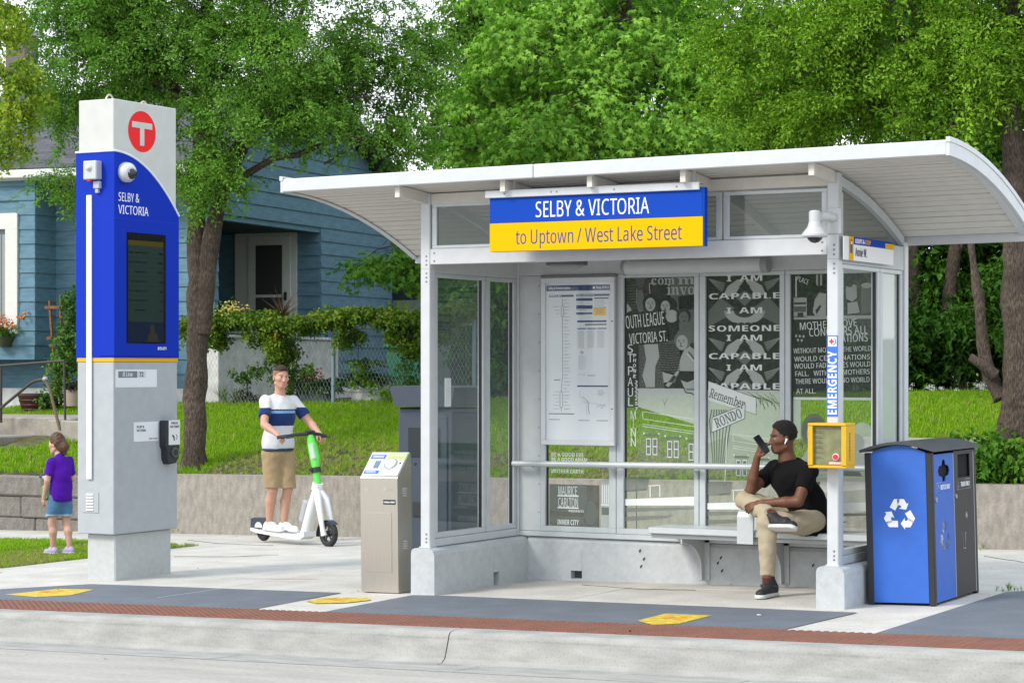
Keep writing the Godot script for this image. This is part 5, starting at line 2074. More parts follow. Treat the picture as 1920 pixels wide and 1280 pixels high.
	grey.line([Vector2(0.01, h - 0.99), Vector2(0.02, h - 1.04), Vector2(0.08, h - 1.10), Vector2(0.085, h - 1.2)], 0.0015, z)
	grey.line([Vector2(0.045, h - 1.04), Vector2(0.10, h - 1.09), Vector2(0.10, h - 1.16), Vector2(0.115, h - 1.19)], 0.004, z + 0.0004)
	grey.line([Vector2(0.05, h - 1.09), Vector2(0.17, h - 1.10), Vector2(0.27, h - 1.12)], 0.0015, z)
	grey.line([Vector2(0.18, h - 1.13), Vector2(0.22, h - 1.11), Vector2(0.23, h - 1.14), Vector2(0.26, h - 1.10)], 0.0025, z + 0.0004)
	for k in 5:
		grey.rect(0.19, h - 0.985 - k * 0.011, 0.24 + 0.01 * (k % 3), h - 0.983 - k * 0.011, z)
	for q in [[x0 + 0.03, 1.245], [0.0, 1.25], [0.18, 1.25]]:
		grey.rect(q[0], h - q[1], q[0] + 0.11, h - q[1] + 0.005, z)
	obj("navy_print", navy, M(lin(0.02, 0.035, 0.16), 0.6), post, "stuff")
	obj("grey_print", grey, M(lin(0.10, 0.12, 0.14), 0.6), post, "stuff")
	obj("yellow_print", yel, M(lin(0.85, 0.52, 0.03), 0.6), post, "stuff")
	obj("white_print", wht, LETTER, post, "stuff")
	obj("red_print", red, M(lin(0.7, 0.05, 0.06), 0.6), post, "stuff")
	mb = MB.new()
	mb.rect(x0, 0.045, x1, h - 0.045, 0.05)
	obj("pane", mb, M(Color(0.8, 0.9, 0.95), 0.03, {"alpha": 0.05}), m)


func at_world(p: Vector3) -> MB:                     # shapes given in street coordinates for a thing that stands at p
	var mb := MB.new()
	mb.xf = Transform3D(Basis.IDENTITY, -p)
	return mb


func build_pylon():
	var p := Vector3(-3.57, -0.071, -0.64)
	var t := thing("transit_pylon", "tall blue, white and grey transit pylon with a red T logo and a display", "pylon", p)
	var silver := M(lin(0.42, 0.45, 0.47), 0.55, {"spec": 0.2, "tex": noise_tex("clean", 0.015, 0.955, 1.0, 512, 4), "scale": 0.8})
	var offwhite := M(lin(0.56, 0.57, 0.54), 0.5, {"tex": noise_tex("clean", 0.015, 0.955, 1.0, 512, 4), "scale": 0.6})
	var blue := M(lin(0.001, 0.028, 0.40), 0.6, {"spec": 0.3})
	var yel := M(lin(0.75, 0.38, 0.005), 0.5)
	var xr := -3.345
	var xl := -3.765
	var zf := -0.165
	var zb := -1.11
	var mb := at_world(p)
	mb.span(Vector3(-3.71, -0.3, -1.07), Vector3(-3.385, 0.36, -0.235), 0.012)
	obj("concrete_base", mb, M(lin(0.50, 0.52, 0.515), 0.85, {"tex": noise_tex("concp", 0.02, 0.93, 1.0, 512, 5), "scale": 1.2}), t)
	mb = at_world(p)
	mb.span(Vector3(xl, 0.362, zb), Vector3(xr, 1.93, zf), 0.006)
	obj("grey_cabinet", mb, silver, t)
	mb = at_world(p)
	mb.span(Vector3(xl + 0.008, 1.97, zb + 0.008), Vector3(xr - 0.008, 4.32, zf - 0.008), 0.006)
	var head := obj("white_head", mb, offwhite, t)
	for z in [-0.30, -0.87]:
		var e := at_world(p)
		var pts := []
		for j in 13:
			var a := PI * j / 12.0
			pts.append(Vector3(-3.555 if z < -0.5 else -3.50, 4.318 + 0.055 * sin(a), z + 0.05 * cos(a)))
		e.tube(pts, 0.009, 8)
		obj("lifting_eye", e, M(lin(0.55, 0.5, 0.38), 0.4, {"metal": 0.4}), t)
	mb = at_world(p)
	mb.span(Vector3(xl - 0.004, 1.931, zb - 0.004), Vector3(xr + 0.004, 1.968, zf + 0.004), 0.002)
	obj("yellow_stripe", mb, yel, t)
	# blue sleeve with its swept top edge
	var poly := PackedVector2Array([Vector2(-zf - 0.008, 1.969), Vector2(-zb + 0.008, 1.969), Vector2(-zb + 0.008, 3.30)])
	var edge := []
	for j in 17:
		var u := 1.0 - j / 16.0
		var q := Vector2(lerpf(-zf - 0.008, -zb + 0.010, u), 3.84 - 0.54 * pow(u, 2.1))
		if j > 0:
			poly.append(q)
		edge.append(Vector3(xr + 0.012, q.y + 0.006, -q.x))
	mb = at_world(p)
	mb.xf = mb.xf * Transform3D(FX, Vector3.ZERO)
	mb.prism(poly, xl - 0.010, xr + 0.012)
	obj("blue_sleeve", mb, blue, t)
	mb = at_world(p)
	edge.append(Vector3(xr + 0.012, 3.846, zf + 0.010))
	edge.append(Vector3(xl - 0.012, 3.846, zf + 0.010))
	mb.tube(edge, 0.011, 6)
	obj("edge_trim", mb, M(lin(0.72, 0.78, 0.86), 0.4), t)
	# display door and screen
	mb = at_world(p)
	mb.span(Vector3(-3.50, 1.985, -1.105), Vector3(xr + 0.020, 3.238, zf + 0.016), 0.004)
	var door := obj("display_door", mb, blue, t)
	var x := xr + 0.021
	mb = at_world(p)
	mb.span(Vector3(x - 0.004, 2.10, -0.905), Vector3(x + 0.002, 3.115, -0.325), 0.002)
	obj("screen_bezel", mb, M(lin(0.006, 0.007, 0.008), 0.5, {"spec": 0.15}), door)
	var sx := x + 0.0025
	var f := Transform3D(FX, Vector3(sx, 0, 0))
	mb = at_world(p)
	mb.xf = mb.xf * f
	mb.rect(0.345, 2.30, 0.865, 3.0, 0)
	obj("timetable_screen", mb, M(lin(0.022, 0.045, 0.036), 0.6, {"spec": 0.1}), door)
	mb = at_world(p)
	mb.xf = mb.xf * f
	mb.rect(0.345, 3.0, 0.865, 3.045, 0)
	obj("screen_banner", mb, M(lin(0.085, 0.065, 0.006), 0.6, {"spec": 0.1}), door)
	mb = at_world(p)
	mb.xf = mb.xf * f
	mb.rect(0.345, 2.115, 0.865, 2.298, 0)
	obj("screen_advert", mb, M(lin(0.008, 0.018, 0.045), 0.6, {"spec": 0.1}), door)
	mb = at_world(p)
	mb.xf = mb.xf * f
	mb.disc(Vector2(0.70, 2.235), 0.035, 0.045, 0.001)
	mb.prism(PackedVector2Array([Vector2(0.62, 2.116), Vector2(0.80, 2.116), Vector2(0.77, 2.19), Vector2(0.70, 2.21), Vector2(0.64, 2.18)]), 0.0004, 0.0008)
	obj("advert_figure", mb, M(lin(0.04, 0.036, 0.022), 0.6, {"spec": 0.1}), door)
	mb = at_world(p)
	mb.xf = mb.xf * f
	var rows := [["Line", "Uptown / W Lake St", "4 Min"], ["Line", "Downtown St Paul", "12 Min"], ["", "Downtown Mpls", "10 Min"], ["Line", "Uptown / W Lake St", "1:02"], ["Line", "Downtown St Paul", "1:08"], ["Line", "Uptown / W Lake St", "1:19"], ["", "Downtown Mpls", "1:22"]]
	for i in rows.size():
		var y := 2.935 - i * 0.088
		if rows[i][0]:
			mb.text(rows[i][0], 0.030, Transform3D(Basis.IDENTITY, Vector3(0.36, y, 0.0005)), true, 0)
		mb.text(rows[i][1], 0.024, Transform3D(Basis.IDENTITY, Vector3(0.44, y, 0.0005)), false, 0, 0.9)
		mb.text(rows[i][2], 0.030, Transform3D(Basis.IDENTITY, Vector3(0.855, y, 0.0005)), true, 2, 0.85)
		mb.rect(0.35, y - 0.045, 0.86, y - 0.043, 0.0004)
	mb.text("12:48 PM", 0.026, Transform3D(Basis.IDENTITY, Vector3(0.85, 3.075, 0.0005)), false, 2)
	obj("timetable_lines", mb, M(lin(0.006, 0.012, 0.010), 0.6, {"spec": 0.1}), door, "stuff")
	mb = at_world(p)
	mb.xf = mb.xf * Transform3D(Basis(Vector3(0, 0, -1), Vector3.UP, Vector3.RIGHT), Vector3(sx + 0.002, 0, 0))
	mb.rect(0.33, 2.105, 0.90, 3.11, 0.0)
	obj("screen_glass", mb, M(Color(0.03, 0.05, 0.045), 0.02, {"alpha": 0.12, "spec": 0.12}), door)
	# lettering and logo
	mb = at_world(p)
	mb.xf = mb.xf * Transform3D(FX, Vector3(xr + 0.0125, 0, 0))
	mb.text("SELBY &", 0.105, Transform3D(Basis.IDENTITY, Vector3(0.215, 3.43, 0)), false, 0, -0.30)
	mb.text("VICTORIA", 0.105, Transform3D(Basis.IDENTITY, Vector3(0.215, 3.315, 0)), false, 0, -0.44)
	mb.text("BTS 671", 0.038, Transform3D(Basis.IDENTITY, Vector3(0.915, 2.055, 0.010)), true, 2, -0.125)
	obj("lettering", mb, LETTER, t)
	mb = at_world(p)
	mb.xf = mb.xf * Transform3D(FX, Vector3(xr - 0.007, 0, 0))
	mb.disc(Vector2(0.585, 4.055), 0.205, 0.19, 0, 40)
	var logo := obj("logo_disc", mb, M(lin(0.78, 0.005, 0.012), 0.5), t)
	mb = at_world(p)
	mb.xf = mb.xf * Transform3D(FX, Vector3(xr - 0.005, 0, 0))
	mb.rect(0.435, 4.085, 0.735, 4.14, 0)
	mb.rect(0.553, 3.925, 0.617, 4.085, 0)
	obj("logo_letter", mb, offwhite, logo)
	# front: white light strip, alarm box, vent plate
	mb = at_world(p)
	mb.span(Vector3(-3.645, 0.86, zf + 0.008), Vector3(-3.585, 3.45, zf + 0.024), 0.004)
	obj("light_strip", mb, M(lin(0.80, 0.82, 0.82), 0.4), t)
	for k in 9:
		mb = at_world(p)
		mb.span(Vector3(-3.70, 3.585 + k * 0.019, zf + 0.0085), Vector3(-3.60, 3.592 + k * 0.019, zf + 0.011))
		obj("louvre", mb, M(lin(0.01, 0.015, 0.10), 0.6), t)
	mb = at_world(p)
	mb.span(Vector3(-3.62, 3.585, zf + 0.009), Vector3(-3.47, 3.755, zf + 0.10), 0.008)
	mb.xf = mb.xf * Transform3D(Basis.IDENTITY, Vector3.ZERO)
	var al := obj("alarm_box", mb, M(lin(0.52, 0.54, 0.55), 0.4, {"metal": 0.3}), t)
	mb = at_world(p)
	mb.xf = mb.xf * Transform3D(basis_y(Vector3.BACK), Vector3(-3.55, 3.69, zf + 0.10))
	mb.lathe([Vector2(0.032, 0), Vector2(0.03, 0.01), Vector2(0.018, 0.028), Vector2(0, 0.034)], 16)
	obj("knob", mb, M(lin(0.6, 0.62, 0.63), 0.3, {"metal": 0.4}), al)
	mb = at_world(p)
	mb.span(Vector3(-3.585, 3.57, zf + 0.03), Vector3(-3.55, 3.584, zf + 0.085), 0.002)
	obj("red_lens", mb, M(lin(0.6, 0.05, 0.03), 0.4), al)
	mb = at_world(p)
	mb.span(Vector3(-3.545, 3.505, zf + 0.01), Vector3(-3.475, 3.572, zf + 0.05), 0.004)
	mb.span(Vector3(-3.53, 3.465, zf + 0.01), Vector3(-3.495, 3.504, zf + 0.04), 0.003)
	obj("connector", mb, M(lin(0.42, 0.42, 0.55), 0.5), al)
	mb = at_world(p)
	mb.span(Vector3(-3.70, 0.555, zf + 0.0005), Vector3(-3.515, 0.745, zf + 0.006), 0.002)
	var vent := obj("vent_plate", mb, silver, t)
	for k in 6:
		mb = at_world(p)
		mb.xf = mb.xf * Transform3D(Basis(Vector3.RIGHT, -0.5), Vector3(-3.615, 0.575 + k * 0.028, zf + 0.010))
		mb.box(Vector3.ZERO, Vector3(0.075, 0.004, 0.018))
		mb.box(Vector3(0, 0.007, 0.0), Vector3(0.075, 0.009, 0.012))
		obj("vent_slot", mb, LETTER, vent)
	# dome camera on the screen side
	mb = at_world(p)
	mb.xf = mb.xf * Transform3D(basis_y(Vector3(0.9, -0.1, 0.35)), Vector3(xr + 0.01, 3.66, -0.31))
	mb.lathe([Vector2(0.085, 0.0), Vector2(0.093, 0.02), Vector2(0.09, 0.06), Vector2(0.07, 0.095), Vector2(0.05, 0.11), Vector2(0.0, 0.115)], 24)
	var cam := obj("dome_camera", mb, WHITE_METAL, t)
	mb = at_world(p)
	mb.ball(Vector3(xr + 0.105, 3.64, -0.29), Vector3.ONE * 0.05, 10, 16)
	obj("lens_dome", mb, M(lin(0.02, 0.02, 0.03), 0.06), cam)
	# plates on the grey cabinet
	mb = at_world(p)
	mb.span(Vector3(xr - 0.004, 1.695, -0.795), Vector3(xr + 0.004, 1.86, -0.19), 0.003)
	var rp := obj("route_plate", mb, M(lin(0.74, 0.77, 0.80), 0.45), t)
	mb = at_world(p)
	mb.xf = mb.xf * Transform3D(FX, Vector3(xr + 0.0045, 0, 0))
	mb.rect(0.225, 1.785, 0.50, 1.845, 0)
	obj("grey_label", mb, M(lin(0.16, 0.19, 0.22), 0.5), rp)
	mb = at_world(p)
	mb.xf = mb.xf * Transform3D(FX, Vector3(xr + 0.0045, 0, 0))
	mb.rect(0.50, 1.785, 0.625, 1.845, 0)
	obj("pale_label", mb, M(lin(0.58, 0.61, 0.63), 0.5), rp)
	mb = at_world(p)
	mb.xf = mb.xf * Transform3D(FX, Vector3(xr + 0.005, 0, 0))
	mb.text("B Line", 0.055, Transform3D(Basis(Vector3(1, 0, 0), Vector3(0.15, 1, 0), Vector3.BACK), Vector3(0.36, 1.815, 0)), false, 1, -0.14)
	obj("lettering", mb, LETTER, rp)
	mb = at_world(p)
	mb.xf = mb.xf * Transform3D(FX, Vector3(xr + 0.005, 0, 0))
	mb.text("72", 0.06, Transform3D(Basis.IDENTITY, Vector3(0.56, 1.815, 0)), true, 1)
	obj("lettering", mb, INK, rp)
	mb = at_world(p)
	mb.span(Vector3(xr - 0.004, 1.195, -0.815), Vector3(xr + 0.004, 1.375, -0.455), 0.003)
	var np := obj("name_plate", mb, M(lin(0.74, 0.77, 0.80), 0.45), t)
	mb = at_world(p)
	mb.xf = mb.xf * Transform3D(FX, Vector3(xr + 0.0045, 0, 0))
	mb.text("SELBY &", 0.030, Transform3D(Basis.IDENTITY, Vector3(0.49, 1.332, 0)), true, 0)
	mb.text("VICTORIA", 0.030, Transform3D(Basis.IDENTITY, Vector3(0.49, 1.298, 0)), true, 0)
	mb.text("Metro Transit", 0.02, Transform3D(Basis.IDENTITY, Vector3(0.80, 1.22, 0)), false, 2)
	obj("lettering", mb, INK, np)
	# push-to-talk unit
	mb = at_world(p)
	mb.xf = mb.xf * Transform3D(FX, Vector3(xr, 0, 0))
	mb.prism(PackedVector2Array([Vector2(0.835, 1.15), Vector2(0.86, 1.11), Vector2(0.865, 1.02), Vector2(0.895, 0.975), Vector2(0.995, 0.985), Vector2(1.03, 1.04), Vector2(1.04, 1.12), Vector2(1.035, 1.37), Vector2(0.85, 1.385), Vector2(0.835, 1.37)]), 0.0, 0.075)
	var unit := obj("audio_unit", mb, M(lin(0.018, 0.022, 0.03), 0.4), t)
	mb = at_world(p)
	mb.span(Vector3(xr + 0.0755, 1.155, -1.045), Vector3(xr + 0.082, 1.385, -0.875), 0.004)
	obj("audio_label", mb, M(lin(0.72, 0.74, 0.75), 0.45), unit)
	mb = at_world(p)
	mb.xf = mb.xf * Transform3D(FX, Vector3(xr + 0.0825, 0, 0))
	mb.text("PRESS", 0.030, Transform3D(Basis.IDENTITY, Vector3(0.96, 1.358, 0)), true, 1, -0.10)
	mb.text("FOR TIMES", 0.030, Transform3D(Basis.IDENTITY, Vector3(0.96, 1.325, 0)), true, 1, -0.14)
	mb.line([Vector2(0.93, 1.245), Vector2(0.95, 1.225), Vector2(0.955, 1.20)], 0.018, 0)
	mb.line([Vector2(0.985, 1.25), Vector2(1.0, 1.23), Vector2(0.985, 1.205)], 0.008, 0)
	obj("lettering", mb, INK, unit)
	mb = at_world(p)
	mb.tube([Vector3(xr + 0.07, 1.085, -0.965), Vector3(xr + 0.092, 1.085, -0.965)], 0.045, 18)
	obj("push_button", mb, M(lin(0.10, 0.12, 0.12), 0.3), unit)
	mb = at_world(p)
	mb.tube([Vector3(xr + 0.092, 1.085, -0.965), Vector3(xr + 0.097, 1.085, -0.965)], 0.03, 18)
	obj("button_face", mb, DARK, unit)


func build_machines():
	# ticket validator
	var p := Vector3(-0.38, -0.008, -0.07)
	var v := thing("ticket_validator", "brushed steel ticket validator with a sloping white reader panel", "ticket validator", p)
	v.rotation.z = 0.012
	var mb := at_world(p)
	var x0 := -0.56
	var x1 := -0.195
	var prof := PackedVector2Array([Vector2(-0.03, 0.0), Vector2(0.20, 0.0), Vector2(0.19, 1.155), Vector2(0.17, 1.165), Vector2(-0.025, 0.965), Vector2(-0.03, 0.955)])
	mb.xf = mb.xf * Transform3D(FX, Vector3.ZERO)
	mb.prism(prof, x0, x1)
	obj("cabinet", mb, STEEL, v)
	mb = at_world(p)
	mb.span(Vector3(-0.505, 0.17, 0.0305), Vector3(-0.255, 0.665, 0.034), 0.001)
	obj("access_door", mb, STEEL, v)
	var sd := (Vector3(0, 1.163, -0.168) - Vector3(0, 0.967, 0.024)).normalized()
	var sn := Vector3.RIGHT.cross(sd)
	var top := Transform3D(Basis(Vector3.RIGHT, sd, sn), Vector3(-0.378, 1.065, -0.072) + sn * 0.003)
	mb = at_world(p)
	mb.xf = mb.xf * top
	mb.box(Vector3(0, 0, 0), Vector3(0.352, 0.262, 0.006), 0.002)
	var panel := obj("reader_panel", mb, M(lin(0.62, 0.66, 0.70), 0.35), v)
	var bl := M(lin(0.05, 0.12, 0.50), 0.4)
	for q in [[-0.165, 0.055, -0.02, 0.105], [-0.165, -0.112, -0.02, -0.072]]:
		mb = at_world(p)
		mb.xf = mb.xf * top
		mb.rect(q[0], q[1], q[2], q[3], 0.0035)
		obj("blue_label", mb, bl, panel)
	mb = at_world(p)
	mb.xf = mb.xf * top
	mb.rect(-0.10, -0.05, -0.045, 0.035, 0.0035)
	obj("display", mb, M(lin(0.13, 0.20, 0.30), 0.2), panel)
	mb = at_world(p)
	mb.xf = mb.xf * top
	mb.rect(0.0, 0.05, 0.172, 0.126, 0.0035)
	obj("green_label", mb, M(lin(0.42, 0.58, 0.16), 0.4), panel)
	mb = at_world(p)
	mb.xf = mb.xf * top
	for k in 3:
		mb.rect(-0.15, 0.07 + k * 0.01, -0.04, 0.074 + k * 0.01, 0.004)
		mb.rect(-0.15, -0.10 + k * 0.009, -0.05, -0.097 + k * 0.009, 0.004)
	mb.text("TAP CARD HERE", 0.02, Transform3D(Basis.IDENTITY, Vector3(0.085, 0.10, 0.004)), true, 1, -0.13)
	obj("lettering", mb, LETTER, panel, "stuff")
	mb = at_world(p)
	mb.xf = mb.xf * top * Transform3D(Basis(Vector3.RIGHT, PI / 2), Vector3(0.06, 0.0, 0.003))
	mb.lathe([Vector2(0.062, 0.0), Vector2(0.062, 0.006), Vector2(0.05, 0.010), Vector2(0.0, 0.010)], 28)
	var tgt := obj("card_target", mb, M(lin(0.30, 0.33, 0.36), 0.35), panel)
	mb = at_world(p)
	mb.xf = mb.xf * top
	mb.disc(Vector2(0.06, 0.0), 0.048, 0.048, 0.0145, 24)
	obj("card_face", mb, M(lin(0.70, 0.73, 0.75), 0.4), panel)
	mb = at_world(p)
	mb.xf = mb.xf * top
	mb.disc(Vector2(0.148, 0.01), 0.010, 0.012, 0.004, 12)
	obj("sensor", mb, DARK, panel)
	mb = at_world(p)
	mb.rect(-0.335, 0.735, -0.215, 0.775, 0.0318)
	var nb := obj("number_label", mb, M(lin(0.012, 0.014, 0.02), 0.4), v)
	mb = at_world(p)
	mb.text("Validator 05042", 0.021, Transform3D(Basis.IDENTITY, Vector3(-0.275, 0.755, 0.0325)), true, 1, -0.108)
	obj("lettering", mb, LETTER, nb)
	mb = at_world(p)
	mb.rect(-0.55, 0.822, -0.44, 0.826, 0.031)
	mb.disc(Vector2(-0.50, 0.86), 0.022, 0.016, 0.031)
	mb.disc(Vector2(-0.315, 0.865), 0.018, 0.018, 0.031)
	mb.line([Vector2(-0.29, 0.845), Vector2(-0.265, 0.865), Vector2(-0.25, 0.85), Vector2(-0.235, 0.87)], 0.006, 0.031)
	mb.rect(-0.335, 0.81, -0.275, 0.816, 0.031)
	obj("worn_stickers", mb, M(lin(0.44, 0.41, 0.37), 0.5, {"metal": 0.3}), v, "stuff")
	for y in [0.80, 0.36]:
		for k in 4:
			mb = at_world(p)
			mb.span(Vector3(x1, y + k * 0.020, -0.115), Vector3(x1 + 0.004, y + 0.009 + k * 0.020, -0.055), 0.001)
			obj("louvre", mb, M(lin(0.7, 0.7, 0.68), 0.35, {"metal": 0.4}), v)
	# ticket vending machine behind the shelter's left wall
	p = Vector3(-0.68, -0.014, -1.48)
	var m := thing("ticket_machine", "dark slate ticket machine with a curved hood behind the steel validator", "ticket machine", p)
	var slate := M(lin(0.045, 0.062, 0.088), 0.45, {"tex": noise_tex("clean", 0.015, 0.955, 1.0, 512, 4), "scale": 1.0})
	mb = at_world(p)
	mb.span(Vector3(-0.97, -0.1, -1.74), Vector3(-0.40, 1.52, -1.22), 0.015)
	obj("cabinet", mb, slate, m)
	mb = at_world(p)
	mb.span(Vector3(-0.92, 0.25, -1.219), Vector3(-0.45, 1.45, -1.205), 0.006)
	var fd := obj("front_door", mb, slate, m)
	for q in [[-0.78, 1.02, 0.014], [-0.84, 0.98, 0.010]]:
		mb = at_world(p)
		mb.xf = mb.xf * Transform3D(basis_y(Vector3.BACK), Vector3(q[0], q[1], -1.205))
		mb.lathe([Vector2(q[2], 0), Vector2(q[2], 0.004), Vector2(0, 0.006)], 12)
		obj("lock", mb, DARK, fd)
	mb = at_world(p)
	var hood := PackedVector2Array([Vector2(-1.02, 1.70), Vector2(-1.015, 1.665), Vector2(-0.99, 1.60), Vector2(-0.965, 1.53), Vector2(-0.39, 1.53), Vector2(-0.37, 1.60), Vector2(-0.355, 1.665), Vector2(-0.35, 1.70), Vector2(-0.385, 1.715), Vector2(-0.98, 1.715)])
	mb.prism(hood, -1.78, -1.16)
	obj("hood", mb, slate, m)
	mb = at_world(p)
	mb.span(Vector3(-0.85, 1.08, -1.204), Vector3(-0.52, 1.34, -1.198), 0.002)
	obj("screen", mb, M(lin(0.02, 0.028, 0.035), 0.15), fd)
	mb = at_world(p)
	mb.span(Vector3(-0.80, 0.55, -1.204), Vector3(-0.55, 0.68, -1.19), 0.004)
	obj("ticket_tray", mb, DARK, fd)


func recycle(mb: MB, c: Vector2, s: float, squash := 1.0):       # six-piece chasing arrows
	for k in 3:
		var a := TAU * k / 3.0
		for poly in [[-0.05, -0.40, -0.34, -0.40, -0.44, -0.24, -0.30, -0.20, -0.05, -0.20], [0.03, -0.29, 0.17, -0.47, 0.17, -0.40, 0.34, -0.40, 0.46, -0.21, 0.30, -0.11, 0.24, -0.20, 0.17, -0.20, 0.17, -0.11]]:
			var p := PackedVector2Array()
			for i in range(0, poly.size(), 2):
				var q := Vector2(poly[i], poly[i + 1] + 0.02).rotated(a)
				p.append(c + Vector2(q.x * squash, q.y) * s)
			mb.flat(p, 0.0)


func build_bin():
	var p := Vector3(4.03, 0.078, -0.92)
	var b := thing("litter_bin", "blue and black twin recycling and trash bin with an arched black lid", "litter bin", p)
	b.rotation.z = 0.028
	b.rotation.y = 0.015
	var blue := M(lin(0.025, 0.125, 0.52), 0.5, {"tex": noise_tex("clean", 0.015, 0.955, 1.0, 512, 4), "scale": 1.0})
	var charc := M(lin(0.022, 0.023, 0.026), 0.5, {"tex": noise_tex("fine", 0.09, 0.86, 1.0, 512, 3), "scale": 3.0})
	var x0 := 3.765
	var x1 := 4.295
	var zf := -0.345
	var zb := -1.50
	var mb := at_world(p)
	mb.span(Vector3(x0 + 0.03, 0.11, zb + 0.03), Vector3(x1 - 0.03, 1.20, zf - 0.03))
	obj("inner_box", mb, charc, b)
	for x in [x0, x1 - 0.05]:
		for z in [zf - 0.05, zb]:
			mb = at_world(p)
			mb.span(Vector3(x, 0.08, z), Vector3(x + 0.05, 1.235, z + 0.05), 0.006)
			var post := obj("corner_post", mb, charc, b)
			mb = at_world(p)
			mb.span(Vector3(x + 0.008, 0.03, z + 0.008), Vector3(x + 0.042, 0.079, z + 0.042), 0.004)
			obj("foot", mb, charc, post)
	# end panel with an arched head
	for z in [zf - 0.012, zb + 0.006]:
		mb = at_world(p)
		var pts := PackedVector2Array([Vector2(x0 + 0.051, 0.10), Vector2(x1 - 0.051, 0.10)])
		for j in 13:
			var t := 1.0 - j / 12.0
			pts.append(Vector2(lerpf(x0 + 0.051, x1 - 0.051, t), 1.234 + 0.056 * sin(t * PI)))
		mb.prism(pts, z, z + 0.006)
		obj("end_panel", mb, blue, b)
	mb = at_world(p)
	mb.xf = mb.xf * Transform3D(Basis.IDENTITY, Vector3(0, 0, zf - 0.004))
	recycle(mb, Vector2((x0 + x1) / 2, 0.765), 0.245)
	obj("recycling_symbol", mb, LETTER, b)
	# lid
	mb = at_world(p)
	var lid := PackedVector2Array()
	for j in 15:
		var t := j / 14.0
		lid.append(Vector2(lerpf(x0 - 0.028, x1 + 0.028, t), 1.238 + 0.058 * sin(t * PI)))
	for j in 15:
		var t := 1.0 - j / 14.0
		lid.append(Vector2(lerpf(x0 - 0.028, x1 + 0.028, t), 1.258 + 0.060 * sin(t * PI)))
	mb.prism(lid, zb - 0.03, zf + 0.035)
	obj("lid", mb, M(lin(0.06, 0.068, 0.08), 0.5, {"tex": noise_tex("fine", 0.09, 0.86, 1.0, 512, 3), "scale": 3.0}), b)
	# two doors on the street's right side, with their openings
	var doors := [[zf - 0.055, -0.905, blue, "recycling_door"], [-0.915, zb + 0.055, charc, "trash_door"]]
	for d in doors:
		var za: float = -d[0]
		var zc: float = -d[1]
		var mid := (za + zc) / 2
		mb = at_world(p)
		mb.xf = mb.xf * Transform3D(FX, Vector3(x1 - 0.012, 0, 0))
		var hy := 1.085
		if d[3] == "recycling_door":
			var hole := PackedVector2Array([Vector2(-0.035, -0.075), Vector2(0.0, -0.09), Vector2(0.035, -0.075), Vector2(0.05, -0.045), Vector2(0.12, -0.036), Vector2(0.15, 0.0), Vector2(0.12, 0.036), Vector2(0.05, 0.045), Vector2(0.035, 0.075), Vector2(0.0, 0.09), Vector2(-0.035, 0.075), Vector2(-0.05, 0.045), Vector2(-0.12, 0.036), Vector2(-0.15, 0.0), Vector2(-0.12, -0.036), Vector2(-0.05, -0.045)])
			ring_panel(mb, za, 0.10, zc, 1.215, Vector2(mid, hy), hole)
		else:
			ring_panel(mb, za, 0.10, zc, 1.225, Vector2(mid, hy + 0.02), PackedVector2Array([Vector2(0.16, -0.09), Vector2(0.16, 0.09), Vector2(-0.16, 0.09), Vector2(-0.16, -0.09)]))
		var o := obj(d[3], mb, d[2], b)
		mb = at_world(p)
		mb.xf = mb.xf * Transform3D(FX, Vector3(x1 - 0.024, 0, 0))
		mb.rect(mid - 0.18, hy - 0.10, mid + 0.18, hy + 0.12, 0)
		obj("opening", mb, M(lin(0.003, 0.003, 0.003), 1.0), o)
		mb = at_world(p)
		mb.xf = mb.xf * Transform3D(FX, Vector3(x1 - 0.004, 0, 0))
		mb.rect(mid - 0.19, 0.922, mid + 0.17, 0.926, 0)
		mb.rect(mid - 0.19, 0.996, mid + 0.17, 1.000, 0)
		mb.rect(mid - 0.19, 0.926, mid - 0.184, 0.996, 0)
		mb.rect(mid + 0.164, 0.926, mid + 0.17, 0.996, 0)
		mb.text("RECYCLE ONLY" if d[3] == "recycling_door" else "TRASH ONLY", 0.05, Transform3D(Basis.IDENTITY, Vector3(mid + 0.03, 0.961, 0)), true, 1, -0.24)
		if d[3] == "recycling_door":
			recycle(mb, Vector2(mid - 0.145, 0.961), 0.05)
			recycle(mb, Vector2(mid - 0.01, 0.58), 0.24)
		else:
			# a figure dropping litter into a basket
			var c := Vector2(mid + 0.03, 0.60)
			mb.disc(c + Vector2(0.02, 0.115), 0.028, 0.028, 0, 14)
			mb.flat(PackedVector2Array([c + Vector2(-0.02, 0.08), c + Vector2(0.055, 0.08), c + Vector2(0.07, -0.02), c + Vector2(0.055, -0.03), c + Vector2(0.055, -0.14), c + Vector2(0.0, -0.14), c + Vector2(0.0, 0.03), c + Vector2(-0.06, 0.0), c + Vector2(-0.06, -0.02), c + Vector2(-0.02, 0.0)]), 0.0)
			mb.line([c + Vector2(-0.10, -0.02), c + Vector2(-0.085, -0.14), c + Vector2(-0.03, -0.14), c + Vector2(-0.018, -0.02)], 0.012, 0.0)
			mb.disc(Vector2(mid - 0.145, 0.972), 0.008, 0.009, 0, 10)
			mb.rect(mid - 0.152, 0.935, mid - 0.138, 0.963, 0)
		obj("lettering", mb, LETTER, o)
		mb = at_world(p)
		mb.tube([Vector3(x1 - 0.012, 0.875, -za - 0.03), Vector3(x1 + 0.006, 0.875, -za - 0.03)], 0.018, 14)
		obj("lock", mb, M(lin(0.55, 0.55, 0.55), 0.3, {"metal": 0.6}), o)
		mb = at_world(p)
		mb.tube([Vector3(x1 - 0.006, 0.10, -zc + 0.004), Vector3(x1 - 0.006, 1.21, -zc + 0.004)], 0.006, 8)
		obj("hinge", mb, M(lin(0.35, 0.36, 0.38), 0.4, {"metal": 0.5}), o)


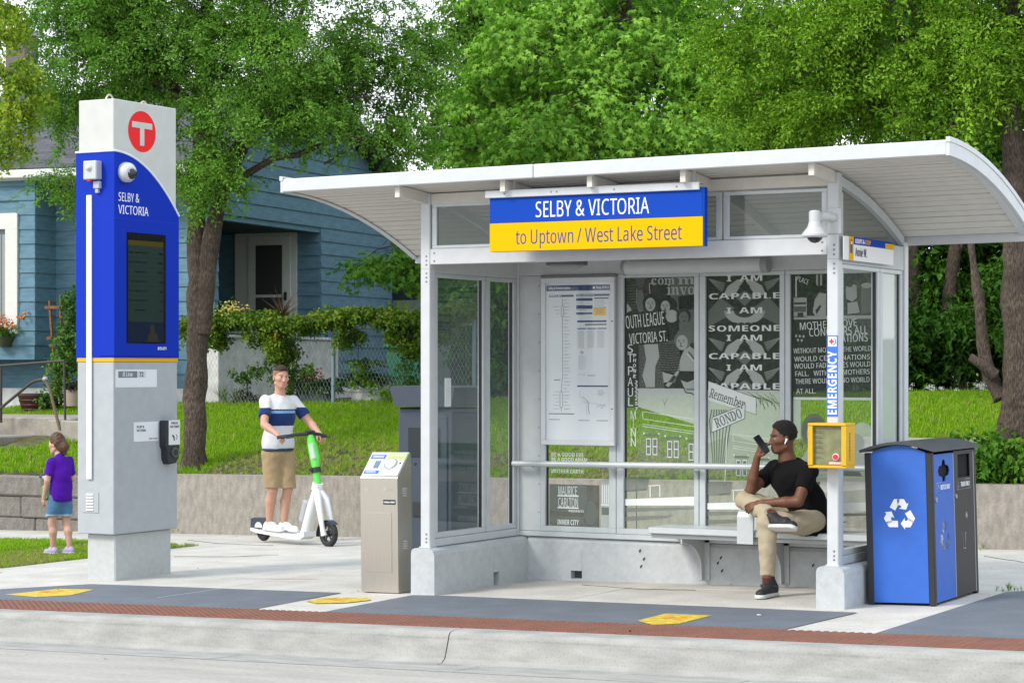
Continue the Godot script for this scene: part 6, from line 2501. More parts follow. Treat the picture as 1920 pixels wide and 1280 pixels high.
func ring_panel(mb: MB, x0: float, y0: float, x1: float, y1: float, c: Vector2, hole: PackedVector2Array, thick := 0.008):
	# a plate with a real opening: strips between the hole's outline and the plate's edge
	var k := hole.size()
	var outer := []
	for q in hole:
		var d: Vector2 = q
		var t := 1e9
		if d.x > 1e-6:
			t = minf(t, (x1 - c.x) / d.x)
		if d.x < -1e-6:
			t = minf(t, (x0 - c.x) / d.x)
		if d.y > 1e-6:
			t = minf(t, (y1 - c.y) / d.y)
		if d.y < -1e-6:
			t = minf(t, (y0 - c.y) / d.y)
		outer.append(c + d * t)
	var corners := [Vector2(x0, y0), Vector2(x1, y0), Vector2(x1, y1), Vector2(x0, y1)]
	for i in k:
		var j := (i + 1) % k
		var pts := PackedVector2Array([c + hole[i], outer[i]])
		var a0 := (outer[i] as Vector2 - c).angle()
		var span := wrapf((outer[j] as Vector2 - c).angle() - a0, -PI, PI)
		var between := []
		for q in corners:
			var da := wrapf((q - c).angle() - a0, -PI, PI)
			if absf(da) > 1e-4 and absf(da) < absf(span) - 1e-4 and da * span > 0:
				between.append([absf(da), q])
		between.sort()
		for q in between:
			pts.append(q[1])
		pts.append(outer[j])
		pts.append(c + hole[j])
		mb.flat(pts, thick)
		var h0: Vector2 = c + hole[i]
		var h1: Vector2 = c + hole[j]
		mb.quad(Vector3(h0.x, h0.y, 0), Vector3(h1.x, h1.y, 0), Vector3(h1.x, h1.y, thick), Vector3(h0.x, h0.y, thick))
	for i in 4:
		var q: Vector2 = corners[i]
		var w: Vector2 = corners[(i + 1) % 4]
		mb.quad(Vector3(q.x, q.y, 0), Vector3(w.x, w.y, 0), Vector3(w.x, w.y, thick), Vector3(q.x, q.y, thick))


var SCOOT := Vector3(-5.10, 0.0, -5.0)          # under the rear axle
var SCOOT_TURN := 0.0


func build_scooter():
	# local frame: +x forwards along the deck, y up, z to the rider's right
	SCOOT_TURN = -0.33
	var base := Vector3(-5.10, ground(-4.6) + 0.002, -5.03)
	SCOOT = base
	var s := thing("electric_scooter", "white and green electric kick scooter with fat black tyres under its rider", "scooter", base, SCOOT_TURN)
	var white := M(lin(0.74, 0.75, 0.74), 0.4, {"coat": 0.3})
	var green := M(lin(0.10, 0.62, 0.06), 0.4, {"coat": 0.3})
	var tyre := M(lin(0.018, 0.018, 0.02), 0.75)
	var grey := M(lin(0.36, 0.37, 0.39), 0.5)
	var slate := M(lin(0.03, 0.04, 0.06), 0.5)
	var wheels := [[0.0, 0.115, "rear"], [1.20, 0.150, "front"]]
	for w in wheels:
		var r: float = w[1]
		var wx: float = w[0]
		var mb := MB.new()
		var ring := []
		for i in 29:
			var a := TAU * i / 28.0
			ring.append(Vector3(wx + (r - 0.03) * cos(a), r + (r - 0.03) * sin(a), 0))
		mb.tube(ring, 0.030, 10, false)
		var wheel := obj("wheel", mb, tyre, s)
		mb = MB.new()
		mb.xf = Transform3D(Basis(Vector3.RIGHT, PI / 2), Vector3(wx, r, 0))
		mb.lathe([Vector2(r - 0.062, -0.02), Vector2(r - 0.045, -0.022), Vector2(r - 0.045, 0.022), Vector2(r - 0.062, 0.02), Vector2(r - 0.062, -0.02)], 28)
		mb.lathe([Vector2(0.0, -0.032), Vector2(0.034, -0.03), Vector2(0.034, 0.03), Vector2(0.0, 0.032)], 18)
		obj("rim", mb, DARK, wheel)
		for k in 5:
			var a := TAU * k / 5.0 + 0.3
			mb = MB.new()
			var d := Vector3(cos(a), sin(a), 0)
			mb.tube([Vector3(wx, r, 0) + d * 0.03, Vector3(wx, r, 0) + d * (r - 0.05)], [0.012, 0.009], 6)
			obj("spoke", mb, M(lin(0.06, 0.06, 0.065), 0.5) if k == 0 else wheel.get_child(1).material_override, wheel)
	# deck and its tail
	var mb := MB.new()
	var deck := PackedVector2Array([Vector2(-0.14, 0.115), Vector2(0.0, 0.095), Vector2(0.60, 0.065), Vector2(0.78, 0.065), Vector2(0.86, 0.10), Vector2(0.86, 0.155), Vector2(0.62, 0.115), Vector2(0.0, 0.135), Vector2(-0.14, 0.15)])
	mb.prism(deck, -0.085, 0.085)
	obj("deck", mb, white, s)
	mb = MB.new()
	mb.xf = Transform3D(Basis(Vector3.BACK, -0.033), Vector3(0.30, 0.128, 0))
	mb.box(Vector3.ZERO, Vector3(0.56, 0.006, 0.15), 0.002)
	obj("deck_grip", mb, grey, s)
	mb = MB.new()
	for sd in [-1.0, 1.0]:
		var fen := PackedVector2Array([Vector2(-0.17, 0.15), Vector2(-0.165, 0.25)])
		fen.append_array(PackedVector2Array([Vector2(-0.10, 0.262), Vector2(0.02, 0.258), Vector2(0.10, 0.225), Vector2(0.135, 0.135)]))
		mb.prism(fen, sd * 0.058 - 0.004, sd * 0.058 + 0.004)
	var arcp := [Vector2(-0.165, 0.25), Vector2(-0.10, 0.262), Vector2(0.02, 0.258), Vector2(0.10, 0.225), Vector2(0.135, 0.135)]
	for i in arcp.size() - 1:
		var a: Vector2 = arcp[i]
		var b: Vector2 = arcp[i + 1]
		mb.quad(Vector3(a.x, a.y + 0.002, 0.062), Vector3(b.x, b.y + 0.002, 0.062), Vector3(b.x, b.y + 0.002, -0.062), Vector3(a.x, a.y + 0.002, -0.062))
	var fender := obj("rear_fender", mb, slate, s)
	mb = MB.new()
	mb.disc(Vector2(-0.015, 0.155), 0.075, 0.065, 0.0625, 20, 0, PI)
	obj("reflector_panel", mb, M(lin(0.55, 0.57, 0.57), 0.4), fender)
	# steering column: white lower stem, grey battery, black clamp, green column
	mb = MB.new()
	mb.tube([Vector3(0.74, 0.10, 0), Vector3(0.80, 0.16, 0), Vector3(0.90, 0.42, 0), Vector3(1.005, 0.66, 0)], [0.05, 0.062, 0.058, 0.048], 12)
	obj("stem", mb, white, s)
	mb = MB.new()
	mb = MB.new()
	mb.xf = Transform3D(Basis(Vector3.BACK, -0.34), Vector3(0.80, 0.35, 0))
	mb.box(Vector3(-0.02, 0.02, 0), Vector3(0.10, 0.26, 0.10), 0.02)
	obj("battery", mb, grey, s)
	mb = MB.new()
	mb.tube([Vector3(0.985, 0.62, 0), Vector3(1.01, 0.70, 0)], [0.062, 0.062], 12)
	obj("head_tube", mb, white, s)
	for sd in [-1.0, 1.0]:
		mb = MB.new()
		mb.tube([Vector3(1.015, 0.60, sd * 0.02), Vector3(1.08, 0.52, sd * 0.055), Vector3(1.12, 0.40, sd * 0.062), Vector3(1.17, 0.22, sd * 0.062), Vector3(1.20, 0.13, sd * 0.062)], [0.045, 0.040, 0.034, 0.028, 0.036], 10)
		obj("fork_leg", mb, white, s)
	mb = MB.new()
	var fp := []
	for i in 9:
		var a := lerpf(0.25 * PI, 1.05 * PI, i / 8.0)
		fp.append(Vector3(1.20 + 0.165 * cos(a), 0.135 + 0.165 * sin(a), 0))
	for i in 8:
		mb.quad(fp[i] + Vector3(0, 0, 0.045), fp[i + 1] + Vector3(0, 0, 0.045), fp[i + 1] - Vector3(0, 0, 0.045), fp[i] - Vector3(0, 0, 0.045))
	obj("front_fender", mb, slate, s)
	mb = MB.new()
	mb.tube([Vector3(1.0, 0.69, 0), Vector3(0.975, 0.82, 0)], [0.042, 0.040], 12)
	obj("green_collar", mb, green, s)
	mb = MB.new()
	mb.tube([Vector3(0.982, 0.81, 0), Vector3(0.97, 0.865, 0)], [0.055, 0.052], 12)
	mb.tube([Vector3(0.94, 0.84, 0.04), Vector3(0.97, 0.84, 0.075)], [0.02, 0.018], 8)
	obj("folding_clamp", mb, DARK, s)
	mb = MB.new()
	mb.tube([Vector3(0.97, 0.86, 0), Vector3(0.955, 0.98, 0), Vector3(0.91, 1.10, 0), Vector3(0.865, 1.215, 0)], [0.042, 0.060, 0.058, 0.036], 12)
	var colm := obj("green_column", mb, green, s)
	mb = MB.new()
	mb.xf = Transform3D(Basis(Vector3.BACK, 0.3), Vector3(0.955, 1.04, 0.035))
	mb.box(Vector3.ZERO, Vector3(0.07, 0.19, 0.05), 0.015)
	obj("phone_holder", mb, M(lin(0.42, 0.60, 0.42), 0.4), colm)
	# handlebar
	mb = MB.new()
	mb.tube([Vector3(0.72, 1.20, 0.31), Vector3(0.80, 1.225, 0.18), Vector3(0.86, 1.235, 0.05), Vector3(0.86, 1.235, -0.05), Vector3(0.80, 1.225, -0.18), Vector3(0.72, 1.20, -0.31)], [0.017, 0.018, 0.024, 0.024, 0.018, 0.017], 10)
	var bar := obj("handlebar", mb, DARK, s)
	for sd in [-1.0, 1.0]:
		mb = MB.new()
		mb.tube([Vector3(0.765, 1.213, sd * 0.24), Vector3(0.705, 1.197, sd * 0.335)], [0.021, 0.021], 10)
		obj("grip", mb, slate, bar)
		mb = MB.new()
		mb.tube([Vector3(0.82, 1.225, sd * 0.17), Vector3(0.86, 1.20, sd * 0.24), Vector3(0.83, 1.19, sd * 0.30)], 0.007, 6)
		obj("brake_lever", mb, DARK, bar)
	mb = MB.new()
	mb.span(Vector3(0.83, 1.245, -0.05), Vector3(0.90, 1.275, 0.05), 0.01)
	obj("dashboard", mb, DARK, bar)


# ------------------------------------------------------------------ people
func hand(f: Field, wrist: Vector3, along: Vector3, back: Vector3, thumb_side: float, curl: Array, s := 1.0, spread := 0.0):
	# along: wrist to knuckles; back: out of the back of the hand; curl per finger in radians at each joint
	along = along.normalized()
	var side := along.cross(back).normalized() * thumb_side     # towards the thumb
	back = side.cross(along).normalized() * thumb_side
	if back.dot(back) < 0.5:
		back = Vector3.UP
	var kn := wrist + along * 0.085 * s
	f.cap(wrist - along * 0.02 * s, wrist + along * 0.02 * s, 0.026 * s, 0.026 * s, 0.01)
	for k in 4:
		var o := (k - 1.5) * -0.0185 * s
		f.cap(wrist + along * 0.02 * s + side * o * 0.55, kn + side * o, 0.0145 * s, 0.0115 * s, 0.012)
	var lens := [0.072, 0.082, 0.076, 0.058]
	for k in 4:
		var o := (k - 1.5) * -0.0195 * s
		var p := kn + side * o
		var d := (along + side * spread * (1.5 - k)).normalized()
		var c: float = curl[k]
		var rr := [0.0098, 0.0090, 0.0082, 0.0070]
		for j in 3:
			var ax := d.cross(back)
			d = d.rotated(d.cross(-back).normalized(), c * [0.8, 1.0, 0.7][j]) if absf(c) > 0.01 else d
			var l: float = lens[k] * s * [0.46, 0.31, 0.25][j]
			f.cap(p, p + d * l, rr[j] * s, rr[j + 1] * s, 0.004)
			p += d * l
			back = back - d * back.dot(d) * 0.0
	var tb := wrist + along * 0.022 * s + side * 0.020 * s
	var td := (along * 0.65 + side * 0.65 - back * 0.45).normalized()
	var t1 := tb + td * 0.040 * s
	f.cap(tb, t1, 0.0145 * s, 0.0115 * s, 0.010)
	var td2 := (along * 0.9 + side * 0.12 - back * (0.35 + float(curl[4]) * 0.5)).normalized()
	var t2 := t1 + td2 * 0.030 * s
	f.cap(t1, t2, 0.0112 * s, 0.0098 * s, 0.005)
	f.cap(t2, t2 + (td2 - back * curl[4] * 0.3 - side * 0.15).normalized() * 0.024 * s, 0.0098 * s, 0.0075 * s, 0.005)


class Head:
	var c: Vector3
	var b: Basis          # x to the face's own left, y up, z out of the face
	var s := 1.0

	func _init(centre: Vector3, fwd: Vector3, up := Vector3.UP, size := 1.0):
		c = centre
		var z := fwd.normalized()
		var x := up.cross(z).normalized()
		b = Basis(x, z.cross(x), z)
		s = size

	func at(x: float, y: float, z: float) -> Vector3:
		return c + b * (Vector3(x, y, z) * s)

	func shape(f: Field):
		f.ell(at(0, 0.030, -0.012), Vector3(0.074, 0.092, 0.094) * s, b, 0.02)
		f.ell(at(0, -0.030, 0.022), Vector3(0.060, 0.082, 0.066) * s, b, 0.025)
		f.cap(at(0, -0.086, 0.062), at(0, -0.088, 0.050), 0.024 * s, 0.026 * s, 0.025)
		for q in [-1.0, 1.0]:
			f.cap(at(q * 0.052, -0.058, -0.005), at(q * 0.018, -0.090, 0.055), 0.020 * s, 0.018 * s, 0.025)
			f.cap(at(q * 0.044, -0.014, 0.062), at(q * 0.052, -0.012, 0.030), 0.020 * s, 0.020 * s, 0.02)
			f.ell(at(q * 0.031, 0.010, 0.088), Vector3(0.018, 0.012, 0.014) * s, b, 0.010, true)
			f.ell(at(q * 0.031, 0.008, 0.072), Vector3(0.0135, 0.0115, 0.0125) * s, b, 0.003)
			f.cap(at(q * 0.014, 0.028, 0.086), at(q * 0.046, 0.030, 0.074), 0.008 * s, 0.007 * s, 0.010)
			f.ell(at(q * 0.076, -0.004, -0.008), Vector3(0.010, 0.033, 0.020) * s, b.rotated(b.y, q * 0.35), 0.006)
			f.ell(at(q * 0.085, 0.0, -0.004), Vector3(0.006, 0.018, 0.010) * s, b, 0.004, true)
			f.ell(at(q * 0.013, -0.034, 0.090), Vector3(0.009, 0.008, 0.009) * s, b, 0.006)
		f.cap(at(0, 0.016, 0.084), at(0, -0.030, 0.098), 0.0095 * s, 0.0135 * s, 0.012)
		f.cap(at(-0.020, -0.060, 0.082), at(0.020, -0.060, 0.082), 0.0065 * s, 0.0065 * s, 0.006)
		f.cap(at(-0.016, -0.071, 0.082), at(0.016, -0.071, 0.082), 0.0075 * s, 0.0075 * s, 0.006)
		f.ell(at(0, -0.0655, 0.094), Vector3(0.022, 0.0022, 0.008) * s, b, 0.003, true)

	func paint(p: Vector3, skin: Color, brow: Color, lip: Color) -> Color:
		var q := b.transposed() * (p - c) / s
		if q.z > 0.03:
			var ax := absf(q.x)
			var e := Vector2(ax - 0.031, q.y - 0.008)
			if e.length() < 0.016 and q.z > 0.070 and absf(e.y) < 0.0072:
				if absf(e.x + 0.002) < 0.0058:
					return Color(0.02, 0.015, 0.012)
				return skin.lerp(Color(0.5, 0.48, 0.46), 0.35)
			if ax > 0.012 and ax < 0.050 and q.y > 0.026 + (0.004 if ax > 0.03 else 0.0) and q.y < 0.036:
				return brow.lerp(skin, 0.25)
			if ax < 0.023 and q.y > -0.078 and q.y < -0.053 and q.z > 0.074:
				return lip
			if q.y < -0.05 and q.z > 0.0 and q.y > -0.12:
				return skin.lerp(brow, 0.10)
		return skin


func person_mats(skin: Color) -> StandardMaterial3D:
	return M(Color.WHITE, 0.5, {"vc": true, "spec": 0.4, "tex": noise_tex("skin", 0.03, 0.92, 1.0, 256, 4), "scale": 6.0, "sss": 0.06})


func cloth(col: Color, vc := false, rim := 0.25) -> StandardMaterial3D:
	return M(Color.WHITE if vc else col, 0.9, {"vc": vc, "rim": rim, "spec": 0.2, "tex": noise_tex("weave", 0.12, 0.82, 1.0, 512, 3), "scale": 7.0})


func folds(sd: int, freq := 7.0) -> FastNoiseLite:
	var n := FastNoiseLite.new()
	n.seed = sd
	n.frequency = freq
	n.fractal_octaves = 2
	return n


func shoe(parent: Node, called: String, heel: Vector3, toe: Vector3, up: Vector3, upper: Material, sole: Material, ankle = null, s := 1.0) -> MeshInstance3D:
	var d := (toe - heel).normalized()
	up = (up - d * up.dot(d)).normalized()
	var lo := heel.min(toe) - Vector3.ONE * 0.2
	var hi := heel.max(toe) + Vector3.ONE * 0.2
	var f := Field.new(lo, hi, 0.009)
	f.cap(heel + up * 0.038 * s, toe + up * 0.030 * s - d * 0.02, 0.036 * s, 0.034 * s, 0.02)
	f.cap(heel + up * 0.06 * s + d * 0.02, heel + up * 0.06 * s + d * 0.11 * s, 0.036 * s, 0.034 * s, 0.03)
	if ankle != null:
		f.cap(heel + up * 0.06 * s + d * 0.02, ankle, 0.042 * s, 0.044 * s, 0.03)
		f.cut((ankle as Vector3) - heel, ankle)
	f.cut(-up, heel + up * 0.012)
	var mb := MB.new()
	f.emit(mb)
	var o := obj(called, mb, upper, parent)
	f = Field.new(lo, hi, 0.009)
	f.cap(heel + up * 0.015 * s, toe + up * 0.015 * s - d * 0.018, 0.044 * s, 0.041 * s, 0.02)
	f.cut(up, heel + up * 0.028 * s)
	f.cut(-up, heel + up * 0.0)
	mb = MB.new()
	f.emit(mb)
	obj("sole", mb, sole, o)
	return o


func build_people():
	seated_man()
	rider()
	girl()


func seated_man():
	var o := Vector3(2.95, 0.55, -1.15)
	var man := thing("person", "seated man in black t-shirt and khaki trousers talking into a phone", "person", o)
	var skin := Color(0.165, 0.072, 0.042)
	var pelvis := Vector3(2.985, 0.645, -1.16) - o
	var belly := Vector3(2.955, 0.79, -1.13) - o
	var chest := Vector3(2.865, 0.965, -1.08) - o
	var neck := Vector3(2.845, 1.125, -1.04) - o
	var head := Vector3(2.815, 1.305, -0.99) - o
	var shR := Vector3(2.675, 1.055, -1.17) - o
	var shL := Vector3(3.065, 1.050, -0.94) - o
	var elR := Vector3(2.575, 0.885, -0.90) - o
	var wrR := Vector3(2.640, 1.145, -0.88) - o
	var elL := Vector3(3.030, 0.815, -0.79) - o
	var wrL := Vector3(2.745, 0.795, -0.735) - o
	var hipR := Vector3(2.915, 0.645, -1.14) - o
	var hipL := Vector3(3.050, 0.635, -1.06) - o
	var knR := Vector3(2.530, 0.805, -0.88) - o
	var anR := Vector3(2.880, 0.700, -0.65) - o
	var knL := Vector3(2.815, 0.640, -0.67) - o
	var anL := Vector3(2.820, 0.170, -0.665) - o
	var face_dir := Vector3(-0.74, -0.05, 0.66)
	var hd := Head.new(head, face_dir, Vector3(0.05, 1, 0.02).normalized(), 1.06)
	# body: one surface, with finer grids for the head and the hands
	var f := Field.new(Vector3(2.38, 0.10, -1.42) - o, Vector3(3.28, 1.22, -0.52) - o, 0.014)
	f.cap(neck - Vector3(0, 0.06, 0.0), neck + (head - neck) * 0.5, 0.068, 0.062, 0.03)
	f.cap(pelvis, belly, 0.12, 0.115, 0.05)
	f.cap(belly, chest, 0.115, 0.125, 0.05)
	f.cap(chest, neck, 0.12, 0.06, 0.05)
	for q in [[shR, elR, wrR], [shL, elL, wrL]]:
		f.cap(chest + (q[0] - chest) * 0.5, q[0], 0.075, 0.062, 0.04)
		f.cap(q[0], q[1], 0.057, 0.044, 0.02)
		f.cap(q[1], (q[1] as Vector3).lerp(q[2], 0.35), 0.043, 0.043, 0.015)
		f.cap((q[1] as Vector3).lerp(q[2], 0.35), q[2], 0.043, 0.028, 0.015)
	for q in [[hipR, knR, anR], [hipL, knL, anL]]:
		f.cap(q[0], q[1], 0.085, 0.06, 0.03)
		f.cap(q[1], q[2], 0.055, 0.04, 0.02)
	var mb := MB.new()
	var paint_skin := func(_p: Vector3): return skin
	f.emit(mb, paint_skin)
	f = Field.new(head - Vector3.ONE * 0.19, head + Vector3.ONE * 0.19, 0.006)
	hd.shape(f)
	f.cap(neck + (head - neck) * 0.25, head - Vector3(0, 0.05, 0) - face_dir * 0.025, 0.064, 0.060, 0.02)
	f.emit(mb, func(p: Vector3): return hd.paint(p, skin, Color(0.012, 0.009, 0.008), Color(0.17, 0.055, 0.045)))
	f = Field.new(wrR - Vector3.ONE * 0.2, wrR + Vector3.ONE * 0.2, 0.005)
	var up_r := (wrR - elR).normalized()
	f.cap(wrR - up_r * 0.06, wrR, 0.031, 0.027, 0.01)
	hand(f, wrR + up_r * 0.01, (up_r + Vector3(0.25, 0.2, 0.0)).normalized(), Vector3(-0.55, 0.1, 0.75), 1.0, [0.55, 0.6, 0.62, 0.6, 0.7])
	f.emit(mb, paint_skin)
	f = Field.new(wrL - Vector3.ONE * 0.2, wrL + Vector3.ONE * 0.2, 0.005)
	var al := (wrL - elL).normalized()
	f.cap(wrL - al * 0.06, wrL, 0.031, 0.027, 0.01)
	hand(f, wrL + al * 0.01, (al + Vector3(0, -0.25, 0.0)).normalized(), Vector3(0.1, 0.55, 0.8), 1.0, [0.35, 0.42, 0.45, 0.5, 0.3], 1.0, 0.05)
	f.emit(mb, paint_skin)
	obj("body", mb, person_mats(skin), man)
	# hair
	f = Field.new(head - Vector3.ONE * 0.2, head + Vector3.ONE * 0.2, 0.007)
	f.ell(hd.at(0, 0.046, -0.024), Vector3(0.082, 0.092, 0.096) * 1.06, hd.b, 0.01)
	f.ell(hd.at(0, 0.088, -0.002), Vector3(0.072, 0.052, 0.078) * 1.06, hd.b, 0.02)
	f.cut(hd.b * Vector3(0, -0.5, 0.86), hd.at(0, 0.080, 0.062))
	f.cut(hd.b * Vector3(0, -0.75, 0.66), hd.at(0, 0.02, 0.015))
	f.cut(hd.b * Vector3(0, -1, -0.15), hd.at(0, -0.012, -0.03))
	f.ripple(folds(3, 60.0), 0.007)
	mb = MB.new()
	f.emit(mb)
	obj("hair", mb, M(lin(0.010, 0.008, 0.007), 0.95, {"rim": 0.2}), man)
	# earbud
	mb = MB.new()
	mb.tube([hd.at(0.088, -0.004, 0.0), hd.at(0.088, -0.032, 0.014)], [0.008, 0.0045], 8)
	mb.ball(hd.at(0.086, 0.0, -0.002), Vector3.ONE * 0.010, 6, 8)
	obj("earbud", mb, LETTER, man)
	# t-shirt
	f = Field.new(Vector3(2.45, 0.52, -1.42) - o, Vector3(3.30, 1.20, -0.72) - o, 0.011)
	f.cap(pelvis + Vector3(0.02, -0.03, 0.01), belly, 0.162, 0.160, 0.05)
	f.cap(belly, chest, 0.158, 0.160, 0.06)
	f.cap(chest + (shR - chest) * 0.35, chest + (shL - chest) * 0.4, 0.13, 0.13, 0.06)
	f.cap(chest, neck - Vector3(0, 0.05, 0), 0.135, 0.085, 0.06)
	mb = MB.new()
	for q in [[shR, elR], [shL, elL]]:
		var e: Vector3 = (q[0] as Vector3).lerp(q[1], 0.62)
		var sf := Field.new((q[0] as Vector3).min(q[1]) - Vector3.ONE * 0.2, (q[0] as Vector3).max(q[1]) + Vector3.ONE * 0.2, 0.010)
		sf.cap((q[0] as Vector3).lerp(chest, 0.18), q[0], 0.066, 0.064, 0.03)
		sf.cap(q[0], e + (e - q[0]) * 0.4, 0.066, 0.068, 0.03)
		sf.cut((q[1] as Vector3) - q[0], e)
		sf.ripple(folds(44, 6.0), 0.012)
		sf.emit(mb)
	for q in [shR, shL]:
		f.cap(chest.lerp(q, 0.4), q, 0.09, 0.068, 0.06)
	f.ell(neck + Vector3(-0.02, 0.045, 0.02), Vector3(0.066, 0.075, 0.066), Basis.IDENTITY, 0.015, true)
	f.ripple(folds(5, 5.0), 0.014)
	f.emit(mb)
	obj("t_shirt", mb, cloth(lin(0.010, 0.010, 0.011), false, 0.12), man)
	# trousers
	f = Field.new(Vector3(2.36, 0.12, -1.42) - o, Vector3(3.30, 0.98, -0.50) - o, 0.012)
	f.cap(pelvis + Vector3(-0.02, 0.0, 0.0), pelvis + Vector3(0.03, 0.02, -0.03), 0.135, 0.14, 0.03)
	f.cap(hipR, hipR.lerp(knR, 0.5), 0.105, 0.094, 0.04)
	f.cap(hipR.lerp(knR, 0.5), knR, 0.094, 0.076, 0.03)
	f.cap(knR, knR.lerp(anR, 0.45), 0.074, 0.068, 0.02)
	f.cap(knR.lerp(anR, 0.45), anR + (anR - knR) * 0.1, 0.068, 0.060, 0.02)
	f.cut(anR - knR, knR.lerp(anR, 0.86), anR, 0.16)
	f.cap(hipL, knL, 0.105, 0.082, 0.04)
	f.cap(knL, knL.lerp(anL, 0.45), 0.080, 0.072, 0.02)
	f.cap(knL.lerp(anL, 0.45), anL, 0.072, 0.056, 0.02)
	f.cut(Vector3(0, -1, 0), anL + Vector3(0, 0.05, 0), anL, 0.15)
	f.ripple(folds(8, 6.0), 0.016)
	mb = MB.new()
	f.emit(mb)
	obj("trousers", mb, cloth(lin(0.50, 0.43, 0.30)), man)
	# shoes: black high tops with white soles and a pink flash
	var blk := M(lin(0.014, 0.015, 0.018), 0.6, {"rim": 0.2})
	var sole := M(lin(0.62, 0.62, 0.60), 0.6)
	var gL := ground(2.85) + 0.004
	var heL := Vector3(2.835, gL, -0.735) - o
	var toL := Vector3(2.835, gL, -0.455) - o
	shoe(man, "shoe", heL, toL, Vector3.UP, blk, sole, Vector3(2.822, 0.215, -0.668) - o, 1.14)
	var heR := Vector3(2.895, 0.598, -0.60) - o
	var toR := Vector3(3.105, 0.612, -0.485) - o
	var up2 := (anR - heR).normalized() * 1.0 + Vector3(-0.2, 0.2, -0.35)
	var sh: MeshInstance3D = shoe(man, "shoe", heR, toR, up2, blk, sole, anR + Vector3(-0.035, 0.005, -0.01), 1.14)
	mb = MB.new()
	var d := (toR - heR).normalized()
	var u := (up2 - d * up2.dot(d)).normalized()
	var w := d.cross(u).normalized()
	for sg in [-1.0, 1.0]:
		var c0: Vector3 = heR + d * 0.10 + u * 0.05 + w * sg * 0.040
		mb.quad(c0 - d * 0.03, c0 + d * 0.05 - u * 0.01, c0 + d * 0.055 + u * 0.012, c0 - d * 0.03 + u * 0.014)
	obj("pink_flash", mb, M(lin(0.65, 0.04, 0.20), 0.5), sh)
	mb = MB.new()
	mb.tube([anL + Vector3(-0.048, -0.025, 0.01), anL + Vector3(0.0, -0.025, 0.055), anL + Vector3(0.052, -0.028, 0.01), anL + Vector3(0.075, -0.03, -0.005)], 0.014, 6)
	obj("ankle_strap", mb, blk, man)
	for q in [[anL + Vector3(0, 0.015, 0), knL - anL, 0.043], [anR.lerp(knR, 0.09), knR - anR, 0.043]]:
		mb = MB.new()
		var dn: Vector3 = (q[1] as Vector3).normalized()
		mb.tube([q[0] - dn * 0.02, q[0] + dn * 0.025], q[2], 12)
		obj("sock", mb, M(lin(0.09, 0.012, 0.010), 0.9), man)
	# phone in the raised hand
	var ph := thing("phone", "black phone held up to the seated man's mouth", "phone", Vector3(2.700, 1.265, -0.825))
	mb = MB.new()
	mb.xf = Transform3D(Basis(Vector3(0.55, 0.0, 0.83).normalized(), 0.0) * basis_z(Vector3(0.75, 0.45, 0.45), Vector3(-0.6, 0.8, 0.1)), Vector3.ZERO)
	mb.box(Vector3.ZERO, Vector3(0.074, 0.155, 0.010), 0.004)
	obj("case", mb, M(lin(0.012, 0.012, 0.014), 0.3), ph)
	var sc := MB.new()
	sc.xf = mb.xf
	sc.rect(-0.034, -0.073, 0.034, 0.073, 0.0055)
	obj("screen", sc, M(lin(0.006, 0.006, 0.008), 0.08), ph)


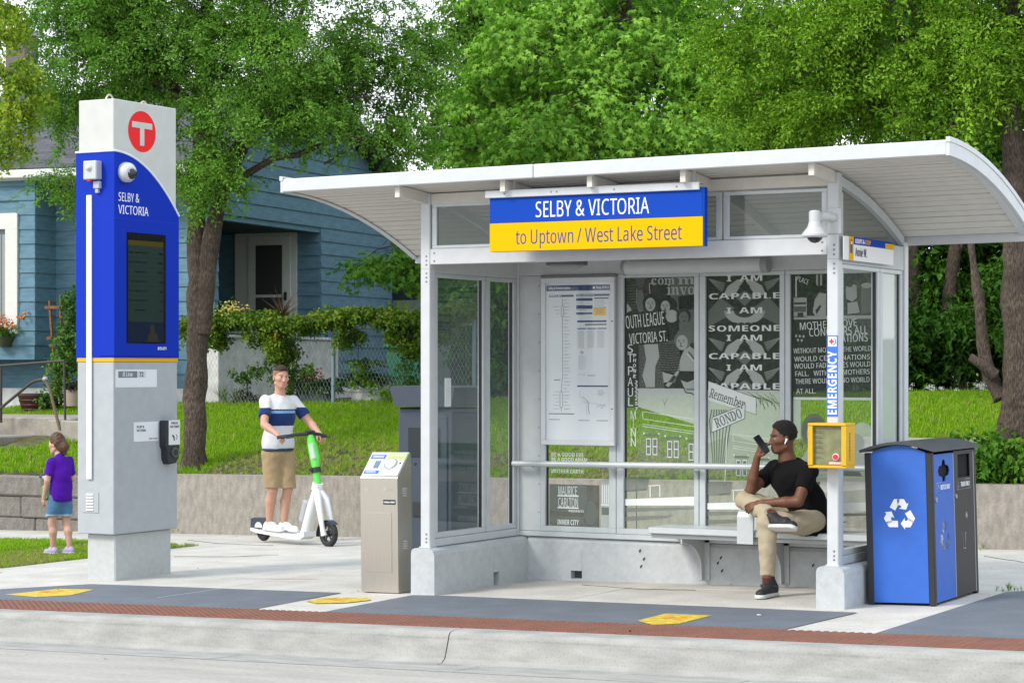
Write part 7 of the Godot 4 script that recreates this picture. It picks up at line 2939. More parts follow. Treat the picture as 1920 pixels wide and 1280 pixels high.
func rider():
	var man := thing("person", "young man in a white and navy t-shirt riding the electric scooter", "person", SCOOT, SCOOT_TURN)
	var skin := Color(0.58, 0.32, 0.225)
	# local frame of the scooter: x forwards, z to his right
	var dy := 0.135
	var hipR := Vector3(0.250, 0.985, 0.085)
	var hipL := Vector3(0.280, 0.985, -0.085)
	var knR := Vector3(0.290, 0.60, 0.085)
	var knL := Vector3(0.355, 0.60, -0.075)
	var anR := Vector3(0.190, dy + 0.09, 0.060)
	var anL := Vector3(0.310, dy + 0.09, -0.055)
	var pelvis := Vector3(0.270, 1.02, 0)
	var waist := Vector3(0.270, 1.18, 0)
	var chest := Vector3(0.295, 1.42, 0)
	var neck := Vector3(0.305, 1.66, 0)
	var head := Vector3(0.345, 1.855, 0.015)
	var shR := Vector3(0.285, 1.590, 0.185)
	var shL := Vector3(0.305, 1.590, -0.185)
	var elR := Vector3(0.430, 1.33, 0.305)
	var elL := Vector3(0.460, 1.34, -0.315)
	var wrR := Vector3(0.635, 1.235, 0.290)
	var wrL := Vector3(0.640, 1.235, -0.295)
	var face_dir := Vector3(0.97, -0.04, 0.22)
	var hd := Head.new(head, face_dir, Vector3.UP, 1.06)
	var f := Field.new(Vector3(-0.05, 0.10, -0.45), Vector3(0.78, 1.80, 0.45), 0.014)
	f.ell(pelvis, Vector3(0.115, 0.12, 0.165), Basis.IDENTITY, 0.04)
	f.ell(waist, Vector3(0.100, 0.16, 0.140), Basis.IDENTITY, 0.05)
	f.ell(chest, Vector3(0.120, 0.20, 0.175), Basis.IDENTITY, 0.05)
	f.cap(chest + Vector3(0, 0.1, 0), neck, 0.10, 0.058, 0.05)
	f.cap(neck, head - Vector3(0.01, 0.07, 0), 0.058, 0.056, 0.03)
	for q in [[shR, elR, wrR, hipR, knR, anR], [shL, elL, wrL, hipL, knL, anL]]:
		f.cap(chest.lerp(q[0], 0.5) + Vector3(0, 0.06, 0), q[0], 0.075, 0.062, 0.04)
		f.cap(q[0], q[1], 0.056, 0.043, 0.02)
		f.cap(q[1], (q[1] as Vector3).lerp(q[2], 0.3), 0.042, 0.043, 0.015)
		f.cap((q[1] as Vector3).lerp(q[2], 0.3), q[2], 0.043, 0.027, 0.015)
		f.cap(q[3], q[4], 0.088, 0.058, 0.03)
		f.cap(q[4], (q[4] as Vector3).lerp(q[5], 0.35) - Vector3(0.018, 0, 0), 0.052, 0.057, 0.02)
		f.cap((q[4] as Vector3).lerp(q[5], 0.35) - Vector3(0.018, 0, 0), q[5], 0.057, 0.037, 0.02)
	var mb := MB.new()
	var paint_skin := func(_p: Vector3): return skin
	f.emit(mb, paint_skin)
	f = Field.new(head - Vector3.ONE * 0.18, head + Vector3.ONE * 0.18, 0.006)
	hd.shape(f)
	f.cap(neck + Vector3(0, 0.03, 0), head - Vector3(0.02, 0.06, 0), 0.057, 0.055, 0.02)
	f.emit(mb, func(p: Vector3): return hd.paint(p, skin, Color(0.20, 0.11, 0.07), Color(0.52, 0.24, 0.19)))
	for q in [[wrR, elR, 1.0, Vector3(0.1, 1.0, 0.1)], [wrL, elL, -1.0, Vector3(0.1, 1.0, -0.1)]]:
		f = Field.new(q[0] - Vector3.ONE * 0.17, q[0] + Vector3.ONE * 0.17, 0.0055)
		var a: Vector3 = (q[0] - q[1]).normalized()
		f.cap(q[0] - a * 0.05, q[0], 0.030, 0.027, 0.01)
		hand(f, q[0] + a * 0.005, (a + Vector3(0.1, 0.0, 0)).normalized(), q[3], -1.0 * q[2] * 1.0, [0.85, 0.95, 0.95, 0.9, 0.8])
		f.emit(mb, paint_skin)
	obj("body", mb, person_mats(skin), man)
	# short dark hair, shaved at the sides
	f = Field.new(head - Vector3.ONE * 0.18, head + Vector3.ONE * 0.18, 0.006)
	f.ell(hd.at(0, 0.036, -0.014), Vector3(0.0775, 0.0955, 0.0975) * 1.06, hd.b, 0.01)
	f.ell(hd.at(0, 0.082, 0.012), Vector3(0.060, 0.052, 0.082) * 1.06, hd.b, 0.015)
	f.cut(hd.b * Vector3(0, -0.75, 0.66), hd.at(0, 0.074, 0.075))
	f.cut(hd.b * Vector3(0, -1, 0), hd.at(0, 0.010, -0.03))
	f.cut(hd.b * Vector3(0, -0.7, 0.7), hd.at(0, 0.03, 0.03))
	mb = MB.new()
	f.emit(mb, func(p: Vector3): return Color(0.035, 0.02, 0.013) if (hd.b.transposed() * (p - hd.c)).y > 0.078 else Color(0.24, 0.13, 0.085))
	obj("hair", mb, M(Color.WHITE, 0.9, {"vc": true}), man)
	# t-shirt with its printed bands
	var bands := func(p: Vector3):
		var y := p.y
		var body := absf(p.z) < 0.17
		if y > (1.50 if body else 1.52):
			return Color(0.80, 0.80, 0.80)
		if body and y > 1.487 and p.x > 0.2:
			return Color(0.015, 0.02, 0.05)
		if body and y > 1.455 and p.x > 0.2:
			return Color(0.22, 0.42, 0.75)
		if y > 1.315 or (not body and y > 1.36):
			return Color(0.022, 0.045, 0.16)
		return Color(0.76, 0.78, 0.82)
	f = Field.new(Vector3(-0.06, 0.94, -0.44), Vector3(0.55, 1.76, 0.44), 0.010)
	f.ell(Vector3(0.265, 1.10, 0), Vector3(0.145, 0.16, 0.190), Basis.IDENTITY, 0.05)
	f.ell(waist, Vector3(0.138, 0.2, 0.182), Basis.IDENTITY, 0.05)
	f.ell(chest, Vector3(0.146, 0.22, 0.200), Basis.IDENTITY, 0.05)
	f.cap(chest + Vector3(0, 0.1, 0), neck - Vector3(0, 0.05, 0), 0.115, 0.085, 0.06)
	mb = MB.new()
	for q in [[shR, elR], [shL, elL]]:
		var e: Vector3 = (q[0] as Vector3).lerp(q[1], 0.66)
		var sf := Field.new((q[0] as Vector3).min(q[1]) - Vector3.ONE * 0.2, (q[0] as Vector3).max(q[1]) + Vector3.ONE * 0.2, 0.010)
		sf.cap((q[0] as Vector3).lerp(chest, 0.15), q[0], 0.062, 0.062, 0.03)
		sf.cap(q[0], e + (e - q[0]) * 0.4, 0.064, 0.068, 0.03)
		sf.cut((q[1] as Vector3) - q[0], e)
		sf.ripple(folds(44, 6.0), 0.012)
		sf.emit(mb, bands)
	f.cut(Vector3(-0.1, -1, 0), Vector3(0.27, 1.015, 0))
	for q in [shR, shL]:
		f.cap(chest.lerp(q, 0.4) + Vector3(0, 0.06, 0), q, 0.09, 0.066, 0.06)
	f.ell(neck + Vector3(0.02, 0.05, 0), Vector3(0.068, 0.075, 0.068), Basis.IDENTITY, 0.012, true)
	f.ripple(folds(12, 5.0), 0.011)
	f.emit(mb, bands)
	obj("t_shirt", mb, cloth(Color.WHITE, true), man)
	# shorts and belt
	f = Field.new(Vector3(-0.06, 0.52, -0.32), Vector3(0.50, 1.12, 0.32), 0.011)
	f.ell(pelvis + Vector3(0, -0.01, 0), Vector3(0.132, 0.13, 0.180), Basis.IDENTITY, 0.04)
	for q in [[hipR, knR], [hipL, knL]]:
		f.cap(q[0], (q[0] as Vector3).lerp(q[1], 1.1), 0.108, 0.094, 0.03)
		f.cut(Vector3(0, -1, 0), (q[0] as Vector3).lerp(q[1], 0.96))
	f.cut(Vector3(0, 1, 0), Vector3(0, 1.075, 0))
	f.ripple(folds(15, 6.0), 0.012)
	mb = MB.new()
	f.emit(mb)
	obj("shorts", mb, cloth(lin(0.43, 0.315, 0.18)), man)
	mb = MB.new()
	var ring := []
	for i in 25:
		var a := TAU * i / 24.0
		ring.append(Vector3(0.27 + 0.131 * cos(a), 1.045, 0.178 * sin(a)))
	mb.tube(ring, 0.019, 6, false)
	obj("belt", mb, M(lin(0.02, 0.03, 0.06), 0.6), man)
	var wh := M(lin(0.76, 0.76, 0.75), 0.6)
	shoe(man, "shoe", Vector3(0.14, dy, 0.060), Vector3(0.44, dy - 0.006, 0.075), Vector3.UP, wh, wh, null, 1.1)
	shoe(man, "shoe", Vector3(0.26, dy - 0.004, -0.055), Vector3(0.56, dy - 0.010, -0.045), Vector3.UP, wh, wh, null, 1.1)


func girl():
	var o := Vector3(-6.18, ground(-6.18), -2.80)
	var g := thing("person", "girl in a purple t-shirt and denim shorts walking away on the verge", "person", o, 0.0)
	var skin := Color(0.60, 0.36, 0.27)
	# faces away and left; x and z here are street axes
	var fwd := Vector3(-0.985, 0, -0.17)
	var left := Vector3.UP.cross(fwd)                   # her left
	var P := func(a: float, y: float, b: float): return fwd * a + Vector3.UP * y + left * b      # ahead, up, left
	var hipL: Vector3 = P.call(0.01, 0.60, 0.062)
	var hipR: Vector3 = P.call(-0.01, 0.60, -0.062)
	var knL: Vector3 = P.call(0.08, 0.335, 0.07)
	var knR: Vector3 = P.call(-0.03, 0.335, -0.07)
	var anL: Vector3 = P.call(0.07, 0.075, 0.06)
	var anR: Vector3 = P.call(-0.10, 0.085, -0.06)
	var pelvis: Vector3 = P.call(0.0, 0.64, 0.0)
	var chest: Vector3 = P.call(0.0, 0.88, 0.0)
	var neck: Vector3 = P.call(0.02, 1.055, 0.0)
	var head: Vector3 = P.call(0.07, 1.185, 0.01)
	var shL: Vector3 = P.call(0.01, 0.985, 0.132)
	var shR: Vector3 = P.call(0.0, 0.985, -0.132)
	var elL: Vector3 = P.call(0.03, 0.80, 0.185)
	var wrL: Vector3 = P.call(0.10, 0.63, 0.175)
	var elR: Vector3 = P.call(0.02, 0.80, -0.20)
	var wrR: Vector3 = P.call(0.20, 0.80, -0.13)
	var face_dir := (fwd * 0.93 + left * 0.30 - Vector3.UP * 0.12).normalized()
	var hd := Head.new(head, face_dir, Vector3.UP, 0.96)
	var f := Field.new(Vector3(-0.42, 0.02, -0.42), Vector3(0.42, 1.16, 0.42), 0.013)
	var tb := basis_z(fwd)
	f.ell(pelvis, Vector3(0.120, 0.11, 0.10), tb, 0.04)
	f.cap(pelvis, chest, 0.105, 0.105, 0.04)
	f.cap(chest, neck, 0.10, 0.045, 0.05)
	f.cap(neck, head - Vector3(0, 0.05, 0), 0.046, 0.045, 0.02)
	for q in [[shL, elL, wrL, hipL, knL, anL], [shR, elR, wrR, hipR, knR, anR]]:
		f.cap(chest.lerp(q[0], 0.5) + Vector3(0, 0.04, 0), q[0], 0.06, 0.048, 0.03)
		f.cap(q[0], q[1], 0.046, 0.036, 0.02)
		f.cap(q[1], q[2], 0.036, 0.024, 0.015)
		f.cap(q[3], q[4], 0.078, 0.050, 0.03)
		f.cap(q[4], (q[4] as Vector3).lerp(q[5], 0.35) - fwd * 0.014, 0.046, 0.049, 0.02)
		f.cap((q[4] as Vector3).lerp(q[5], 0.35) - fwd * 0.014, q[5], 0.049, 0.031, 0.02)
	var mb := MB.new()
	var paint_skin := func(_p: Vector3): return skin
	f.emit(mb, paint_skin)
	f = Field.new(head - Vector3.ONE * 0.16, head + Vector3.ONE * 0.16, 0.007)
	hd.shape(f)
	f.emit(mb, func(p: Vector3): return hd.paint(p, skin, Color(0.15, 0.07, 0.03), Color(0.5, 0.2, 0.17)))
	for q in [[wrL, elL, left, 1.0], [wrR, elR, Vector3.UP, -1.0]]:
		f = Field.new(q[0] - Vector3.ONE * 0.14, q[0] + Vector3.ONE * 0.14, 0.0055)
		var a: Vector3 = (q[0] - q[1]).normalized()
		f.cap(q[0] - a * 0.04, q[0], 0.026, 0.023, 0.01)
		hand(f, q[0], a, q[2], 1.0 * q[3], [0.35, 0.4, 0.45, 0.5, 0.4], 0.82)
		f.emit(mb, paint_skin)
	obj("body", mb, person_mats(skin), g)
	# hair: a cap and a loose ponytail
	f = Field.new(head - Vector3.ONE * 0.25, head + Vector3.ONE * 0.2, 0.008)
	f.ell(hd.at(0, 0.034, -0.016), Vector3(0.084, 0.096, 0.102) * 0.97, hd.b, 0.01)
	f.cut(hd.b * Vector3(0, -0.55, 0.83), hd.at(0, 0.05, 0.062))
	f.cut(hd.b * Vector3(0, -1, 0.2), hd.at(0, -0.075, -0.03))
	f.cap(hd.at(0, 0.0, -0.10), hd.at(0.0, -0.05, -0.125), 0.042, 0.048, 0.03)
	f.cap(hd.at(0, -0.05, -0.125), hd.at(0.0, -0.115, -0.115), 0.048, 0.028, 0.03)
	f.cap(hd.at(0.05, 0.0, -0.05), hd.at(0.035, -0.07, -0.08), 0.035, 0.032, 0.03)
	f.ripple(folds(31, 22.0), 0.007)
	mb = MB.new()
	f.emit(mb)
	obj("hair", mb, M(lin(0.155, 0.068, 0.028), 0.6, {"tex": noise_tex("hair", 0.05, 0.45, 1.0, 256, 4), "scale": Vector3(14, 3, 14)}), g)
	# t-shirt
	f = Field.new(Vector3(-0.36, 0.52, -0.36), Vector3(0.36, 1.14, 0.36), 0.010)
	f.ell(P.call(-0.01, 0.66, 0.0), Vector3(0.150, 0.18, 0.130), tb, 0.05)
	f.ell(P.call(-0.005, 0.82, 0.0), Vector3(0.138, 0.2, 0.118), tb, 0.05)
	f.cap(chest, neck - Vector3(0, 0.035, 0), 0.125, 0.07, 0.05)
	mb = MB.new()
	for q in [[shL, elL], [shR, elR]]:
		var e: Vector3 = (q[0] as Vector3).lerp(q[1], 0.72)
		var sf := Field.new((q[0] as Vector3).min(q[1]) - Vector3.ONE * 0.2, (q[0] as Vector3).max(q[1]) + Vector3.ONE * 0.2, 0.010)
		sf.cap((q[0] as Vector3).lerp(chest, 0.15), q[0], 0.054, 0.054, 0.03)
		sf.cap(q[0], e + (e - q[0]) * 0.4, 0.058, 0.062, 0.03)
		sf.cut((q[1] as Vector3) - q[0], e)
		sf.ripple(folds(44, 6.0), 0.012)
		sf.emit(mb)
	for q in [shL, shR]:
		f.cap(chest.lerp(q, 0.4) + Vector3(0, 0.04, 0), q, 0.075, 0.058, 0.05)
	f.cut(Vector3(0, -1, 0), P.call(0.0, 0.575, 0.0))
	f.ripple(folds(33, 5.0), 0.014)
	f.emit(mb)
	obj("t_shirt", mb, cloth(lin(0.085, 0.012, 0.36)), g)
	# denim shorts with turned-up hems
	f = Field.new(Vector3(-0.3, 0.36, -0.3), Vector3(0.3, 0.72, 0.3), 0.010)
	f.ell(pelvis - Vector3(0, 0.02, 0), Vector3(0.130, 0.11, 0.112), tb, 0.04)
	for q in [[hipL, knL], [hipR, knR]]:
		f.cap(q[0], (q[0] as Vector3).lerp(q[1], 0.85), 0.092, 0.084, 0.03)
		f.cut(Vector3(0, -1, 0), (q[0] as Vector3).lerp(q[1], 0.72))
	f.ripple(folds(35, 8.0), 0.008)
	mb = MB.new()
	f.emit(mb, func(p: Vector3): return Color(0.36, 0.50, 0.60) if p.y < 0.432 else Color(0.10, 0.22, 0.38))
	obj("denim_shorts", mb, cloth(Color.WHITE, true), g)
	var lil := M(lin(0.38, 0.33, 0.50), 0.7)
	var ls := M(lin(0.45, 0.47, 0.52), 0.7)
	shoe(g, "shoe", anL - fwd * 0.05 - Vector3(0, 0.072, 0), anL + fwd * 0.15 - Vector3(0, 0.072, 0), Vector3.UP, lil, ls, null, 0.85)
	shoe(g, "shoe", anR - fwd * 0.05 - Vector3(0, 0.075, 0), anR + fwd * 0.15 - Vector3(0, 0.080, 0), Vector3.UP, lil, ls, null, 0.85)
	g.scale = Vector3(0.86, 1.0, 0.86)
	# what she carries
	var b := thing("bottle", "small grey bottle held in front of the girl in purple", "bottle", o + wrR + fwd * 0.11 - Vector3(0, 0.02, 0))
	mb = MB.new()
	mb.xf = Transform3D(basis_y(Vector3(-0.75, 0.35, 0.5)), Vector3.ZERO)
	mb.lathe([Vector2(0, -0.10), Vector2(0.033, -0.098), Vector2(0.035, -0.08), Vector2(0.035, 0.05), Vector2(0.02, 0.085), Vector2(0.016, 0.105), Vector2(0, 0.105)], 16)
	obj("flask", mb, M(lin(0.42, 0.45, 0.52), 0.4), b)
	mb = MB.new()
	mb.xf = Transform3D(basis_y(Vector3(-0.75, 0.35, 0.5)), Vector3.ZERO)
	mb.lathe([Vector2(0.0, 0.103), Vector2(0.018, 0.103), Vector2(0.018, 0.13), Vector2(0, 0.132)], 14)
	obj("cap", mb, M(lin(0.10, 0.11, 0.16), 0.5), b)
	var bag := thing("green_pouch", "small green pouch carried at the girl's left side", "bag", o + P.call(0.14, 0.66, 0.08))
	mb = MB.new()
	mb.xf = Transform3D(tb, Vector3.ZERO)
	mb.box(Vector3.ZERO, Vector3(0.05, 0.16, 0.13), 0.02)
	obj("pouch", mb, M(lin(0.16, 0.30, 0.10), 0.8), bag)
	mb = MB.new()
	mb.xf = Transform3D(tb, Vector3.ZERO)
	mb.tube([Vector3(0, 0.08, -0.05), Vector3(0, 0.17, 0.0), Vector3(0, 0.08, 0.05)], 0.006, 6)
	obj("strap", mb, M(lin(0.10, 0.22, 0.07), 0.8), bag)


func build_fence():
	var f := thing("chain_link_fence", "grey chain link fence with vine-covered top rail before the blue house", "fence")
	var zinc := M(lin(0.42, 0.45, 0.47), 0.45, {"metal": 0.3})
	var pipe := M(lin(0.20, 0.27, 0.31), 0.6)
	var z := -11.0
	for x in [-10.55, -8.07, -5.75]:
		var mb := MB.new()
		var y := lawn(x, z)
		mb.tube([Vector3(x, y - 0.2, z), Vector3(x, y + 1.12, z)], 0.032, 10)
		mb.ball(Vector3(x, y + 1.13, z), Vector3(0.036, 0.03, 0.036), 5, 10)
		obj("post", mb, pipe, f)
	var mb := MB.new()
	mb.tube([Vector3(-10.6, lawn(-10.6, z) + 1.09, z), Vector3(-5.75, lawn(-5.75, z) + 1.09, z)], 0.02, 8)
	obj("top_rail", mb, zinc, f)
	mb = MB.new()
	var d := 0.062
	var n := int(4.75 / (d * 1.0))
	var w := 0.0019
	for i in n:
		var x := -10.53 + i * d
		for k in 18:
			var y0 := lawn(x, z) + 0.0 + k * 0.06
			var a := Vector3(x + (d if k % 2 == 0 else 0.0) * 0.5, y0, z)
			var b := Vector3(x + (0.0 if k % 2 == 0 else d) * 0.5, y0 + 0.06, z)
			var a2 := Vector3(x - (d if k % 2 == 0 else 0.0) * 0.5 + d * 0.0, y0, z - 0.003)
			for q in [[a, b], [Vector3(x + d - (d if k % 2 == 0 else 0.0) * 0.5, y0, z - 0.003), Vector3(x + d - (0.0 if k % 2 == 0 else d) * 0.5, y0 + 0.06, z - 0.003)]]:
				var t: Vector3 = (q[1] - q[0]).normalized()
				var s := t.cross(Vector3.BACK) * w
				var o := Vector3.BACK * w
				mb.quad(q[0] - s, q[0] + o, q[1] + o, q[1] - s)
				mb.quad(q[0] + o, q[0] + s, q[1] + s, q[1] + o)
	obj("wire_mesh", mb, zinc, f, "stuff")


func leaf(mb: MB, at: Transform3D, l: float, w: float, fold := 0.25, bend := 0.2):     # a folded, bent leaf along +z
	var b := at.origin
	var x := at.basis.x * w * 0.5
	var y := at.basis.y
	var zz := at.basis.z * l
	var m := b + zz * 0.45 + y * (l * 0.04)
	var t := b + zz - y * l * bend
	var lft := m - x + y * w * fold
	var rgt := m + x + y * w * fold
	mb.tri(b, m, rgt)
	mb.tri(b, lft, m)
	mb.tri(m, t, rgt)
	mb.tri(lft, t, m)


func maple_leaf(mb: MB, at: Transform3D, r: float):
	var c := at * Vector3(0, 0, r * 0.45)
	var pts := []
	var ang := [-2.6, -1.75, -1.3, -0.95, -0.5, 0.0, 0.5, 0.95, 1.3, 1.75, 2.6]
	var rad := [0.35, 0.62, 0.38, 0.95, 0.42, 1.15, 0.42, 0.95, 0.38, 0.62, 0.35]
	for i in ang.size():
		var p := Vector3(sin(ang[i]) * rad[i] * r, -0.22 * r * rad[i] * rad[i], r * 0.45 + cos(ang[i]) * rad[i] * r)
		pts.append(at * p)
	for i in pts.size() - 1:
		mb.tri(c, pts[i], pts[i + 1])


func spray_mesh(kind: String, sd: int) -> ArrayMesh:
	var mb := MB.new()
	var r := RandomNumberGenerator.new()
	r.seed = sd
	mb.use_c = true
	mb.tint = Color(0.30, 0.26, 0.16) if kind != "bush" else Color(0.3, 0.4, 0.2)
	match kind:
		"elm":
			mb.tube([Vector3.ZERO, Vector3(0, 0.01, 0.14), Vector3(0, -0.02, 0.29)], [0.003, 0.002, 0.001], 3, false)
			for i in 24:
				var t := 0.01 + 0.28 * i / 23.0
				var sgn := 1.0 if i % 2 == 0 else -1.0
				var g := r.randf_range(0.8, 1.18)
				mb.tint = Color(g * r.randf_range(0.9, 1.1), g, g * 0.9)
				var b := Basis(Vector3.UP, sgn * r.randf_range(0.2, 1.7)) * Basis(Vector3.RIGHT, r.randf_range(-0.5, 0.9)) * Basis(Vector3.BACK, r.randf_range(-0.9, 0.9))
				leaf(mb, Transform3D(b, Vector3(r.randf_range(-0.03, 0.03), 0.01 - 0.1 * t * t + r.randf_range(-0.03, 0.03), t)), r.randf_range(0.036, 0.062), r.randf_range(0.020, 0.030))
		"maple":
			mb.tube([Vector3.ZERO, Vector3(0, 0.0, 0.12), Vector3(0, -0.04, 0.24)], [0.004, 0.003, 0.002], 3, false)
			for i in 9:
				var t := 0.05 + 0.19 * i / 8.0
				var g := r.randf_range(0.8, 1.2)
				mb.tint = Color(g * r.randf_range(0.9, 1.1), g, g * 0.95)
				var b := Basis(Vector3.UP, (1.0 if i % 2 == 0 else -1.0) * r.randf_range(0.3, 1.7)) * Basis(Vector3.RIGHT, r.randf_range(0.1, 1.15)) * Basis(Vector3.BACK, r.randf_range(-0.5, 0.5))
				maple_leaf(mb, Transform3D(b, Vector3(0, -0.04 * t, t) + b.z * 0.05), r.randf_range(0.042, 0.066))
		"vine":
			for i in 9:
				var g := r.randf_range(0.75, 1.2)
				mb.tint = Color(g * r.randf_range(0.85, 1.35), g, g * 0.9)
				var b := Basis(Vector3.UP, r.randf() * TAU) * Basis(Vector3.RIGHT, r.randf_range(0.2, 1.2))
				leaf(mb, Transform3D(b, Vector3(r.randf_range(-0.07, 0.07), r.randf_range(-0.06, 0.06), r.randf_range(0, 0.16))), r.randf_range(0.06, 0.095), r.randf_range(0.038, 0.055), 0.15, 0.35)
		"bush":
			for i in 12:
				var g := r.randf_range(0.75, 1.2)
				mb.tint = Color(g, g * r.randf_range(0.95, 1.05), g)
				var b := Basis(Vector3.UP, r.randf() * TAU) * Basis(Vector3.RIGHT, r.randf_range(-0.3, 1.0))
				leaf(mb, Transform3D(b, Vector3(r.randf_range(-0.1, 0.1), r.randf_range(-0.08, 0.08), r.randf_range(-0.04, 0.18))), r.randf_range(0.09, 0.15), r.randf_range(0.045, 0.07))
		"hosta":
			for i in 9:
				var g := r.randf_range(0.8, 1.2)
				mb.tint = Color(g, g, g)
				var b := Basis(Vector3.UP, TAU * i / 9.0 + r.randf() * 0.4) * Basis(Vector3.RIGHT, r.randf_range(-1.0, -0.25))
				leaf(mb, Transform3D(b, Vector3(0, 0.0, 0)), r.randf_range(0.2, 0.34), r.randf_range(0.09, 0.16), 0.25, 0.5)
		"blade":
			for i in 12:
				mb.tint = Color(1, 1, 1) * r.randf_range(0.8, 1.2)
				var b := Basis(Vector3.UP, TAU * i / 12.0 + r.randf() * 0.4) * Basis(Vector3.RIGHT, r.randf_range(-1.45, -0.8))
				leaf(mb, Transform3D(b, Vector3.ZERO), r.randf_range(0.3, 0.5), 0.022, 0.2, 0.25)
		"flower":
			for i in 10:
				var a := TAU * i / 10.0
				mb.tint = Color(1, 1, 1) * r.randf_range(0.8, 1.15)
				mb.ball(Vector3(r.randf_range(-0.07, 0.07), r.randf_range(-0.03, 0.07), r.randf_range(-0.07, 0.07)), Vector3.ONE * r.randf_range(0.012, 0.022), 4, 6)
	return mb.mesh()


var sprays := {}


func spray(kind: String) -> ArrayMesh:
	if not sprays.has(kind):
		sprays[kind] = spray_mesh(kind, 11 + sprays.size())
	return sprays[kind]


func scatter(called: String, kind: String, ts: Array, cs: Array, mat: Material, parent: Node) -> MultiMeshInstance3D:
	var mm := MultiMesh.new()
	mm.transform_format = MultiMesh.TRANSFORM_3D
	mm.use_colors = true
	mm.mesh = spray(kind)
	mm.instance_count = ts.size()
	for i in ts.size():
		mm.set_instance_transform(i, ts[i])
		mm.set_instance_color(i, cs[i])
	var o := MultiMeshInstance3D.new()
	o.multimesh = mm
	o.material_override = mat
	put(o, called, parent)
	o.set_meta("kind", "stuff")
	return o


func leaf_mat(key: String, col: Color, back: Color) -> StandardMaterial3D:
	if not tx.has("leaf" + key):
		tx["leaf" + key] = M(col, 0.55, {"vc": true, "back": back, "spec": 0.2})
	return tx["leaf" + key]


# leaves for a list of lobes [x, y, z, rx, ry, density]; gaps and clumps come from noise
func foliage(called: String, kind: String, lobes: Array, dens: float, tones: Array, parent: Node, o := {}):
	var r := RandomNumberGenerator.new()
	r.seed = hash(called + str(lobes.size()) + str(dens))
	var nz := FastNoiseLite.new()
	nz.seed = r.randi() % 1000
	nz.frequency = o.get("clump", 0.9)
	nz.fractal_octaves = 2
	var ts := []
	var cs := []
	var gap: float = o.get("gap", -0.12)
	var droop: float = o.get("droop", 0.35)
	var size: float = o.get("size", 1.0)
	for l in lobes:
		var c := Vector3(l[0], l[1], l[2])
		var rz: float = clampf(l[3] * 0.9, 0.3, o.get("deep", 1.2))
		var rr := Vector3(l[3], l[4], rz)
		var k := int(dens * (rr.x * rr.y + rr.y * rr.z + rr.x * rr.z) * l[5])
		for i in k:
			var d := Vector3(r.randfn(), r.randfn(), r.randfn()).normalized()
			var q := pow(r.randf(), 0.45) * (1.0 + 0.16 * r.randfn())
			var p := c + d * rr * q
			var nv := nz.get_noise_3dv(p)
			if nv < gap:
				continue
			var out := (d * Vector3(1, 0.5, 1) + Vector3(r.randfn(), r.randfn() * 0.6, r.randfn()) * 0.7 - Vector3.UP * droop).normalized()
			var b := basis_z(out, (Vector3.UP + Vector3(r.randfn(), r.randfn(), r.randfn()) * 0.35).normalized())
			var s := size * r.randf_range(0.7, 1.3)
			ts.append(Transform3D(b * Basis.from_scale(Vector3(s * r.randf_range(0.8, 1.25), s, s * r.randf_range(0.75, 1.25))), p))
			var t := clampf(0.5 + nv * 1.1 + r.randfn() * 0.18, 0.0, 1.0)
			var col: Color = (tones[0] as Color).lerp(tones[1], t)
			cs.append(col)
	return scatter(called, kind, ts, cs, o.get("mat", leaf_mat("a", Color.WHITE, Color(0.58, 0.76, 0.14))), parent)


func limb(mb: MB, a: Vector3, b: Vector3, r0: float, r1: float, bow := 0.12, r: RandomNumberGenerator = null, sides := 8):
	var pts := []
	var rad := []
	var n := 7
	var l := a.distance_to(b)
	var j := Vector3(r.randfn(), r.randfn() * 0.4, r.randfn()) * l * bow if r else Vector3.ZERO
	for i in n + 1:
		var t := float(i) / n
		var p := a.lerp(b, t) + Vector3.UP * sin(t * PI) * l * bow + j * sin(t * PI) * 0.6
		if r and i > 0 and i < n:
			p += Vector3(r.randfn(), r.randfn(), r.randfn()) * l * 0.012
		pts.append(p)
		rad.append(lerpf(r0, r1, pow(t, 0.8)))
	mb.tube(pts, rad, sides)


func trunk_tube(mb: MB, pts: Array, rad: Array, sd: int, sides := 14):         # a trunk with flutes and knobs
	var r := RandomNumberGenerator.new()
	r.seed = sd
	var nz := FastNoiseLite.new()
	nz.seed = sd
	nz.frequency = 1.6
	var fine_p := []
	var fine_r := []
	for i in pts.size() - 1:
		for k in 6:
			var t := k / 6.0
			var p0: Vector3 = pts[maxi(i - 1, 0)]
			var p3: Vector3 = pts[mini(i + 2, pts.size() - 1)]
			fine_p.append((pts[i] as Vector3).cubic_interpolate(pts[i + 1], p0, p3, t))
			fine_r.append(lerpf(rad[i], rad[i + 1], t))
	fine_p.append(pts[-1])
	fine_r.append(rad[-1])
	var first := mb.v.size()
	mb.tube(fine_p, fine_r, sides)
	for i in range(first, mb.v.size()):
		var p := mb.v[i]
		var n := mb.n[i]
		mb.v[i] = p + n * (nz.get_noise_3d(p.x * 5.0, p.y * 0.7, p.z * 5.0) * 0.045 + nz.get_noise_3d(p.x * 1.3, p.y * 1.1, p.z * 1.3) * 0.05) * clampf(fine_r[0] * 5.0, 0.2, 1.0)


func pot(mb: MB, at: Vector3, r0: float, r1: float, h: float):
	mb.xf = Transform3D(Basis.IDENTITY, at)
	mb.lathe([Vector2(0, 0), Vector2(r0, 0), Vector2(lerpf(r0, r1, 0.6), h * 0.5), Vector2(r1, h * 0.92), Vector2(r1 * 1.06, h * 0.93), Vector2(r1 * 1.06, h), Vector2(r1 * 0.92, h), Vector2(r1 * 0.88, h * 0.9), Vector2(0, h * 0.9)], 20)


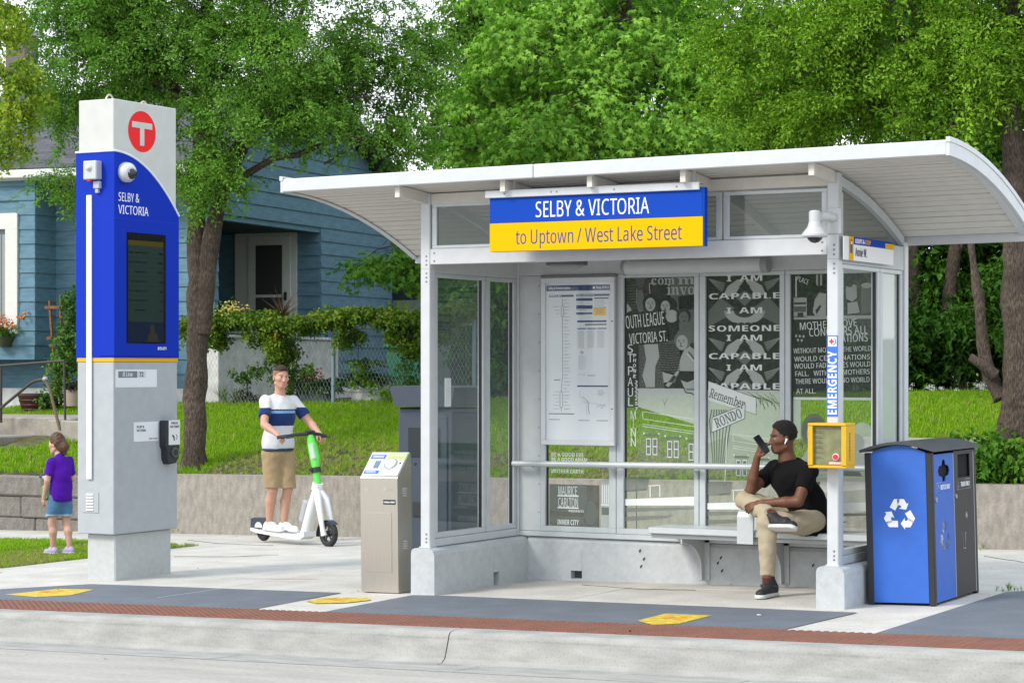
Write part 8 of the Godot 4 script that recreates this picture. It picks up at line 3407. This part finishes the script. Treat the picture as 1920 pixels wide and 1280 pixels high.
func plant(parent: Node, called: String, kind: String, at: Vector3, n: int, spread: float, tones: Array, size := 1.0, seed0 := 1):
	var r := RandomNumberGenerator.new()
	r.seed = seed0
	var ts := []
	var cs := []
	for i in n:
		var p := at + Vector3(r.randfn() * spread, absf(r.randfn()) * spread * 0.6, r.randfn() * spread)
		ts.append(Transform3D(Basis(Vector3.UP, r.randf() * TAU).scaled(Vector3.ONE * size * r.randf_range(0.75, 1.25)), p))
		cs.append((tones[0] as Color).lerp(tones[1], r.randf()))
	scatter(called, kind, ts, cs, leaf_mat("a", Color.WHITE, Color(0.58, 0.76, 0.14)) if kind != "flower" else leaf_mat("f", Color.WHITE, Color(0.1, 0.1, 0.1)), parent)


func build_garden():
	# creeper over the fence
	var v := thing("climbing_vine", "green creeper with reddish leaves spilling over the chain link fence", "vine")
	var lobes := []
	var r := RandomNumberGenerator.new()
	r.seed = 9
	var x := -10.55
	while x < -5.9:
		lobes.append([x, 2.60 + 0.05 * sin(x * 3.1) + 0.01 * (x + 8), -10.95, 0.24, 0.10, 1.0])
		x += 0.24
	for q in [[-10.4, 2.38], [-10.05, 2.36], [-9.3, 2.36], [-8.98, 2.26], [-8.85, 2.10], [-7.75, 2.36], [-6.9, 2.36], [-6.7, 2.22], [-6.35, 2.38]]:
		lobes.append([q[0], q[1], -10.92, 0.15, 0.15, 0.8])
	foliage("leaves", "vine", lobes, 800.0, [Color(0.05, 0.12, 0.016), Color(0.20, 0.30, 0.04)], v, {"gap": -0.28, "clump": 3.0, "deep": 0.25, "droop": 0.7, "size": 0.85})
	var mb := MB.new()
	for q in [[-9.0, 2.2, -9.3, 1.82], [-9.0, 2.2, -8.75, 1.85], [-8.9, 2.2, -8.85, 1.5], [-9.3, 1.85, -9.6, 1.78], [-8.75, 1.85, -8.45, 1.9], [-6.75, 2.2, -6.8, 1.65], [-7.6, 2.2, -7.5, 1.6], [-7.5, 1.66, -7.0, 1.58]]:
		limb(mb, Vector3(q[0], q[1], -10.93), Vector3(q[2], q[3], -10.9), 0.006, 0.003, 0.1, r, 4)
	obj("stems", mb, BARK, v)
	var strands := []
	for q in [[-9.15, 2.0], [-9.3, 1.84], [-9.5, 1.80], [-9.62, 1.77], [-8.85, 1.98], [-8.75, 1.86], [-8.5, 1.9], [-8.85, 1.75], [-8.86, 1.6], [-8.82, 1.5], [-6.78, 1.9], [-6.8, 1.72], [-7.55, 1.9], [-7.52, 1.68], [-7.2, 1.6], [-7.0, 1.57], [-6.75, 1.6], [-6.6, 1.62]]:
		strands.append([q[0], q[1], -10.9, 0.10, 0.08, 1.0])
	foliage("trailing_leaves", "vine", strands, 170.0, [Color(0.05, 0.12, 0.018), Color(0.16, 0.29, 0.04)], v, {"gap": -0.9, "deep": 0.12, "droop": 0.9, "size": 0.75})
	plant(v, "yellow_blossom", "flower", Vector3(-9.85, 2.66, -10.95), 26, 0.13, [Color(0.55, 0.42, 0.05), Color(0.70, 0.62, 0.22)], 0.8, 5)
	plant(v, "yellow_leaves", "vine", Vector3(-8.95, 2.3, -10.85), 6, 0.05, [Color(0.45, 0.40, 0.03), Color(0.5, 0.45, 0.05)], 0.8, 6)
	var sp := thing("spiky_plant", "spiky dark red plant sticking up behind the fence by the porch door", "plant")
	plant(sp, "leaves", "blade", Vector3(-9.12, 2.45, -11.3), 3, 0.03, [Color(0.10, 0.05, 0.04), Color(0.14, 0.09, 0.07)], 1.15, 8)
	# plants at the foot of the fence
	var fb := thing("flower_trough", "grey trough of red flowers and leaves at the foot of the fence", "planter", Vector3(-8.75, lawn(-8.75, -11.4), -11.35))
	mb = MB.new()
	mb.span(Vector3(-0.36, 0.0, -0.1), Vector3(0.36, 0.17, 0.1), 0.02)
	obj("trough", mb, M(lin(0.17, 0.21, 0.26), 0.6), fb)
	plant(fb, "leaves", "bush", Vector3(0, 0.22, 0), 30, 0.14, [Color(0.04, 0.10, 0.015), Color(0.10, 0.20, 0.03)], 0.8, 12)
	plant(fb, "flowers", "flower", Vector3(0, 0.30, 0.02), 12, 0.17, [Color(0.45, 0.02, 0.02), Color(0.6, 0.06, 0.06)], 0.8, 13)
	plant(fb, "broad_leaves", "hosta", Vector3(0.42, 0.12, 0), 3, 0.10, [Color(0.03, 0.09, 0.015), Color(0.08, 0.18, 0.03)], 1.25, 14)
	var wp := thing("white_planter", "white oblong planter with broad green leaves inside the fence", "planter", Vector3(-7.72, lawn(-7.72, -11.4), -11.38))
	mb = MB.new()
	mb.span(Vector3(-0.24, 0.0, -0.1), Vector3(0.24, 0.20, 0.1), 0.02)
	mb.span(Vector3(-0.27, 0.17, -0.12), Vector3(0.27, 0.215, 0.12), 0.01)
	obj("box", mb, M(lin(0.66, 0.67, 0.66), 0.6), wp)
	plant(wp, "broad_leaves", "hosta", Vector3(0, 0.22, 0), 9, 0.14, [Color(0.03, 0.085, 0.015), Color(0.09, 0.19, 0.03)], 1.2, 16)
	var stick := thing("dark_stakes", "dark pointed stakes and a clump standing by the porch wall", "garden stakes")
	mb = MB.new()
	mb.tube([Vector3(-10.55, 1.25, -11.3), Vector3(-10.68, 1.55, -11.3), Vector3(-10.72, 1.82, -11.3)], [0.03, 0.045, 0.005], 6)
	obj("stake", mb, M(lin(0.06, 0.045, 0.035), 0.9), stick)
	mb = MB.new()
	mb.tube([Vector3(-9.8, 1.3, -11.3), Vector3(-9.78, 1.85, -11.3)], [0.012, 0.008], 6)
	obj("stake", mb, M(lin(0.06, 0.045, 0.035), 0.9), stick)
	plant(stick, "clump", "bush", Vector3(-9.75, 1.38, -11.3), 12, 0.12, [Color(0.04, 0.04, 0.02), Color(0.08, 0.09, 0.03)], 0.7, 18)
	plant(stick, "weeds", "blade", Vector3(-10.1, 1.28, -11.25), 8, 0.14, [Color(0.12, 0.22, 0.03), Color(0.22, 0.32, 0.06)], 0.55, 19)
	# pipe railing
	var rail := thing("pipe_railing", "dark pipe handrail beside the garden steps at left", "railing")
	var iron := M(lin(0.055, 0.048, 0.045), 0.7)
	for q in [[[Vector3(-12.6, 1.86, -8.3), Vector3(-10.73, 1.97, -8.3)], 0.017, "top_rail"], [[Vector3(-10.74, 1.98, -8.3), Vector3(-10.72, 1.10, -8.3)], 0.017, "post"], [[Vector3(-11.88, 1.88, -8.3), Vector3(-11.88, 1.10, -8.3)], 0.022, "post"], [[Vector3(-12.5, 1.02, -8.2), Vector3(-11.9, 1.24, -8.2), Vector3(-11.25, 1.66, -8.2), Vector3(-11.14, 1.70, -8.2), Vector3(-10.98, 1.71, -8.2)], 0.022, "handrail"]]:
		mb = MB.new()
		mb.tube(q[0], q[1], 8)
		obj(q[2], mb, iron, rail)
	mb = MB.new()
	mb.tube([Vector3(-11.0, 1.72, -8.2), Vector3(-10.92, 1.60, -8.2), Vector3(-10.73, 1.02, -8.2)], 0.022, 8)
	obj("bent_leg", mb, M(lin(0.16, 0.115, 0.075), 0.8), rail)
	mb = MB.new()
	mb.ball(Vector3(-10.99, 1.715, -8.2), Vector3(0.05, 0.04, 0.04), 6, 10)
	obj("elbow_joint", mb, M(lin(0.32, 0.31, 0.30), 0.5, {"metal": 0.4}), rail)
	# trellis with a climber
	var tr := thing("wooden_trellis", "orange-brown wooden trellis leaning beside the house wall", "trellis", Vector3(-12.95, 1.30, -10.75))
	var wood := M(lin(0.42, 0.17, 0.05), 0.8, {"tex": noise_tex("bark", 0.022, 0.35, 1.0, 512, 5, FastNoiseLite.TYPE_SIMPLEX, 0.0, true), "scale": Vector3(6, 1, 6)})
	for q in [[-0.21, 1.60, 0.10, 0.0], [-0.02, 1.68, 0.10, 0.0], [0.17, 1.68, 0.13, 0.0]]:
		mb = MB.new()
		mb.xf = Transform3D(Basis(Vector3.BACK, 0.09 if q[0] < -0.1 else 0.0), Vector3(q[2] + q[0] * 0.4, 0, 0))
		mb.span(Vector3(-0.018, 0.0, -0.018), Vector3(0.018, q[1], 0.018), 0.002)
		obj("upright", mb, wood, tr)
	for y in [0.55, 1.0, 1.47]:
		mb = MB.new()
		mb.span(Vector3(-0.20 + (1.5 - y) * 0.08, y, 0.0185), Vector3(0.22, y + 0.045, 0.035), 0.002)
		obj("crossbar", mb, wood, tr)
	var tv := thing("trellis_vine", "leafy green climber growing up the wooden trellis", "vine")
	foliage("leaves", "bush", [[-12.48, 2.75, -10.6, 0.26, 0.32, 1], [-12.45, 2.3, -10.6, 0.30, 0.34, 1], [-12.6, 1.95, -10.6, 0.26, 0.26, 0.8], [-12.72, 1.62, -10.6, 0.16, 0.22, 0.7], [-12.3, 2.85, -10.65, 0.3, 0.3, 1], [-12.85, 1.45, -10.6, 0.08, 0.16, 0.5]], 330.0, [Color(0.05, 0.14, 0.035), Color(0.14, 0.27, 0.05)], tv, {"gap": -0.4, "deep": 0.25, "size": 0.62, "droop": 0.8})
	var p1 := thing("maroon_pot", "dark maroon ribbed plant pot by the trellis", "plant pot", Vector3(-13.2, 1.18, -10.6))
	mb = MB.new()
	mb.lathe([Vector2(0, 0), Vector2(0.20, 0), Vector2(0.235, 0.06), Vector2(0.228, 0.07), Vector2(0.255, 0.13), Vector2(0.248, 0.14), Vector2(0.275, 0.20), Vector2(0.268, 0.21), Vector2(0.29, 0.27), Vector2(0.29, 0.30), Vector2(0.26, 0.30), Vector2(0.25, 0.26), Vector2(0, 0.26)], 24)
	obj("bowl", mb, M(lin(0.055, 0.018, 0.015), 0.35), p1)
	mb = MB.new()
	mb.lathe([Vector2(0.252, 0.262), Vector2(0.0, 0.272)], 16)
	obj("earth", mb, M(lin(0.05, 0.035, 0.025), 1.0), p1)
	var p2 := thing("stone_pot", "pale stone pot with dark foliage behind the pylon's edge", "plant pot", Vector3(-12.30, 1.30, -10.4))
	mb = MB.new()
	pot(mb, Vector3.ZERO, 0.12, 0.16, 0.24)
	obj("bowl", mb, M(lin(0.34, 0.28, 0.22), 0.9), p2)
	plant(p2, "foliage", "bush", Vector3(0, 0.27, 0), 18, 0.06, [Color(0.03, 0.025, 0.025), Color(0.06, 0.05, 0.045)], 0.55, 23)
	var hb := thing("flower_basket", "hanging basket of orange and red flowers below the bay window", "flower basket", Vector3(-14.15, 2.20, -10.95))
	mb = MB.new()
	pot(mb, Vector3.ZERO, 0.10, 0.17, 0.16)
	mb.tube([Vector3(0, -0.05, -0.17), Vector3(0, 0.5, -0.3)], 0.006, 6)
	obj("basket", mb, M(lin(0.06, 0.075, 0.035), 0.8), hb)
	plant(hb, "leaves", "bush", Vector3(0, 0.20, 0), 34, 0.11, [Color(0.05, 0.12, 0.02), Color(0.14, 0.25, 0.04)], 0.55, 25)
	plant(hb, "flowers", "flower", Vector3(0.0, 0.30, 0.05), 26, 0.13, [Color(0.60, 0.06, 0.01), Color(0.68, 0.22, 0.03)], 0.9, 26)
	# planting bed between the two low walls at right
	var bed := thing("bed_plants", "lush low plants in the bed beside the thick tree's roots", "plants")
	foliage("leaves", "vine", [[2.75, 0.86, -6.5, 0.28, 0.12, 1], [3.1, 0.92, -6.5, 0.35, 0.16, 1], [3.5, 0.95, -6.5, 0.35, 0.2, 1], [2.55, 0.95, -6.8, 0.16, 0.22, 0.7], [2.5, 0.84, -6.4, 0.2, 0.08, 0.8], [3.0, 1.02, -6.8, 0.4, 0.15, 0.8]], 520.0, [Color(0.05, 0.15, 0.02), Color(0.15, 0.31, 0.035)], bed, {"gap": -0.5, "deep": 0.3, "droop": 0.1, "size": 1.1})
	bed.set_meta("kind", "stuff")
	for q in [[2.62, 0.92, -6.95, 0.20, "weathered grey boulder nearest the litter bins"], [3.3, 1.0, -6.75, 0.16, "small grey stone lying against the thick tree's roots"]]:
		var st := thing("boulder", q[4], "rock", Vector3(q[0], q[1], q[2]), 0.0, "stones in the bed")
		var f := Field.new(Vector3(-0.35, -0.25, -0.35), Vector3(0.35, 0.3, 0.35), 0.025)
		f.ell(Vector3.ZERO, Vector3(q[3], q[3] * 0.6, q[3] * 0.8), Basis.IDENTITY, 0.05)
		f.ell(Vector3(q[3] * 0.5, -0.03, 0.05), Vector3(q[3] * 0.7, q[3] * 0.5, q[3] * 0.7), Basis.IDENTITY, 0.04)
		f.ripple(folds(41, 6.0), 0.05)
		mb = MB.new()
		f.emit(mb)
		obj("stone", mb, M(lin(0.24, 0.23, 0.215), 0.95, {"tex": noise_tex("conc", 0.03, 0.90, 1.0, 512, 6), "scale": 3.0}), st)
	var df := thing("dandelion_clocks", "row of white seed heads along the top of the far lawn", "wildflowers")
	var ts := []
	var cs := []
	for i in 26:
		ts.append(Transform3D(Basis.IDENTITY.scaled(Vector3.ONE * 0.3), Vector3(r.randf_range(0.5, 1.6), 1.60 + r.randf_range(0.0, 0.07), r.randf_range(-11.2, -10.8))))
		cs.append(Color(0.75, 0.75, 0.7))
	scatter("seed_heads", "flower", ts, cs, leaf_mat("f", Color.WHITE, Color(0.1, 0.1, 0.1)), df)
	df.set_meta("kind", "stuff")
	# weeds and litter at the wall's foot
	var wd := thing("wall_weeds", "small weeds growing along the foot of the retaining wall", "weeds")
	for q in [[-4.38, -6.0], [-4.25, -6.0], [-7.4, -5.98], [-7.0, -5.99], [2.95, -6.0], [4.42, -1.72], [4.5, -1.70]]:
		plant(wd, "tuft", "blade", Vector3(q[0], ground(q[0]) - 0.02, q[1]), 5, 0.05, [Color(0.10, 0.20, 0.03), Color(0.22, 0.36, 0.05)], 0.14, 30 + int(q[0] * 10))
	wd.set_meta("kind", "stuff")
	var lt := tag(obj("litter_scrap", litter(), M(lin(0.7, 0.68, 0.66), 0.8)), "tiny white scrap of litter on the grey paint by the bench", "litter") as Node3D
	lt.position = Vector3(3.33, ground(3.33) + 0.009, 0.75)


func litter() -> MB:
	var mb := MB.new()
	mb.box(Vector3(0, 0.003, 0), Vector3(0.03, 0.006, 0.018), 0.002)
	return mb


const ELM_LEFT := [[-8.12, 5.73, -6.30, 1.13, 0.80, 1], [-6.79, 6.01, -6.60, 0.99, 0.72, 1], [-9.0, 5.35, -6.50, 0.6, 0.5, 0.6], [-6.80, 4.70, -6.20, 0.45, 0.80, 0.9], [-5.55, 5.45, -6.40, 0.96, 0.83, 1], [-5.07, 4.95, -6.60, 0.89, 0.40, 0.8], [-5.94, 4.85, -6.30, 0.65, 0.38, 0.7], [-4.69, 5.61, -7.20, 0.71, 0.71, 0.8], [-8.17, 4.79, -6.90, 0.5, 0.4, 0.5], [-9.40, 4.20, -6.60, 0.45, 0.34, 0.5], [-4.77, 4.58, -7.20, 0.52, 0.29, 0.8], [-7.70, 7.26, -6.50, 1.73, 0.80, 0.7], [-5.38, 7.12, -6.60, 1.67, 0.77, 0.7], [-6.54, 4.06, -6.10, 0.29, 0.39, 0.9], [-8.46, 6.34, -6.20, 0.87, 0.53, 1]]
const MAPLE := [[-4.82, 6.22, -11.00, 0.94, 0.65, 1], [-3.73, 5.39, -10.60, 0.92, 0.56, 1], [-5.38, 5.51, -10.80, 0.66, 0.58, 1], [-4.29, 4.90, -10.30, 0.85, 0.42, 1], [-3.06, 5.96, -11.00, 0.85, 0.71, 1], [-2.42, 5.04, -10.60, 0.83, 0.48, 1], [-3.86, 6.66, -11.50, 1.09, 0.44, 1], [-2.07, 5.76, -11.00, 0.63, 0.76, 1], [-5.91, 4.90, -11.00, 0.44, 0.30, 1], [-3.09, 4.78, -10.40, 0.62, 0.35, 1], [-5.09, 7.78, -11.50, 1.77, 0.74, 0.7], [-2.67, 7.49, -11.50, 1.57, 0.71, 0.7]]
const ELM_RIGHT := [[0.50, 5.38, -7.60, 0.89, 0.54, 1], [1.60, 5.50, -7.30, 0.92, 0.52, 1], [-0.17, 4.92, -8.00, 0.73, 0.43, 1], [1.12, 4.75, -7.60, 0.88, 0.41, 1], [2.40, 4.90, -7.00, 0.62, 0.62, 1], [2.04, 4.51, -7.40, 0.63, 0.32, 1], [3.00, 5.35, -6.90, 0.66, 0.61, 1], [3.08, 4.32, -7.60, 0.39, 0.5, 0.8], [-0.52, 5.77, -8.20, 0.74, 0.49, 1], [1.04, 6.56, -7.50, 1.76, 0.70, 0.7], [2.97, 6.36, -7.00, 1.11, 0.66, 0.7], [4.2, 5.4, -7.2, 1.0, 1.0, 0.6]]
const LEFT_BRANCH := [[-8.09, 5.35, -4.20, 0.22, 0.26, 1], [-7.90, 5.12, -4.30, 0.15, 0.32, 1], [-7.99, 4.85, -4.20, 0.26, 0.36, 1], [-8.18, 4.45, -4.20, 0.26, 0.22, 1], [-8.49, 5.87, -4.60, 0.22, 0.22, 1], [-9.2, 5.4, -4.50, 0.45, 0.8, 1], [-8.92, 6.21, -5.00, 0.30, 0.24, 1]]


func grow(called: String, label: String, group: String, trunks: Array, lobes: Array, kind: String, dens: float, tones: Array, sd: int, o := {}) -> Node3D:
	var base: Vector3 = trunks[0][0][0]
	var t := thing(called, label, "tree", Vector3.ZERO, 0.0, group)
	var r := RandomNumberGenerator.new()
	r.seed = sd
	var mb := MB.new()
	for k in trunks:
		trunk_tube(mb, k[0], k[1], sd)
	obj("trunk", mb, o.get("bark", BARK), t)
	mb = MB.new()
	var ends := []
	for k in trunks:
		var p: Array = k[0]
		for i in range(1, p.size()):
			ends.append([p[i], k[1][i]])
	for l in lobes:
		var c := Vector3(l[0], l[1], l[2])
		var best = ends[0]
		for e in ends:
			if e[0].y < c.y - 0.1 and (e[0] as Vector3).distance_to(c) < (best[0] as Vector3).distance_to(c):
				best = e
		var r0: float = minf(best[1] * 0.6, 0.07)
		limb(mb, best[0], c, r0, 0.018, 0.10, r, 7)
		for i in int(5 + l[3] * 6):
			var d := Vector3(r.randfn(), r.randfn(), r.randfn()).normalized()
			var q := c + d * Vector3(l[3], l[4], l[3]) * r.randf_range(0.6, 1.0)
			limb(mb, (best[0] as Vector3).lerp(c, r.randf_range(0.6, 1.0)), q, 0.014, 0.003, 0.08, r, 4)
	obj("limbs", mb, o.get("bark", BARK), t)
	foliage("crown", kind, lobes, dens, tones, t, o)
	return t


func build_trees():
	var lo := Color(0.062, 0.150, 0.018)
	var hi := Color(0.135, 0.270, 0.030)
	grow("elm_tree", "tall small-leaved tree with a forked dark trunk beside the blue pylon", "street trees",
		[[[Vector3(-7.28, 0.35, -6.62), Vector3(-7.26, 0.85, -6.6), Vector3(-7.22, 1.8, -6.6), Vector3(-7.18, 2.8, -6.6), Vector3(-7.20, 3.8, -6.6), Vector3(-7.17, 5.0, -6.65), Vector3(-7.1, 6.6, -6.7)], [0.21, 0.16, 0.142, 0.134, 0.115, 0.10, 0.07]],
		[[Vector3(-7.10, 2.3, -6.58), Vector3(-6.98, 3.2, -6.55), Vector3(-6.78, 4.0, -6.5), Vector3(-6.42, 4.8, -6.55), Vector3(-5.9, 5.6, -6.6)], [0.10, 0.105, 0.09, 0.075, 0.05]]],
		ELM_LEFT, "elm", 600.0, [Color(0.050, 0.145, 0.020), Color(0.22, 0.42, 0.07)], 21, {"droop": 0.5, "gap": -0.05, "clump": 1.15})
	grow("maple_tree", "maple with large lobed bright green leaves above the shelter roof", "street trees",
		[[[Vector3(-3.6, 1.3, -12.0), Vector3(-3.6, 3.0, -12.0), Vector3(-3.7, 5.0, -11.8), Vector3(-3.8, 7.0, -11.7)], [0.24, 0.2, 0.14, 0.08]],
		[[Vector3(-3.65, 3.4, -12.0), Vector3(-4.6, 4.6, -11.4), Vector3(-5.2, 6.2, -11.4)], [0.12, 0.09, 0.05]],
		[[Vector3(-3.65, 3.8, -11.9), Vector3(-2.9, 4.8, -11.4), Vector3(-2.4, 6.2, -11.3)], [0.12, 0.09, 0.05]]],
		MAPLE, "maple", 300.0, [Color(0.060, 0.19, 0.018), Color(0.31, 0.55, 0.08)], 22, {"droop": 0.6, "gap": -0.06, "clump": 1.1})
	grow("ash_tree", "old thick-trunked tree with a broken stub behind the litter bins", "street trees",
		[[[Vector3(3.05, 0.75, -7.15), Vector3(3.0, 1.15, -7.2), Vector3(2.98, 1.7, -7.2), Vector3(2.96, 2.6, -7.2), Vector3(2.94, 3.6, -7.2), Vector3(2.90, 4.6, -7.2), Vector3(2.86, 6.5, -7.2)], [0.30, 0.235, 0.19, 0.145, 0.13, 0.115, 0.08]],
		[[Vector3(3.15, 1.5, -7.25), Vector3(3.25, 2.3, -7.3), Vector3(3.30, 3.4, -7.35), Vector3(3.5, 4.8, -7.4)], [0.16, 0.15, 0.13, 0.09]],
		[[Vector3(2.80, 1.55, -7.2), Vector3(2.62, 1.95, -7.2), Vector3(2.56, 2.5, -7.2), Vector3(2.46, 3.1, -7.25), Vector3(2.40, 3.7, -7.3), Vector3(2.30, 4.4, -7.3)], [0.10, 0.07, 0.055, 0.048, 0.042, 0.03]],
		[[Vector3(2.75, 1.80, -7.1), Vector3(2.62, 1.92, -7.02), Vector3(2.52, 1.99, -6.98)], [0.07, 0.055, 0.045]]],
		ELM_RIGHT, "elm", 560.0, [Color(0.075, 0.19, 0.016), Color(0.28, 0.48, 0.05)], 23, {"droop": 0.4, "gap": -0.05, "clump": 1.15, "size": 1.1})
	var br := thing("overhanging_branch", "drooping yellow-green branch hanging into the top left corner", "tree branch")
	var mb := MB.new()
	var r := RandomNumberGenerator.new()
	r.seed = 4
	limb(mb, Vector3(-11.0, 7.2, -4.6), Vector3(-8.6, 5.9, -4.4), 0.06, 0.03, 0.08, r)
	limb(mb, Vector3(-9.0, 6.1, -4.4), Vector3(-8.1, 4.6, -4.2), 0.025, 0.008, 0.08, r)
	limb(mb, Vector3(-9.2, 6.1, -4.4), Vector3(-8.5, 4.1, -4.2), 0.022, 0.006, 0.08, r)
	obj("limb", mb, BARK, br)
	foliage("leaves", "vine", LEFT_BRANCH, 480.0, [Color(0.10, 0.20, 0.018), Color(0.34, 0.45, 0.05)], br, {"droop": 0.9, "gap": -0.2, "clump": 2.4, "size": 0.8})
	var leafy := thing("maple_branch", "low maple branch with lobed leaves reaching past the shelter post", "tree branch")
	mb = MB.new()
	limb(mb, Vector3(-5.2, 3.7, -9.6), Vector3(-6.4, 3.22, -9.0), 0.02, 0.005, 0.05, r, 5)
	obj("limb", mb, BARK, leafy)
	foliage("leaves", "maple", [[-5.85, 3.33, -9.0, 0.22, 0.16, 1], [-5.5, 3.2, -9.1, 0.2, 0.16, 1], [-6.35, 3.25, -9.0, 0.22, 0.09, 0.7], [-5.2, 3.3, -9.3, 0.25, 0.2, 1]], 420.0, [Color(0.06, 0.16, 0.02), Color(0.15, 0.31, 0.035)], leafy, {"droop": 0.6, "gap": -0.4})
	# trees and shrubs beyond the lawn, each with its own trunk and crown
	var far := [[-0.2, -14.2, 0.0, "dark leafy tree with twin pale trunks behind the lawn at right"], [-2.3, -15.2, 1.0, "dense tree seen over the right of the shelter roof"], [-4.8, -16.0, 2.0, "dense tree behind the middle of the shelter"], [-7.4, -16.8, 3.0, "dense tree behind the left of the shelter beside the garage"], [1.4, -17.0, 4.0, "tall background tree at the right edge above the bins"], [-10.5, -21.0, 5.0, "tall pale green tree rising behind the blue house roof"], [3.6, -14.0, 6.0, "leafy background tree at far right behind the thick trunk"]]
	for a in far:
		var x: float = a[0]
		var z: float = a[1]
		var k := int(a[2])
		r.seed = 50 + k
		var lobes := []
		var top := 7.6 if k != 5 else 8.6
		var n := 11
		for i in n:
			var t := float(i) / (n - 1)
			var w := lerpf(1.35, 0.9, t)
			lobes.append([x + r.randf_range(-1.2, 1.2), lerpf(2.5 if k != 5 else 5.6, top, t), z + r.randf_range(-0.6, 0.6), w * r.randf_range(0.8, 1.15), 0.75 * r.randf_range(0.8, 1.2), 0.9])
		var trunks := [[[Vector3(x, 1.3, z), Vector3(x + 0.05, 2.6, z), Vector3(x, 4.4, z), Vector3(x + 0.1, top - 0.8, z)], [0.13, 0.11, 0.08, 0.04]]]
		if k == 0:
			trunks = [[[Vector3(-0.12, 1.5, -13.4), Vector3(-0.2, 2.4, -13.4), Vector3(-0.3, 3.4, -13.5), Vector3(-0.35, 5.5, -13.8)], [0.10, 0.09, 0.08, 0.05]], [[Vector3(0.1, 1.5, -13.5), Vector3(0.2, 2.4, -13.5), Vector3(0.25, 3.4, -13.6), Vector3(0.5, 5.5, -13.9)], [0.12, 0.10, 0.09, 0.05]]]
		grow("background_tree", a[3], "trees beyond the lawn", trunks, lobes, "bush", 130.0, [Color(0.035, 0.105, 0.014), Color(0.15, 0.32, 0.04)] if k != 5 else [Color(0.06, 0.15, 0.02), Color(0.16, 0.28, 0.04)], 60 + k, {"gap": -0.22, "clump": 0.9, "deep": 1.3})
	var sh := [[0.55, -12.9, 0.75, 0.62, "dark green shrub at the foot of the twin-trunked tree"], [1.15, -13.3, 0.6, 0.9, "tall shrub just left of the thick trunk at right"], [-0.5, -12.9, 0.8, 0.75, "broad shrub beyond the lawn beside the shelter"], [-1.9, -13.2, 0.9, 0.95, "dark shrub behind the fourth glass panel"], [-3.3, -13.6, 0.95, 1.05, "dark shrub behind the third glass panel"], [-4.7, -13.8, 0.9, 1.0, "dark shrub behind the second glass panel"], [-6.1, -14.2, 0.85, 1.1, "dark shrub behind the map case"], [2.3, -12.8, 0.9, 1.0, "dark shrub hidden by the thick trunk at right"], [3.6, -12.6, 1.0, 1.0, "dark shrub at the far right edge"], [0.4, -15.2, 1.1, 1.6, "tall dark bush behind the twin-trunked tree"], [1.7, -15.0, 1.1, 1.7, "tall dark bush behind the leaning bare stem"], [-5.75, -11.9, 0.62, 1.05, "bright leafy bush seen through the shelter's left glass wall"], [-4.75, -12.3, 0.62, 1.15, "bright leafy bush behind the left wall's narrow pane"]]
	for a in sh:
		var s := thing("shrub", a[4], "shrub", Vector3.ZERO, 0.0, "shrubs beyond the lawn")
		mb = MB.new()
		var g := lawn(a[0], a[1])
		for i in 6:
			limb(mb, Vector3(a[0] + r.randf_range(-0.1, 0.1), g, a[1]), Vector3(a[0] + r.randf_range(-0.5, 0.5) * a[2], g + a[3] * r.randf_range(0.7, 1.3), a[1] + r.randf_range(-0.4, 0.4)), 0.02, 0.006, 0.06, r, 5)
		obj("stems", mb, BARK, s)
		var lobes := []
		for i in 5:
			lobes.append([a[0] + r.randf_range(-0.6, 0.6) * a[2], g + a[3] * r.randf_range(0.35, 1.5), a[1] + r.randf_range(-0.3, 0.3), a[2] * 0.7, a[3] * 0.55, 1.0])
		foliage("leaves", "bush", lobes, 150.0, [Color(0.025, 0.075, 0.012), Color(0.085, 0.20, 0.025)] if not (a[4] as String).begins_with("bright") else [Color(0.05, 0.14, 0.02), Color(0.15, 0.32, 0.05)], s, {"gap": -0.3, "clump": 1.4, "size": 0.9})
